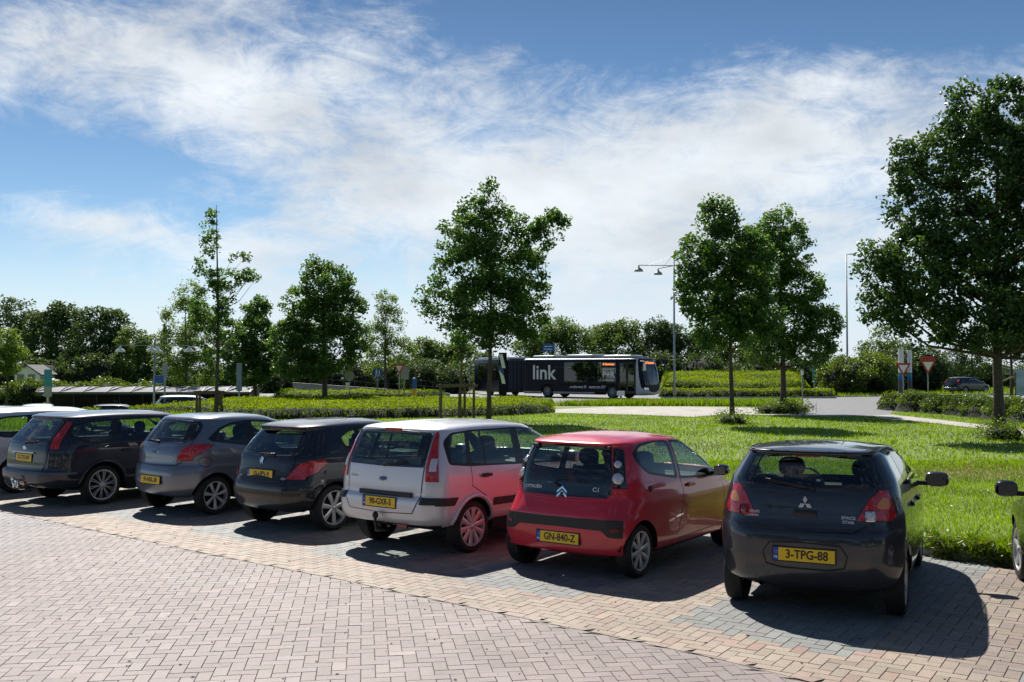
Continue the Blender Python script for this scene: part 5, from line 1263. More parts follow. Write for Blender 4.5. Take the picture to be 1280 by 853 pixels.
# ---- 4. near-black rounded hatchback
def car_207():
    L, Wd = 4.03, .865
    rt = car_root('parked_car', 'glossy near-black hatchback with swept red lamps and roof aerial, left of the pale silver hatchback', 37.5, -3.46, 13.45)
    P = paint('paint_navy_black', (.008, .011, .018), .1, .4, .2)
    rows = [(.22, .27, .22, .20, L - .3, .70, .3, .3), (.32, .33, .30, .07, L - .1, .81, .40, .36), (.43, .43, .42, .02, L - .02, .85, .44, .38),
            (.54, .54, .54, .0, L, .862, .46, .40), (.62, .62, .62, .01, L - .01, .866, .46, .40), (.69, .69, .68, .055, L - .03, .866, .44, .38), (.75, .75, .73, .085, L - .06, .865, .42, .36),
            (.86, .86, .83, .11, L - .3, .855, .42, .36), (.95, .95, .92, .13, 3.45, .845, .40, .34), (1.0, 1.0, .97, .15, 3.3, .83, .38, .32), (1.04, 1.04, 1.01, .175, 3.16, .815, .38, .32),
            (1.14, 1.14, 1.11, .26, 2.92, .77, .38, .3), (1.26, 1.26, 1.23, .37, 2.62, .70, .36, .28), (1.34, 1.34, 1.31, .435, 2.40, .65, .34, .26), (1.365, 1.36, 1.335, .41, 2.34, .635, .34, .26), (1.385, 1.38, 1.352, .385, 2.29, .615, .34, .26),
            (1.40, 1.392, 1.365, .40, 2.25, .59, .34, .26), (1.44, 1.408, 1.385, .47, 2.18, .51, .3, .24), (1.54, 1.425, 1.405, .60, 2.10, .37, .25, .2), (1.68, 1.435, 1.418, .75, 2.0, .18, .15, .12), (1.8, 1.438, 1.42, .9, 1.9, 0., .1, .01)]
    sk = Skin(rows, L, Wd, bow=.11, arch=.05, taper_r=.08, taper_f=.11)
    G_ = [rg('tailgate', 'rear', [(0, .665), (.44, .675), (.53, .74), (.58, .95), (.56, 1.03), (.50, 1.30), (0, 1.33)], P, mid=True, off=.006, skirt=.02),
          rg('window_trim', 'rear', [(0, 1.01), (.56, 1.03), (.61, 1.06), (.545, 1.31), (.50, 1.345), (0, 1.36)], BLACK_GLOSS, mid=True, off=.008, key='rt', skirt=.03),
          rg('rear_window', 'rear', [(0, 1.035), (.52, 1.05), (.55, 1.09), (.49, 1.29), (.44, 1.325), (0, 1.345)], GLASS, mid=True, off=.009, skirt=0),
          rg('tail_light', 'rear', [(.50, .72), (9, .715), (9, .955), (.64, .93)], RED_LENS, off=.012, key='tl'),
          rg('tail_light', 'side', [(-9, .715), (.22, .735), (.40, .80), (.56, .94), (.50, .965), (-9, .955)], RED_LENS, off=.012, key='tl'),
          rg('plate_panel', 'rear', [(0, .675), (.40, .685), (.46, .76), (.44, .80), (.32, .83), (0, .84)], BLACK_TRIM, mid=True, off=.009, rnd=.02),
          rg('bumper_strip', 'rear', [(0, .50), (.60, .50), (9, .51), (9, .545), (.60, .54), (0, .54)], BLACK_TRIM, mid=True, off=.006, key='bs'),
          rg('bumper_strip', 'side', [(-9, .51), (.33, .55), (.33, .58), (-9, .545)], BLACK_TRIM, mid=True, off=.006, key='bs'),
          rg('door_gap', 'side', offset_poly([(1.50, .99), (1.56, .6), (1.50, .32), (2.80, .31), (2.88, .6), (2.84, .95)], .013), BLACK_TRIM, key='gap', **GAP),
          seal([(.84, 1.25), (.88, 1.12), (1.05, .985), (1.46, .965), (3.0, .925), (2.98, .97), (2.38, 1.28), (2.15, 1.345), (1.5, 1.375), (1.05, 1.35)], BLACK_TRIM, rnd=.05),
          rg('side_window', 'side', [(.89, 1.24), (.93, 1.13), (1.08, 1.02), (1.44, .995), (1.46, 1.345), (1.10, 1.325)], GLASS, off=.002, skirt=0, rnd=.05),
          rg('side_window', 'side', [(1.54, .99), (2.86, .95), (2.35, 1.25), (2.12, 1.32), (1.54, 1.35)], GLASS, off=.002, skirt=0, rnd=.03),
          rg('windscreen', 'front', [(0, 1.03), (.68, 1.02), (.56, 1.30), (0, 1.325)], GLASS, mid=True, off=.002, skirt=0),
          rg('wheel_arch', 'side', circle(.70, .31, .36), UNDER, hole=1), rg('wheel_arch', 'side', circle(3.24, .31, .36), UNDER, hole=1)] + front_regions(L, Wd, .9, .70)
    skin_parts(sk, G_, P, rt)
    for s in (1, -1):
        for a, b in (((.60, .78), (.66, .90)), ((.56, .755), (.64, .87))):
            pass
    plate(rt, sk, .765, '10-HPV-9', txt=.098)
    # rampant lion, simplified to its silhouette
    Pn, n = sk.at('rear', 0, .945); n = Vector((-1, 0, .2)).normalized(); r_ = Vector((0, -1, 0)); u_ = n.cross(r_); u_ = u_ if u_.z > 0 else -u_
    lion = [(-.022, -.045), (-.008, -.045), (-.004, -.02), (.01, -.022), (.014, -.045), (.028, -.045), (.022, -.012), (.016, .006), (.034, .004), (.034, .014), (.014, .02), (.034, .03), (.03, .04), (.008, .034), (.004, .048), (-.012, .05), (-.02, .036), (-.014, .016), (-.018, -.01), (-.034, .0), (-.036, .03), (-.044, .03), (-.044, -.006), (-.022, -.022)]
    m = MB(); m.prism([Pn + n * .012 + r_ * a + u_ * b for a, b in lion], n * .005); m.build('emblem', CHROME, rt)
    for t_, y in (('207', .42), ('HDi', -.46)):
        Pn, n = sk.at('rear', y, .72); place_text(t_, .045, Pn + n * .011, n, (0, -1, 0), LETTER, rt, bold=.001)
    wiper(rt, sk, (-.20, 1.02), (.10, 1.03))
    m = MB(); pts = [sk.at('rear', y, 1.385)[0] + Vector((-.01, 0, 0)) for y in np.linspace(-.5, .5, 15)]; m.tube(pts, .012, 6); m.build('roof_spoiler_lip', BLACK_TRIM, rt, smooth=True)
    m = MB(); m.box((1.75, 0, 1.475), (.10, .045, .03), bev=.01); m.tube([(1.76, 0, 1.48), (1.62, 0, 1.56), (1.42, 0, 1.66)], [.006, .005, .003], 6); m.build('roof_aerial', BLACK_TRIM, rt, smooth=True)
    door_handle(rt, sk, 1.75, .88, P, w=.2)
    mirror(rt, 2.75, 1.0, .83, P, (.13, .19, .15), .04)
    interior(rt, 1.90, 1.05, L, h=1.20, wd=.60, dash_x=2.9)
    underside(rt, .28, L - .25, Wd, .2, (.70, 3.24), .31, .185, sk)
    for x in (.70, 3.24):
        for s in (1, -1): wheel(rt, x, s * (Wd - .02), .31, .185, s, ('plain', 7, .20, .30), .225, sk=sk)
    return rt

# ---- 5. rounded steel grey city car
def car_ka():
    L, Wd = 3.62, .83
    rt = car_root('parked_car', 'rounded steel blue-grey city car with almond shaped red lamps and fuel flap', 37, -5.42, 14.95)
    P = paint('paint_steel', (.17, .195, .24), .5, .32)
    rows = [(.22, .27, .22, .20, L - .3, .68, .3, .3), (.32, .33, .30, .07, L - .1, .79, .40, .38), (.43, .43, .42, .02, L - .02, .825, .44, .42),
            (.54, .54, .54, .0, L, .83, .46, .44), (.63, .63, .62, .005, L - .01, .835, .46, .44), (.72, .72, .70, .035, L - .03, .835, .46, .44), (.77, .77, .75, .075, L - .08, .83, .44, .42),
            (.90, .90, .87, .09, L - .4, .825, .42, .40), (1.0, 1.0, .96, .12, 3.12, .81, .40, .38), (1.06, 1.06, 1.03, .16, 2.95, .79, .40, .36), (1.10, 1.10, 1.07, .19, 2.86, .78, .40, .36),
            (1.22, 1.22, 1.19, .29, 2.58, .73, .38, .34), (1.34, 1.34, 1.31, .39, 2.28, .665, .36, .32), (1.40, 1.40, 1.36, .43, 2.12, .625, .34, .3), (1.425, 1.42, 1.375, .44, 2.06, .60, .34, .3),
            (1.44, 1.434, 1.388, .455, 2.03, .57, .34, .28), (1.48, 1.447, 1.405, .51, 1.98, .49, .3, .24), (1.58, 1.46, 1.42, .62, 1.92, .35, .25, .2), (1.70, 1.468, 1.43, .75, 1.84, .17, .15, .12), (1.82, 1.47, 1.435, .9, 1.8, 0., .1, .01)]
    sk = Skin(rows, L, Wd, bow=.12, arch=.04, taper_r=.09, taper_f=.12)
    G_ = [rg('tailgate', 'rear', [(0, .745), (.46, .755), (.54, .80), (.60, 1.05), (.55, 1.38), (0, 1.41)], P, mid=True, off=.006, skirt=.02),
          rg('window_trim', 'rear', [(0, 1.07), (.52, 1.085), (.60, 1.14), (.575, 1.32), (.50, 1.385), (0, 1.40)], BLACK_GLOSS, mid=True, off=.008, key='rt', skirt=.03),
          rg('rear_window', 'rear', [(0, 1.09), (.49, 1.105), (.56, 1.15), (.535, 1.31), (.47, 1.365), (0, 1.38)], GLASS, mid=True, off=.009, skirt=0, rnd=0),
          rg('tail_light', 'rear', [(.48, .83), (9, .835), (9, 1.06), (.60, 1.05), (.52, .97)], RED_LENS, off=.014, key='tl'),
          rg('tail_light', 'side', [(-9, .835), (.22, .86), (.42, .95), (.57, 1.045), (.36, 1.065), (-9, 1.06)], RED_LENS, off=.014, key='tl'),
          rg('door_gap', 'side', offset_poly([(1.28, .98), (1.30, .6), (1.24, .32), (2.44, .31), (2.52, .6), (2.48, .95)], .013), BLACK_TRIM, key='gap', **GAP),
          rg('sill_trim', 'side', [(.96, .25), (2.60, .24), (2.60, .29), (.96, .30)], BLACK_TRIM, off=.004),
          seal([(.50, 1.13), (.58, 1.09), (1.15, 1.01), (2.68, .94), (2.66, .98), (2.06, 1.30), (1.86, 1.355), (1.28, 1.39), (.95, 1.365), (.70, 1.28)], BLACK_TRIM, rnd=.06),
          rg('side_window', 'side', [(.60, 1.13), (.68, 1.105), (1.13, 1.045), (1.20, 1.36), (.96, 1.335), (.74, 1.26)], GLASS, off=.002, skirt=0, rnd=.04),
          rg('side_window', 'side', [(1.33, 1.02), (2.52, .965), (2.03, 1.27), (1.84, 1.33), (1.33, 1.365)], GLASS, off=.002, skirt=0, rnd=.03),
          rg('windscreen', 'front', [(0, 1.07), (.64, 1.06), (.54, 1.35), (0, 1.365)], GLASS, mid=True, off=.002, skirt=0),
          rg('wheel_arch', 'side', circle(.61, .29, .345), UNDER, hole=1), rg('wheel_arch', 'side', circle(2.91, .29, .345), UNDER, hole=1)] + front_regions(L, Wd, .9, .70)
    skin_parts(sk, G_, P, rt)
    for s in (1, -1):
        Pn, n = sk.at('rear', s * .70, .955); rot = n.to_track_quat('Z', 'Y').to_matrix(); m = MB()
        pts = [Pn + n * .016 + rot @ Vector((.058 * math.cos(a), .058 * math.sin(a), 0)) for a in np.linspace(0, 2 * math.pi, 21)]
        m.tube(pts, .006, 6); m.build('lamp_ring', pbr('ring_pink', (.6, .12, .16), .2, coat=1), rt, smooth=True)
        m = MB(); m.ellip(Pn + n * .012, (.046, .046, .012), 14, 8, rot); m.build('lamp_lens', RED_LENS, rt, smooth=True)
        Pn, n = sk.at('side', .43, .80); m = MB(); pts = [Vector((Pn.x + .085 * math.cos(a), (abs(Pn.y) + .002) * s, Pn.z + .075 * math.sin(a))) for a in np.linspace(0, 2 * math.pi, 25)]
        pts2 = []
        for q in pts:
            Q, nn = sk.at('side', q.x, q.z); pts2.append(Vector((Q.x, Q.y * s, Q.z)))
        m.tube(pts2, .005, 5); m.build('fuel_flap', BLACK_TRIM, rt, smooth=True)
    plate(rt, sk, .53, '91-NXL-28', txt=.092, sp=.92)
    Pn, n = sk.at('rear', 0, .95); m = MB(); m.ellip(Pn + n * .008, (.012, .075, .032), 20, 8); b = m.build('badge', CHROME, rt, smooth=True)
    m = MB(); m.ellip(Pn + n * .012, (.011, .066, .025), 20, 8); m.build('badge_centre', pbr('badge_blue', (.01, .03, .13), .2, coat=1), b, smooth=True)
    Pn, n = sk.at('rear', -.40, .87); place_text('Ka', .07, Pn + n * .009, n, (0, -1, 0), LETTER, rt, bold=.001)
    wiper(rt, sk, (.02, 1.075), (.34, 1.10))
    m = MB(); m.box((.43, 0, 1.405), (.02, .24, .016), bev=.004); m.build('brake_light', DKRED_LENS, rt)
    door_handle(rt, sk, 1.52, .89, P, w=.18)
    mirror(rt, 2.44, 1.0, .79, P, (.12, .18, .14), .04)
    interior(rt, 1.68, .92, L, h=1.22, wd=.58, dash_x=2.55)
    underside(rt, .28, L - .25, Wd, .2, (.61, 2.91), .29, .17, sk)
    for x in (.61, 2.91):
        for s in (1, -1): wheel(rt, x, s * (Wd - .02), .29, .17, s, ('plain', 7, .13, .30), .205, sk=sk)
    return rt

# ---- 6 and 7: estates (the second is a shape of the same family in silver)
def car_estate(which):
    if which == 'dark':
        L, Wd = 4.47, .90
        rt = car_root('parked_car', 'dark navy estate car with tall red corner lamps and thin-spoked alloy wheels', 37, -7.84, 15.85)
        P = paint('paint_dark_navy', (.010, .014, .026), .1, .4, .2)
    else:
        L, Wd = 4.5, .88
        rt = car_root('parked_car', 'silver white estate car cut by the left edge of the picture', 38, -9.95, 17.35)
        P = paint('paint_white_silver', (.62, .63, .66), .35, .4)
    rows = [(.22, .30, .22, .20, L - .3, .74, .3, .3), (.34, .35, .30, .06, L - .1, .85, .34, .32), (.44, .44, .43, .01, L - .02, .885, .36, .34),
            (.52, .52, .52, .0, L, .895, .36, .34), (.56, .56, .56, .02, L - .01, .90, .36, .34), (.60, .60, .60, .07, L - .02, .90, .34, .32),
            (.74, .74, .73, .085, L - .04, .90, .33, .32), (.88, .88, .86, .10, L - .5, .892, .32, .30), (.96, .96, .94, .12, 3.75, .88, .32, .30), (1.0, 1.0, .98, .135, 3.6, .87, .32, .30),
            (1.05, 1.05, 1.02, .17, 3.5, .85, .32, .28), (1.18, 1.18, 1.14, .29, 3.2, .79, .32, .26), (1.32, 1.32, 1.27, .42, 2.88, .72, .30, .24), (1.37, 1.37, 1.32, .45, 2.76, .69, .30, .24), (1.40, 1.395, 1.35, .42, 2.70, .67, .30, .24),
            (1.42, 1.41, 1.365, .43, 2.66, .64, .3, .24), (1.46, 1.425, 1.385, .49, 2.6, .57, .3, .24), (1.58, 1.44, 1.405, .62, 2.5, .41, .25, .2), (1.72, 1.45, 1.42, .78, 2.4, .22, .15, .12), (1.86, 1.452, 1.425, .95, 2.3, 0., .1, .01)]
    sk = Skin(rows, L, Wd, bow=.08, arch=.05, taper_r=.06, taper_f=.10)
    G_ = [rg('tailgate', 'rear', [(0, .575), (.55, .585), (.62, .75), (.63, .95), (.54, 1.35), (0, 1.39)], P, mid=True, off=.006, skirt=.02),
          rg('window_trim', 'rear', [(0, .99), (.60, 1.0), (.60, 1.04), (.525, 1.34), (.49, 1.365), (0, 1.38)], BLACK_GLOSS, mid=True, off=.008, key='rt', skirt=.03),
          rg('rear_window', 'rear', [(0, 1.015), (.56, 1.03), (.485, 1.335), (0, 1.355)], GLASS, mid=True, off=.009, skirt=0)]
    if which == 'dark':
        G_ += [rg('tail_light', 'rear', [(.655, .93), (9, .935), (9, 1.32), (.56, 1.335)], RED_LENS, off=.012, key='tl'), rg('tail_light', 'side', [(-9, .935), (.16, .96), (.46, 1.335), (-9, 1.32)], RED_LENS, off=.012, key='tl'),
               rg('bumper_strip', 'rear', [(0, .53), (9, .53), (9, .565), (0, .565)], CHROME if 0 else pbr('strip_grey', (.10, .11, .13), .35), mid=True, off=.006, key='bs'), rg('bumper_strip', 'side', [(-9, .53), (.5, .53), (.5, .565), (-9, .565)], pbr('strip_grey', (.10, .11, .13), .35), mid=True, off=.006, key='bs')]
    else:
        G_ += [rg('tail_light', 'rear', [(.30, .86), (9, .84), (9, .97), (.36, .94)], RED_LENS, off=.012, key='tl'), rg('tail_light', 'side', [(-9, .84), (.30, .86), (.34, .96), (-9, .97)], RED_LENS, off=.012, key='tl')]
    G_ += [rg('door_gap', 'side', offset_poly([(1.08, .98), (1.08, .80), (1.35, .62), (1.42, .33), (3.20, .31), (3.28, .6), (3.24, .95)], .013), BLACK_TRIM, key='gap', **GAP),
          rg('door_gap', 'side', offset_poly([(2.17, .97), (2.17, .32)], .013), BLACK_TRIM, key='gap', **GAP),
          seal([(.40, 1.16), (.45, 1.08), (.70, .985), (2.1, .955), (3.4, .93), (3.38, .97), (2.72, 1.30), (2.5, 1.355), (1.6, 1.375), (.80, 1.35), (.52, 1.30)], BLACK_TRIM, rnd=.06),
          rg('side_window', 'side', [(.46, 1.17), (.52, 1.09), (.74, 1.015), (1.07, 1.0), (1.18, 1.335), (.82, 1.325), (.56, 1.275)], GLASS, off=.002, skirt=0, rnd=.04),
          rg('side_window', 'side', [(1.16, .998), (2.08, .98), (2.08, 1.35), (1.27, 1.345)], GLASS, off=.002, skirt=0, rnd=.02),
          rg('side_window', 'side', [(2.20, .978), (3.25, .955), (2.70, 1.27), (2.48, 1.33), (2.20, 1.35)], GLASS, off=.002, skirt=0, rnd=.03),
          rg('windscreen', 'front', [(0, 1.03), (.70, 1.02), (.58, 1.31), (0, 1.33)], GLASS, mid=True, off=.002, skirt=0),
          rg('wheel_arch', 'side', circle(.95, .32, .37), UNDER, hole=1), rg('wheel_arch', 'side', circle(3.6, .32, .37), UNDER, hole=1)] + front_regions(L, Wd, .9, .70)
    skin_parts(sk, G_, P, rt)
    if which == 'dark':
        for xx in (.95, 3.6):
            for s in (1, -1):
                m = MB(); pts = []
                for a in np.linspace(R(0), R(180), 22):
                    z = .32 + .39 * math.sin(a); Pn, n = sk.at('side', xx + .39 * math.cos(a), max(z, .32)); pts.append(Vector((Pn.x, Pn.y * s, Pn.z)))
                m.tube(pts, .025, 8); m.build('arch_lip', P, rt, smooth=True)
    plate(rt, sk, .775 if which == 'dark' else .68, '27-TX-NV' if which == 'dark' else '64-ZKR-2', txt=.098)
    Pn, n = sk.at('rear', 0, .925); m = MB(); m.ellip(Pn + n * .008, (.012, .06, .035), 20, 8); m.build('badge', CHROME, rt, smooth=True)
    m = MB(); m.box((.075, 0, .86), (.02, .66, .022), bev=.006); m.build('tailgate_strip', CHROME if which == 'dark' else DARK_PLASTIC, rt)
    wiper(rt, sk, (.0, 1.0), (-.34, 1.03))
    m = MB(); m.box((.43, 0, 1.39), (.02, .26, .016), bev=.004); m.build('brake_light', DKRED_LENS, rt)
    if which == 'dark':
        m = MB(); m.tube([(.25, 0, .30), (.05, 0, .28), (-.06, 0, .32), (-.08, 0, .42)], [.028, .026, .024, .018], 10); m.ellip((-.08, 0, .45), (.03, .03, .04)); m.box((-.02, .0, .36), (.04, .12, .12), bev=.01)
        m.build('tow_hook', CHROME, rt, smooth=True)
    door_handle(rt, sk, 1.36, .86, P, w=.2); door_handle(rt, sk, 2.40, .85, P, w=.2)
    mirror(rt, 3.1, 1.0, .86, P, (.13, .19, .15), .04)
    interior(rt, 2.25, 1.42, L, h=1.22, wd=.62, dash_x=3.2)
    underside(rt, .28, L - .25, Wd, .2, (.95, 3.6), .32, .2, sk)
    for x in (.95, 3.6):
        for s in (1, -1): wheel(rt, x, s * (Wd - .02), .32, .195, s, ('twin', 10, .045, .055, .085), .235, sk=sk)
    return rt

# ---- 8. dark car entering at the right edge: only its mirror, flank and front wheel show
def car_edge():
    L, Wd = 4.0, .86
    rt = car_root('parked_car', 'glossy black hatchback cut by the right edge, only its door mirror and flank in view', 17, 5.09, 7.12)
    P = paint('paint_black', (.006, .007, .008), .0, .4, .1)
    rows = [(.22, .27, .22, .20, L - .3, .70, .3, .3), (.32, .33, .30, .07, L - .1, .81, .40, .36), (.43, .43, .42, .02, L - .02, .85, .44, .38),
            (.56, .56, .56, .0, L, .862, .46, .40), (.69, .69, .68, .04, L - .03, .866, .44, .38), (.80, .80, .77, .085, L - .12, .86, .42, .36),
            (.92, .92, .88, .11, 3.3, .84, .42, .36), (1.0, 1.0, .97, .15, 3.1, .82, .38, .32), (1.14, 1.14, 1.11, .26, 2.82, .77, .38, .3), (1.30, 1.30, 1.27, .38, 2.42, .68, .36, .28), (1.38, 1.38, 1.35, .42, 2.25, .63, .34, .26),
            (1.41, 1.40, 1.37, .40, 2.2, .60, .34, .26), (1.46, 1.42, 1.39, .47, 2.1, .50, .3, .24), (1.56, 1.435, 1.405, .60, 2.0, .36, .25, .2), (1.7, 1.445, 1.418, .75, 1.9, .18, .15, .12), (1.82, 1.448, 1.42, .9, 1.8, 0., .1, .01)]
    sk = Skin(rows, L, Wd, bow=.11, arch=.05, taper_r=.08, taper_f=.11)
    G_ = [rg('window_trim', 'rear', [(0, 1.01), (.56, 1.03), (.50, 1.34), (0, 1.36)], BLACK_GLOSS, mid=True, off=.008, key='rt', skirt=.03),
          rg('rear_window', 'rear', [(0, 1.04), (.52, 1.06), (.47, 1.31), (0, 1.33)], GLASS, mid=True, off=.009, skirt=0),
          rg('tail_light', 'rear', [(.50, .76), (9, .76), (9, .95), (.58, .95)], RED_LENS, off=.012, key='tl'), rg('tail_light', 'side', [(-9, .76), (.35, .80), (.36, .95), (-9, .95)], RED_LENS, off=.012, key='tl'),
          rg('door_gap', 'side', offset_poly([(1.60, .97), (1.62, .6), (1.55, .32), (2.70, .31), (2.78, .6), (2.74, .95)], .013), BLACK_TRIM, key='gap', **GAP),
          seal([(.75, 1.12), (1.0, 1.0), (2.85, .93), (2.28, 1.32), (1.5, 1.38), (.85, 1.33)], BLACK_TRIM, rnd=.05),
          rg('side_window', 'side', [(.84, 1.13), (1.04, 1.03), (1.55, 1.0), (1.55, 1.35), (.90, 1.30)], GLASS, off=.002, skirt=0, rnd=.03),
          rg('side_window', 'side', [(1.64, 1.0), (2.70, .96), (2.24, 1.28), (1.64, 1.35)], GLASS, off=.002, skirt=0, rnd=.03),
          rg('windscreen', 'front', [(0, 1.03), (.66, 1.02), (.56, 1.33), (0, 1.35)], GLASS, mid=True, off=.002, skirt=0),
          rg('wheel_arch', 'side', circle(.72, .31, .36), UNDER, hole=1), rg('wheel_arch', 'side', circle(3.2, .31, .36), UNDER, hole=1)] + front_regions(L, Wd, .9, .70)
    skin_parts(sk, G_, P, rt)
    plate(rt, sk, .62, '8-SRX-41'); door_handle(rt, sk, 1.85, .88, P); mirror(rt, 2.62, 1.0, .84, P, (.13, .21, .16), .05)
    interior(rt, 1.8, 1.0, L, h=1.2, wd=.6, dash_x=2.7)
    underside(rt, .28, L - .25, Wd, .2, (.72, 3.2), .31, .185, sk)
    for x in (.72, 3.2):
        for s in (1, -1): wheel(rt, x, s * (Wd - .02), .31, .185, s, ('plain', 5, .2, .3), .215, sk=sk)
    return rt
for f in (car_mits, car_c1, car_fusion, car_207, car_ka): f()
car_estate('dark'); car_estate('silver'); car_edge()
# ------------------------------------------------------------------ bus, lamps, signs, shelter, house, far cars
STEEL = pbr('galvanised_steel', (.33, .34, .35), .45, metal=.6)
DARK_STEEL = pbr('painted_steel', (.05, .055, .06), .5)
WHITE_PAINT = pbr('white_paint', (.75, .75, .74), .5)
SIGN_RED = pbr('sign_red', (.42, .015, .02), .45)
SIGN_BLUE = pbr('sign_blue', (.01, .09, .38), .4)
SIGN_BACK = pbr('sign_back_grey', (.28, .29, .30), .5)
TEAL = pbr('sign_teal', (.02, .22, .30), .45)
YELLOW = pbr('post_yellow', (.62, .36, .01), .5)
PALE_BLUE = pbr('panel_pale_blue', (.34, .44, .62), .5, noise=.3, nscale=1.5)
ROOFW = pbr('roof_sheet', (.30, .31, .32), .8, noise=.12, nscale=3)
NAVY = pbr('bus_navy', (.003, .004, .014), .3, spec=.2)
BUS_BLUE = pbr('bus_blue', (.02, .08, .32), .3, coat=1)
BUS_GREY = pbr('bus_grey', (.42, .43, .45), .35, coat=.5)
LED = pbr('led_display', (.02, .01, .0), .4, emit=(1., .25, .04), estr=1.6)
def put(o, loc): o.location = loc; return o
def facing(px, py, d, turn=0.):
    """location and z-rotation of something at the photograph's pixel that looks back at the viewer"""
    c = D(px, py, d); return c, math.atan2(c.x, -c.y) * 0 + math.radians(turn)

def make_bus():
    a = R(38); L, Wd = 10.9, 1.275
    C = Vector((9.45, 70.8, 0)); hd = Vector((math.cos(a), -math.sin(a), 0)); rt_ = Vector((-math.sin(a), -math.cos(a), 0))
    O = C - hd * L - rt_ * Wd
    rt = empty('articulated_bus', (O.x, O.y, 0.0), -a); tag(rt, 'dark navy articulated bus with white link lettering driving behind the lawn', 'bus')
    rows = [(.26, .28, .28, .0, L - .35, 1.2, .05, .05), (.36, .36, .36, .0, L - .06, 1.26, .05, .05), (.6, .6, .6, 0, L, 1.275, .05, .05), (1.0, 1.0, 1.0, 0, L - .02, 1.275, .05, .05), (1.6, 1.6, 1.6, 0, L - .10, 1.272, .05, .05),
            (2.3, 2.3, 2.3, 0, L - .26, 1.26, .05, .05), (2.75, 2.75, 2.75, 0, L - .42, 1.24, .05, .05), (2.9, 2.9, 2.88, .02, L - .5, 1.2, .05, .05), (2.98, 2.97, 2.95, .06, L - .6, 1.08, .05, .05), (3.05, 3.0, 2.97, .12, L - .8, .8, .05, .05), (3.2, 3.02, 2.98, .2, L - 1., .4, .05, .05), (3.4, 3.02, 2.98, .3, L - 1.2, 0, .05, .01)]
    sk = Skin(rows, L, Wd, bow=0.02, arch=0., taper_r=0, taper_f=.05, Rf=(.55, .5))
    G_ = [rg('roof_cove', 'side', [(.05, 2.84), (L - .7, 2.84), (L - .7, 2.96), (.05, 2.96)], BUS_GREY, off=.004)]
    for (x0, x1) in ((3.9, 5.1), (5.15, 6.3), (6.35, 7.2)):
        G_.append(rg('window', 'side', [(x0, 1.2), (x1, 1.2), (x1, 2.7), (x0, 2.7)], GLASS, off=.003, skirt=0, rnd=.06))
    G_.append(rg('window', 'side', [(7.25, 1.2), (8.45, 1.2), (8.45, 2.32), (7.25, 2.32)], GLASS, off=.003, skirt=0, rnd=.06))
    G_ += [rg('door', 'side', [(8.75, .38), (9.38, .38), (9.38, 2.65), (8.75, 2.65)], BLACK_TRIM, off=.004, key='d1', rnd=.03), rg('door', 'side', [(9.42, .38), (10.05, .38), (10.05, 2.65), (9.42, 2.65)], BLACK_TRIM, off=.004, key='d2', rnd=.03),
           rg('door_glass', 'side', [(8.83, .6), (9.30, .6), (9.30, 2.55), (8.83, 2.55)], GLASS, off=.006, skirt=0, rnd=.04), rg('door_glass', 'side', [(9.50, .6), (9.97, .6), (9.97, 2.55), (9.50, 2.55)], GLASS, off=.006, skirt=0, rnd=.04),
           rg('skirt_panel', 'side', [(.05, .30), (6.6, .30), (6.6, .46), (.05, .46)], BUS_GREY, off=.004),
           rg('corner_panel', 'side', [(10.12, .30), (10.9, .30), (10.9, .62), (10.52, .85), (10.36, 1.6), (10.22, 2.84), (10.12, 2.84)], BUS_GREY, off=.004),
           rg('bumper', 'front', [(0, .28), (1.2, .28), (1.2, .62), (.9, .55), (0, .5)], BUS_GREY, mid=True, off=.006),
           rg('windscreen', 'front', [(0, 1.05), (1.02, 1.05), (1.05, 2.35), (0, 2.35)], GLASS, mid=True, off=.004, skirt=0),
           rg('display_panel', 'front', [(0, 2.42), (.98, 2.42), (.95, 2.84), (0, 2.84)], BLACK_GLOSS, mid=True, off=.004),
           rg('headlight', 'front', [(.72, .68), (1.12, .70), (1.12, .86), (.75, .82)], CLEAR_LENS, off=.01, rnd=.03),
           rg('wheel_arch', 'side', circle(8.15, .48, .56), UNDER, hole=1), rg('wheel_arch', 'side', circle(2.3, .48, .56), UNDER, hole=1)]
    skin_parts(sk, G_, NAVY, rt, dp=.25, dt=.12)
    for s in (1, -1):
        for x in (8.15, 2.3): wheel(rt, x, s * (Wd - .03), .48, .3, s, ('plain', 10, .14, .2), .29, mat=STEEL)
    y = -Wd - .012; nrm = Vector((0, -1, 0)); rr = Vector((1, 0, 0))
    place_text('link', 1.55, (2.0, y, 1.86), nrm, rr, WHITE_PAINT, rt, bold=.022)
    place_text('onderweg 8   centrum R7', .30, (6.0, y, .84), nrm, rr, WHITE_PAINT, rt, bold=.006)
    place_text('P+R', .62, (7.85, y, 1.75), nrm, rr, WHITE_PAINT, rt, bold=.02)
    for zz in (1.36, 2.16):
        m = MB(); m.box((7.85, y, zz), (.95, .01, .05)); m.build('rule', WHITE_PAINT, rt)
    m = MB(); m.box((7.85, y + .008, 2.52), (1.25, .02, .26), bev=.01); d_ = m.build('side_display', BLACK_GLOSS, rt)
    place_text('8 Centrum', .22, (7.85, y - .006, 2.52), nrm, rr, LED, d_, bold=.004)
    P_, n = sk.at('front', 0, 2.62); place_text('8 Centrum', .26, P_ + Vector((.02, 0, 0)), (1, 0, .2), (0, 1, 0), LED, rt, bold=.004)
    # roof equipment
    for (x, l, h, w) in ((1.6, 2.2, .22, 1.7), (5.0, 2.6, .26, 1.8), (8.3, 2.6, .2, 1.8)):
        m = MB(); m.box((x, 0, 3.0 + h / 2), (l, w, h), bev=.07, taper=(.9, .88)); m.build('roof_unit', BUS_GREY, rt, auto=40)
    # seats and driver's cab inside
    m = MB()
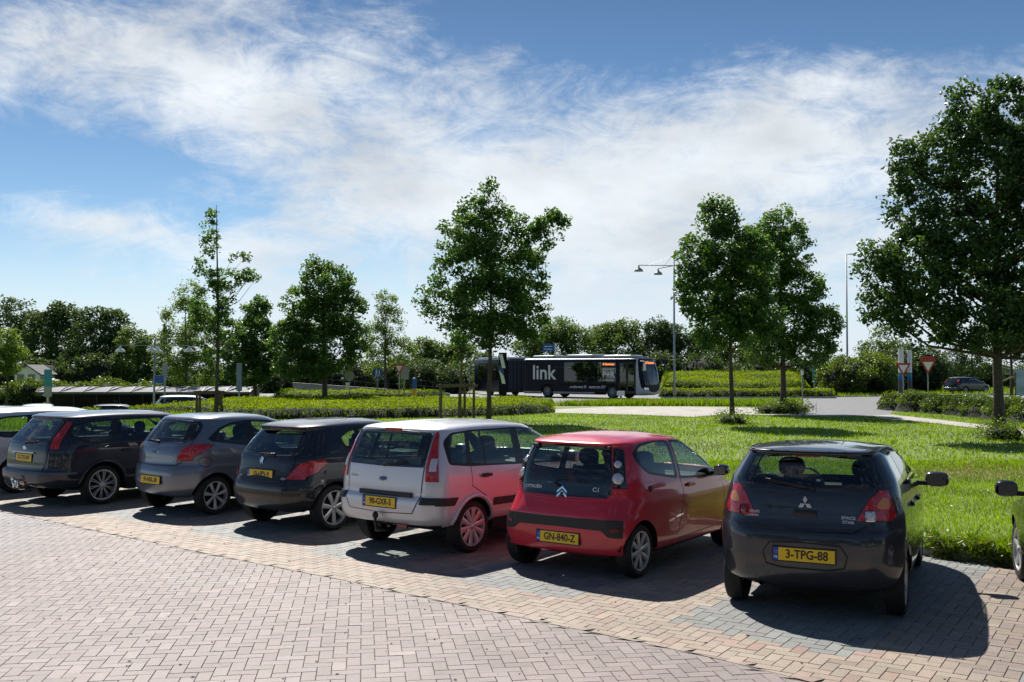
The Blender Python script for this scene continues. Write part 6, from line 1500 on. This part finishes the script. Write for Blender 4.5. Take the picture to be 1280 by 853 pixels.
    for k in range(9):
        for yy in (-.75, .75): m.box((1.0 + k * .8, yy, 1.15), (.12, .8, .8), bev=.04); m.box((1.2 + k * .8, yy, .85), (.4, .8, .12), bev=.03)
    m.box((5.2, 0, .4), (10, 2.2, .1)); m.box((9.3, .6, 1.2), (.15, .6, 1.0)); m.build('seats', INTERIOR, rt)
    for s in (-1, 1):
        m = MB(); m.tube([(L - .45, s * 1.15, 2.75), (L + .02, s * 1.42, 2.72), (L + .08, s * 1.46, 2.55)], .03, 6); m.box((L + .08, s * 1.46, 2.3), (.12, .22, .48), bev=.04); m.build('mirror', BLACK_TRIM if s > 0 else WHITE_PAINT, rt)
    # concertina joint and the rear half, bent away
    b = R(26); Rm = Matrix.Rotation(-b, 3, 'Z')
    m = MB()
    for k in range(9):
        u = k / 8; ang = -b * u; c = Vector((-.1 - 1.25 * u, .25 * u * u * -0 + .0, 1.62)) + Vector((0, .30 * u * u, 0)) * 1
        m.box(c, (.09, 2.36 + .1 * (k % 2), 2.5), Matrix.Rotation(ang, 3, 'Z'), bev=.02)
        if k < 8: m.box(c + Vector((-.08, .0, 0)), (.12, 2.28, 2.42), Matrix.Rotation(ang, 3, 'Z'))
    m.build('concertina', pbr('bellows', (.02, .025, .04), .8), rt)
    dirb = Vector((-math.cos(b), math.sin(b), 0)); o = Vector((-1.4, .30, 0)); Lr = 6.4; rot = Matrix.Rotation(-b, 3, 'Z')
    def rear_box(x, y, z, sx, sy, sz, mat, nm, bev=.0):
        m = MB(); c = o + rot @ Vector((-x, y, z)); m.box(c, (sx, sy, sz), rot, bev=bev); return m.build(nm, mat, rt, auto=40 if bev else None)
    rear_box(Lr / 2, 0, 1.63, Lr, 2.55, 2.66, NAVY, 'rear_body', .12)
    rear_box(Lr / 2, 0, 3.0, Lr - .3, 1.9, .24, BUS_GREY, 'roof_unit', .06)
    rear_box(.42, -1.279, 1.75, .5, .012, 2.0, WHITE_PAINT, 'white_stripe'); rear_box(.42, -1.288, 1.75, .22, .012, 2.0, BUS_BLUE, 'blue_stripe')
    for k in range(3): rear_box(1.7 + k * 1.55, -1.279, 1.95, 1.4, .012, 1.35, BLACK_GLOSS, 'window')
    for xx in (3.4,):
        for s in (-1, 1):
            m = MB(); c = o + rot @ Vector((-xx, s * 1.15, .48)); m.cyl(c - rot @ Vector((0, .15, 0)), c + rot @ Vector((0, .15, 0)), .48, n=24); m.build('wheel', RUBBER, rt)
make_bus()

def lamp_post_arms(px, d, z0, ztop, zarm, arm, label, turn=0., short=.9):
    c = D(px, 470, d); rt = empty('street_lamp', (c.x, d, z0), R(turn)); tag(rt, label, 'street lamp', 'hanging-lamp street lights')
    H_ = ztop - z0; A = zarm - z0
    m = MB(); m.tube([(0, 0, 0), (0, 0, 1.2), (0, 0, H_)], [.11, .085, .05], 12); m.build('pole', STEEL, rt, smooth=True)
    for (ax, ay, l) in ((1, 0, arm), (-1, 0, arm), (.25, -.97, arm * short), (-.25, .97, arm * short)):
        e = Vector((ax, ay, 0)) * l
        m = MB(); m.tube([(0, 0, A), e + Vector((0, 0, A))], .03, 6); m.tube([(0, 0, min(H_ - .1, A + .8)), e * .72 + Vector((0, 0, A))], .012, 5); ar = m.build('arm', STEEL, rt)
        m = MB(); prof = [(.02, .0), (.05, -.05), (.07, -.16), (.26, -.30), (.34, -.42), (.33, -.45), (.05, -.44), (.001, -.44)]
        m.lathe(prof, 20, 'Z', e + Vector((0, 0, A))); m.build('lamp_shade', WHITE_PAINT if 'four' in label else STEEL, rt, smooth=True)
    return rt
z = lambda y_, d: CAM_H + (461 - y_) * d / FPX
lamp_post_arms(193, 68, -1.25, z(420, 68), z(432, 68), 2.35, 'grey four-headed hanging lamp post among the trees on the left')
lamp_post_arms(843, 72, .3, z(314, 72), z(332, 72), 2.6, 'tall lamp post with hanging shades standing on the mound behind the bus front', 6)
def tall_lamp():
    d = 98; c = D(1059, 440, d); rt = empty('street_lamp', (c.x, d, 0)); tag(rt, 'tall slender lamp post with one short arm against the sky on the right', 'street lamp')
    H_ = z(318, d); m = MB(); m.tube([(0, 0, 0), (0, 0, 3), (0, 0, 3.05), (0, 0, H_)], [.14, .13, .10, .06], 12); m.build('pole', STEEL, rt, smooth=True)
    m = MB(); m.tube([(0, 0, H_ - .02), (.35, 0, H_ + .04)], .035, 6); m.build('arm', STEEL, rt); m = MB(); m.box((.62, 0, H_ + .03), (.62, .2, .1), bev=.03); m.build('lamp_head', STEEL, rt)
tall_lamp()

# ---- signs
def tri(c, w, z0, up=False):
    h = w * .87; s = 1 if up else -1; return [(c - w / 2, z0 - s * h / 2), (c + w / 2, z0 - s * h / 2), (c, z0 + s * h / 2)]
def panel(rt, pts, y, mat, name, th=.015, par=None):
    m = MB(); m.prism([(x, y, zz) for x, zz in pts], (0, th, 0)); return m.build(name, mat, par or rt)
def post(rt, h, r=.03, mat=None, z0=0, name='post'):
    m = MB(); m.tube([(0, 0, z0), (0, 0, h)], r, 10); return m.build(name, mat or STEEL, rt, smooth=True)
def giveway(px, ytip, ytop, d, label, extra=None, base=0., r=.03):
    c = D(px, 480, d); rt = empty('give_way_sign', (c.x, d, base), R(-3)); tag(rt, label, 'road sign', 'give-way signs')
    zt, zb = z(ytop, d) - base, z(ytip, d) - base; w = (zt - zb) / .87; zc = (zt + zb) / 2
    p = post(rt, zt, r); 
    fr = panel(rt, rounded(tri(0, w, zc), .06), -.06, SIGN_RED, 'sign_plate'); zi = zc + .035 * w
    panel(rt, rounded(tri(0, w * .62, zi), .03), -.066, WHITE_PAINT, 'sign_face', .004, fr); return rt, zt, zb
giveway(1129, 470.5, 454, 66, 'smaller red and white give-way triangle on the striped pole')
rt, zt, zb = giveway(1160, 468, 450, 58, 'larger give-way triangle with a small plate above it, beside the far estate car')
m = MB(); m.box((0, -.06, zt + .10), (.78, .02, .18)); m.build('upper_plate', SIGN_RED, rt)
rt, zt, zb = giveway(499, 468, 455.5, 64, 'give-way triangle in front of a grey board, between the two left lawn trees')
m = MB(); m.box((.36, .08, zt - .55), (.50, .02, .85)); m.build('grey_board', SIGN_BACK, rt); m = MB(); m.tube([(.3, .1, 0), (.3, .1, zt - .2)], .03, 8); m.build('post', STEEL, rt)
def striped(px, d, ytop, label):
    c = D(px, 480, d); rt = empty('striped_pole', (c.x, d, 0)); tag(rt, label, 'pole', 'blue white and black poles'); H_ = z(ytop, d)
    lv = [0, z(476, d), z(471, d), z(466, d), H_]
    for k, (mt, nm) in enumerate(((DARK_STEEL, 'black_section'), (SIGN_BLUE, 'blue_section'), (TEAL, 'teal_section'), (WHITE_PAINT, 'white_section'))):
        m = MB(); m.cyl((0, 0, lv[k]), (0, 0, lv[k + 1]), .17 if k else .18, n=16); m.build(nm, mt, rt, auto=40)
striped(1126.5, 68, 436, 'striped pole with white top directly behind the smaller give-way triangle'); striped(1137.5, 86, 438, 'thinner striped pole between the two give-way triangles')
def pylon(px, d, y0, y1, w, label, cols, base=0, name='info_pylon', frac=(1.,), dep=.12):
    c = D(px, 480, d); rt = empty(name, (c.x, d, base)); tag(rt, label, 'sign pylon'); zt, zb = z(y0, d) - base, z(y1, d) - base; zz = zt
    for f, mt in zip(frac, cols):
        h = (zt - zb) * f; m = MB(); m.box((0, 0, zz - h / 2), (w, dep, h), bev=.01); m.build('panel', mt, rt); zz -= h
    if zb > .15: m = MB(); m.box((0, 0, zb / 2), (w * .3, dep * .6, zb)); m.build('post', STEEL, rt)
    return rt, zt
# bus stop pylon: white and blue chevrons on dark
rt, zt = pylon(628.5, 64, 441, 498, .52, 'tall bus stop pylon with white and blue bands beside the concertina of the bus', [NAVY], name='stop_pylon')
m = MB()
for k in range(2):
    z1 = zt - .1 - k * 1.0; m.prism([(-.25, -.07, z1), (-.02, -.07, z1), (.18, -.07, z1 - .9), (-.05, -.07, z1 - .9)], (0, .008, 0))
m.build('white_band', WHITE_PAINT, rt)
m = MB(); m.prism([(-.25, -.075, zt - .75), (.05, -.075, zt - 1.15), (.05, -.075, zt - 1.5), (-.25, -.075, zt - 1.1)], (0, .008, 0)); m.build('blue_band', BUS_BLUE, rt)
pylon(60, 62, 462, 496, .45, 'dark blue pylon left of the long shelter roof', [TEAL, SIGN_BACK], -1.25, frac=(.62, .38))
pylon(299, 64, 454, 489, .34, 'slim grey blue banner pylon right of the sapling', [pbr('banner_grey', (.22, .28, .36), .5)], 0)
rt, zt = pylon(206, 58, 455, 470, .3, 'grey post with a small blue sign in front of the birch', [SIGN_BACK], -.6); m = MB(); m.box((-.28, -.02, z(474.5, 58) + .6), (.62, .03, .42)); m.build('sign_plate', SIGN_BLUE, rt)
rt, zt = pylon(1018, 96, 458, 478, .35, 'small teal sign under the fuller lawn tree', [TEAL], 0)
rt, zt = pylon(776, 68, 489, 494.5, .52, 'small white board on two short legs in front of the bus door', [WHITE_PAINT], 0, name='small_board')
def round_sign(px, yc, d, r, mat, label, back=False, base=0):
    c = D(px, 480, d); rt = empty('round_sign', (c.x, d, base)); tag(rt, label, 'road sign'); zc = z(yc, d) - base; post(rt, zc + r * .6, .03)
    m = MB(); m.cyl((0, -.05, zc), (0, -.065, zc), r, n=28); pl = m.build('sign_plate', mat, rt, auto=40)
    if not back:
        m = MB()  # walking adult with child
        for (x, s) in ((-.07, 1.), (.12, .72)):
            m.ellip((x, -.07, zc + .24 * s), (.05 * s, .006, .055 * s), 10, 6); m.prism([(x - .07 * s, -.068, zc + .17 * s), (x + .07 * s, -.068, zc + .17 * s), (x + .05 * s, -.068, zc - .05 * s), (x - .05 * s, -.068, zc - .05 * s)], (0, -.006, 0))
            m.prism([(x - .05 * s, -.068, zc - .05 * s), (x, -.068, zc - .05 * s), (x - .06 * s, -.068, zc - .3 * s), (x - .11 * s, -.068, zc - .3 * s)], (0, -.006, 0)); m.prism([(x, -.068, zc - .05 * s), (x + .05 * s, -.068, zc - .05 * s), (x + .11 * s, -.068, zc - .3 * s), (x + .06 * s, -.068, zc - .3 * s)], (0, -.006, 0))
        m.build('pictogram', WHITE_PAINT, pl)
    return rt, zc
round_sign(472, 466.5, 66, .34, SIGN_BLUE, 'round blue pedestrian sign between the broad tree and the give-way sign')
rt, zc = round_sign(437, 470, 64, .32, SIGN_BACK, 'back of a round grey sign just right of the broad tree trunk', back=True)
m = MB(); m.box((-.14, -.05, z(482, 64)), (.22, .02, .4)); m.build('small_plate', WHITE_PAINT, rt)
# blue and yellow traffic island post
d = 62; c = D(518, 490, d); rt = empty('traffic_bollard', (c.x, d, 0)); tag(rt, 'blue and yellow traffic post in the shrub bed left of the central stakes', 'traffic post')
m = MB(); m.cyl((0, 0, 0), (0, 0, z(486, d)), .17, .15, 14); m.build('yellow_base', YELLOW, rt, auto=40); m = MB(); m.cyl((0, 0, z(486, d)), (0, 0, z(474, d)), .13, .13, 14); m.ellip((0, 0, z(474, d)), (.13, .13, .08), 12, 6); m.build('blue_top', SIGN_BLUE, rt, auto=40)
# direction sign above the bus
d = 100; c = D(687, 436, d); rt = empty('direction_sign', (c.x, d, 0)); tag(rt, 'blue direction sign on a white pole rising above the bus roof', 'road sign')
m = MB(); m.box((-.1, 0, z(435, d)), (1.15, .06, .72)); m.build('sign_plate', SIGN_BLUE, rt); m = MB(); m.cyl((.58, 0, 0), (.58, 0, z(429, d)), .09, n=10); m.build('post', WHITE_PAINT, rt)
m = MB()
for k in (0, 1): m.box((-.15, -.036, z(435, d) + .14 - .28 * k), (.8, .008, .07))
m.build('white_bar', WHITE_PAINT, rt)
# slim guide poles
for px, py0, d, lb, r_ in ((1003, 463, 56, 'slim grey pole with a pale head right of the fuller lawn tree', .035), (587, 455, 70, 'thin pole left of the central tree trunk', .03), (1020, 502, 50, 'short thin stake at the corner of the footpath', .012)):
    c = D(px, 490, d); rt = empty('thin_pole', (c.x, d, 0)); tag(rt, lb, 'pole'); h = z(py0, d); post(rt, max(h, .35), r_)
    if d == 56: m = MB(); m.box((0, 0, h - .12), (.14, .1, .3), bev=.02); m.build('pole_head', WHITE_PAINT, rt)
# wooden tree supports
def stakes(px, d, w, h, label, n=4):
    c = D(px, 500, d); rt = empty('tree_support', (c.x, d, 0), R(8)); tag(rt, label, 'tree support', 'wooden tree supports')
    for x, y in ((-w / 2, -.35), (w / 2, -.35), (-w / 2 * .98, .35), (w / 2 * .55, .5))[:n]:
        m = MB(); m.cyl((x, y, -.1), (x, y, h), .065, .055, 10); m.build('post', WOOD, rt, auto=40)
    for y, dz in ((-.35, -.06), (.38, -.1)): m = MB(); m.box((0, y - .08, h + dz), (w * 1.25, .045, .12)); m.build('cross_rail', WOOD, rt)
    for x in (-w / 2, w / 2): m = MB(); m.box((x, .02, h - .16), (.045, .8, .10)); m.build('side_rail', WOOD, rt)
    return rt
stakes(263, 44.5, 1.05, 1.22, 'wooden frame of posts and rails round the tall sparse sapling')
stakes(571, 44.3, 1.45, 1.52, 'wooden frame of posts and rails round the thin central sapling')

# ---- ramp wall, long cycle shelter, house, billboard
CONC2 = pbr('wall_concrete', (.36, .37, .38), .8, noise=.2, nscale=1.5, bump=.2)
d = 74; A = D(366, 480, d); B = D(562, 493.5, d); rt = empty('ramp_wall', (A.x, d, 0)); tag(rt, 'long grey concrete ramp wall sloping down to the right behind the broad tree', 'wall')
m = MB(); m.prism([(0, 0, -.3), (B.x - A.x, 0, -.3), (B.x - A.x, 0, B.z), (0, 0, A.z)], (0, .35, 0)); m.build('wall_panel', CONC2, rt)
m = MB(); m.prism([(-.03, -.04, A.z), (B.x - A.x, -.04, B.z), (B.x - A.x, -.04, B.z + .10), (-.03, -.04, A.z + .10)], (0, .43, 0)); m.build('coping', CONC, rt)
m = MB()
for k in range(14):
    u = (k + .5) / 14; m.cyl(((B.x - A.x) * u, .17, A.z + (B.z - A.z) * u), ((B.x - A.x) * u, .17, A.z + (B.z - A.z) * u + .9), .02, n=6)
for hh in (.5, .9): m.tube([(0, .17, A.z + hh), (B.x - A.x, .17, B.z + hh)], .02, 6)
m.build('railing', DARK_STEEL, rt)
def shelter():
    d = 70; A, B = D(56, 485, d), D(318, 485, d); Lh = B.x - A.x; zb = -1.25; zt = z(484, d) - zb
    rt = empty('cycle_shelter', (A.x, d, zb)); tag(rt, 'long low cycle shelter with pale slatted roof and black frame on the left', 'shelter')
    n = 9; w = Lh / n
    for k in range(n):
        m = MB(); x0 = k * w + .04; x1 = (k + 1) * w - .04
        pr = [(-1.3, zt - .34), (-.6, zt - .12), (.2, zt), (.9, zt - .06)]
        for (y0, z0), (y1, z1) in zip(pr[:-1], pr[1:]): m.prism([(x0, y0, z0), (x1, y0, z0), (x1, y1, z1), (x0, y1, z1)], (0, 0, .03))
        m.build('roof_panel', ROOFW, rt)
    for k in range(n + 1):
        m = MB(); x = k * w; m.tube([(x, 1.0, 0), (x, .9, zt - .1), (x, .2, zt + .05), (x, -.6, zt - .07), (x, -1.35, zt - .32)], .045, 6); m.build('frame_rib', DARK_STEEL, rt)
    for k in range(n):
        m = MB(); x = k * w; m.tube([(x + .1, -1.2, zt - .28), (x + w * .35, -.6, zt - .02), (x + w * .7, .2, zt + .08), (x + w - .1, .5, zt + .08)], .035, 6); m.build('brace', DARK_STEEL, rt)
    m = MB(); m.box((Lh / 2, -1.33, zt - .40), (Lh, .07, .14)); m.box((Lh / 2, 1., zt - .2), (Lh, .06, .12)); m.build('eaves_beam', DARK_STEEL, rt)
    m = MB(); m.box((Lh / 2, 1.02, zt * .42), (Lh, .03, zt * .8)); m.build('shade_back_panel', UNDER, rt)  # near-black sheet paints in the shade under the shelter roof
    m = MB(); m.prism([(Lh + .05, -1.6, 0.2), (Lh + .05, 1.0, .2), (Lh + .05, 1.0, zt + .25), (Lh + .05, -1.6, zt - .3)], (.06, 0, 0)); m.build('end_panel', DARK_STEEL, rt)
shelter()
def house():
    d = 104; c = D(34, 470, d); rt = empty('white_house', (c.x, d, -1.25), R(8)); tag(rt, 'small white gabled house half hidden by the wood at the far left', 'house')
    w, h, rf = 2.9, z(462, d) + 1.25, z(452, d) + 1.25
    m = MB(); m.prism([(-w / 2, 0, 0), (w / 2, 0, 0), (w / 2, 0, h), (0, 0, rf), (-w / 2, 0, h)], (0, 6, 0)); m.build('wall', WHITE_PAINT, rt)
    for s in (-1, 1):
        m = MB(); m.prism([(s * (w / 2 + .25), -.25, h - .3), (0, -.25, rf + .06), (0, -.25, rf + .2), (s * (w / 2 + .3), -.25, h - .15)], (0, 6.5, 0)); m.build('roof', pbr('roof_tile', (.09, .09, .10), .7), rt)
    rt.scale = (.85, .85, .88)
    m = MB(); m.prism([(w / 2, .2, 0), (w / 2 + 1.1, .6, 0), (w / 2 + 1.1, .6, h - .9), (w / 2, .2, h - .5)], (0, 4, 0)); m.build('side_wing', pbr('wing_grey', (.4, .41, .43), .6), rt)
    for x in (-.75, .5):
        m = MB(); m.box((x, -.03, h - .7), (.78, .06, 1.15)); f = m.build('window', BLACK_GLOSS, rt); m = MB(); m.box((x, -.05, h - 1.32), (.95, .12, .08)); m.build('sill', WHITE_PAINT, f)
house()
d = 60; c = D(1278, 480, d); rt = empty('billboard', (c.x, d, 0), R(-12)); tag(rt, 'pale blue board with pale wooden props at the right edge behind the big tree', 'billboard')
m = MB(); m.box((.35, 0, z(478, d)), (1.5, .05, 1.55)); m.build('board', PALE_BLUE, rt)
m = MB(); m.box((-.40, -.04, 1.0), (.06, .06, 2.0)); m.build('post', WOOD, rt)
LW = pbr('pale_wood', (.62, .52, .30), .7)
for (x0, z0, x1, z1) in ((-2.1, z(495, d), -1.2, z(488, d)), (-1.4, z(479, d), -.55, z(471, d)), (-.2, z(496, d), .6, z(489, d))): m = MB(); m.tube([(x0, .1, z0), (x1, .0, z1)], .05, 6); m.build('prop', LW, rt)
# ------------------------------------------------------------------ cars further away: the same kinds of car, copied with all their parts
def find(lbl):
    for o in bpy.data.objects:
        if o.get('label', '').startswith(lbl) and o.parent is None: return o
def far_car(src, px, d, th, label, zz=None, y=480):
    c = D(px, y, d); r = copy_tree(find(src)); r.location = (c.x, d, float(ground_z(c.x, d)) if zz is None else zz); r.rotation_euler = (0, 0, math.pi / 2 - R(th)); r['label'] = label; r['group'] = 'cars parked or driving further away'
    def strip(o):
        for ch in list(o.children):
            n = ch.name.split('.')[0]
            if n in ('lettering', 'emblem', 'licence_plate', 'badge', 'rear_wiper', 'tow_hook', 'wiper_blade'):
                for g in list(ch.children_recursive): bpy.data.objects.remove(g)
                bpy.data.objects.remove(ch)
    strip(r); return r
far_car('dark navy estate', 1187, 86, 62, 'dark estate car on the road beyond the row of low bushes')
far_car('silver white estate', 50, 50, 158, 'silver car facing the viewer in the far car park on the left')
far_car('pale silver', 6, 45.5, 170, 'pale car cut by the left edge in the far car park', zz=-1.0)
far_car('near', 0, 0, 0, '') if False else None
far_car('glossy near-black', 108, 54.5, 68, 'dark roofed car seen side-on behind the yellow-green bed in the far car park')
far_car('silver white estate', 190, 56, 72, 'silver estate whose roof shows under the shelter roof')
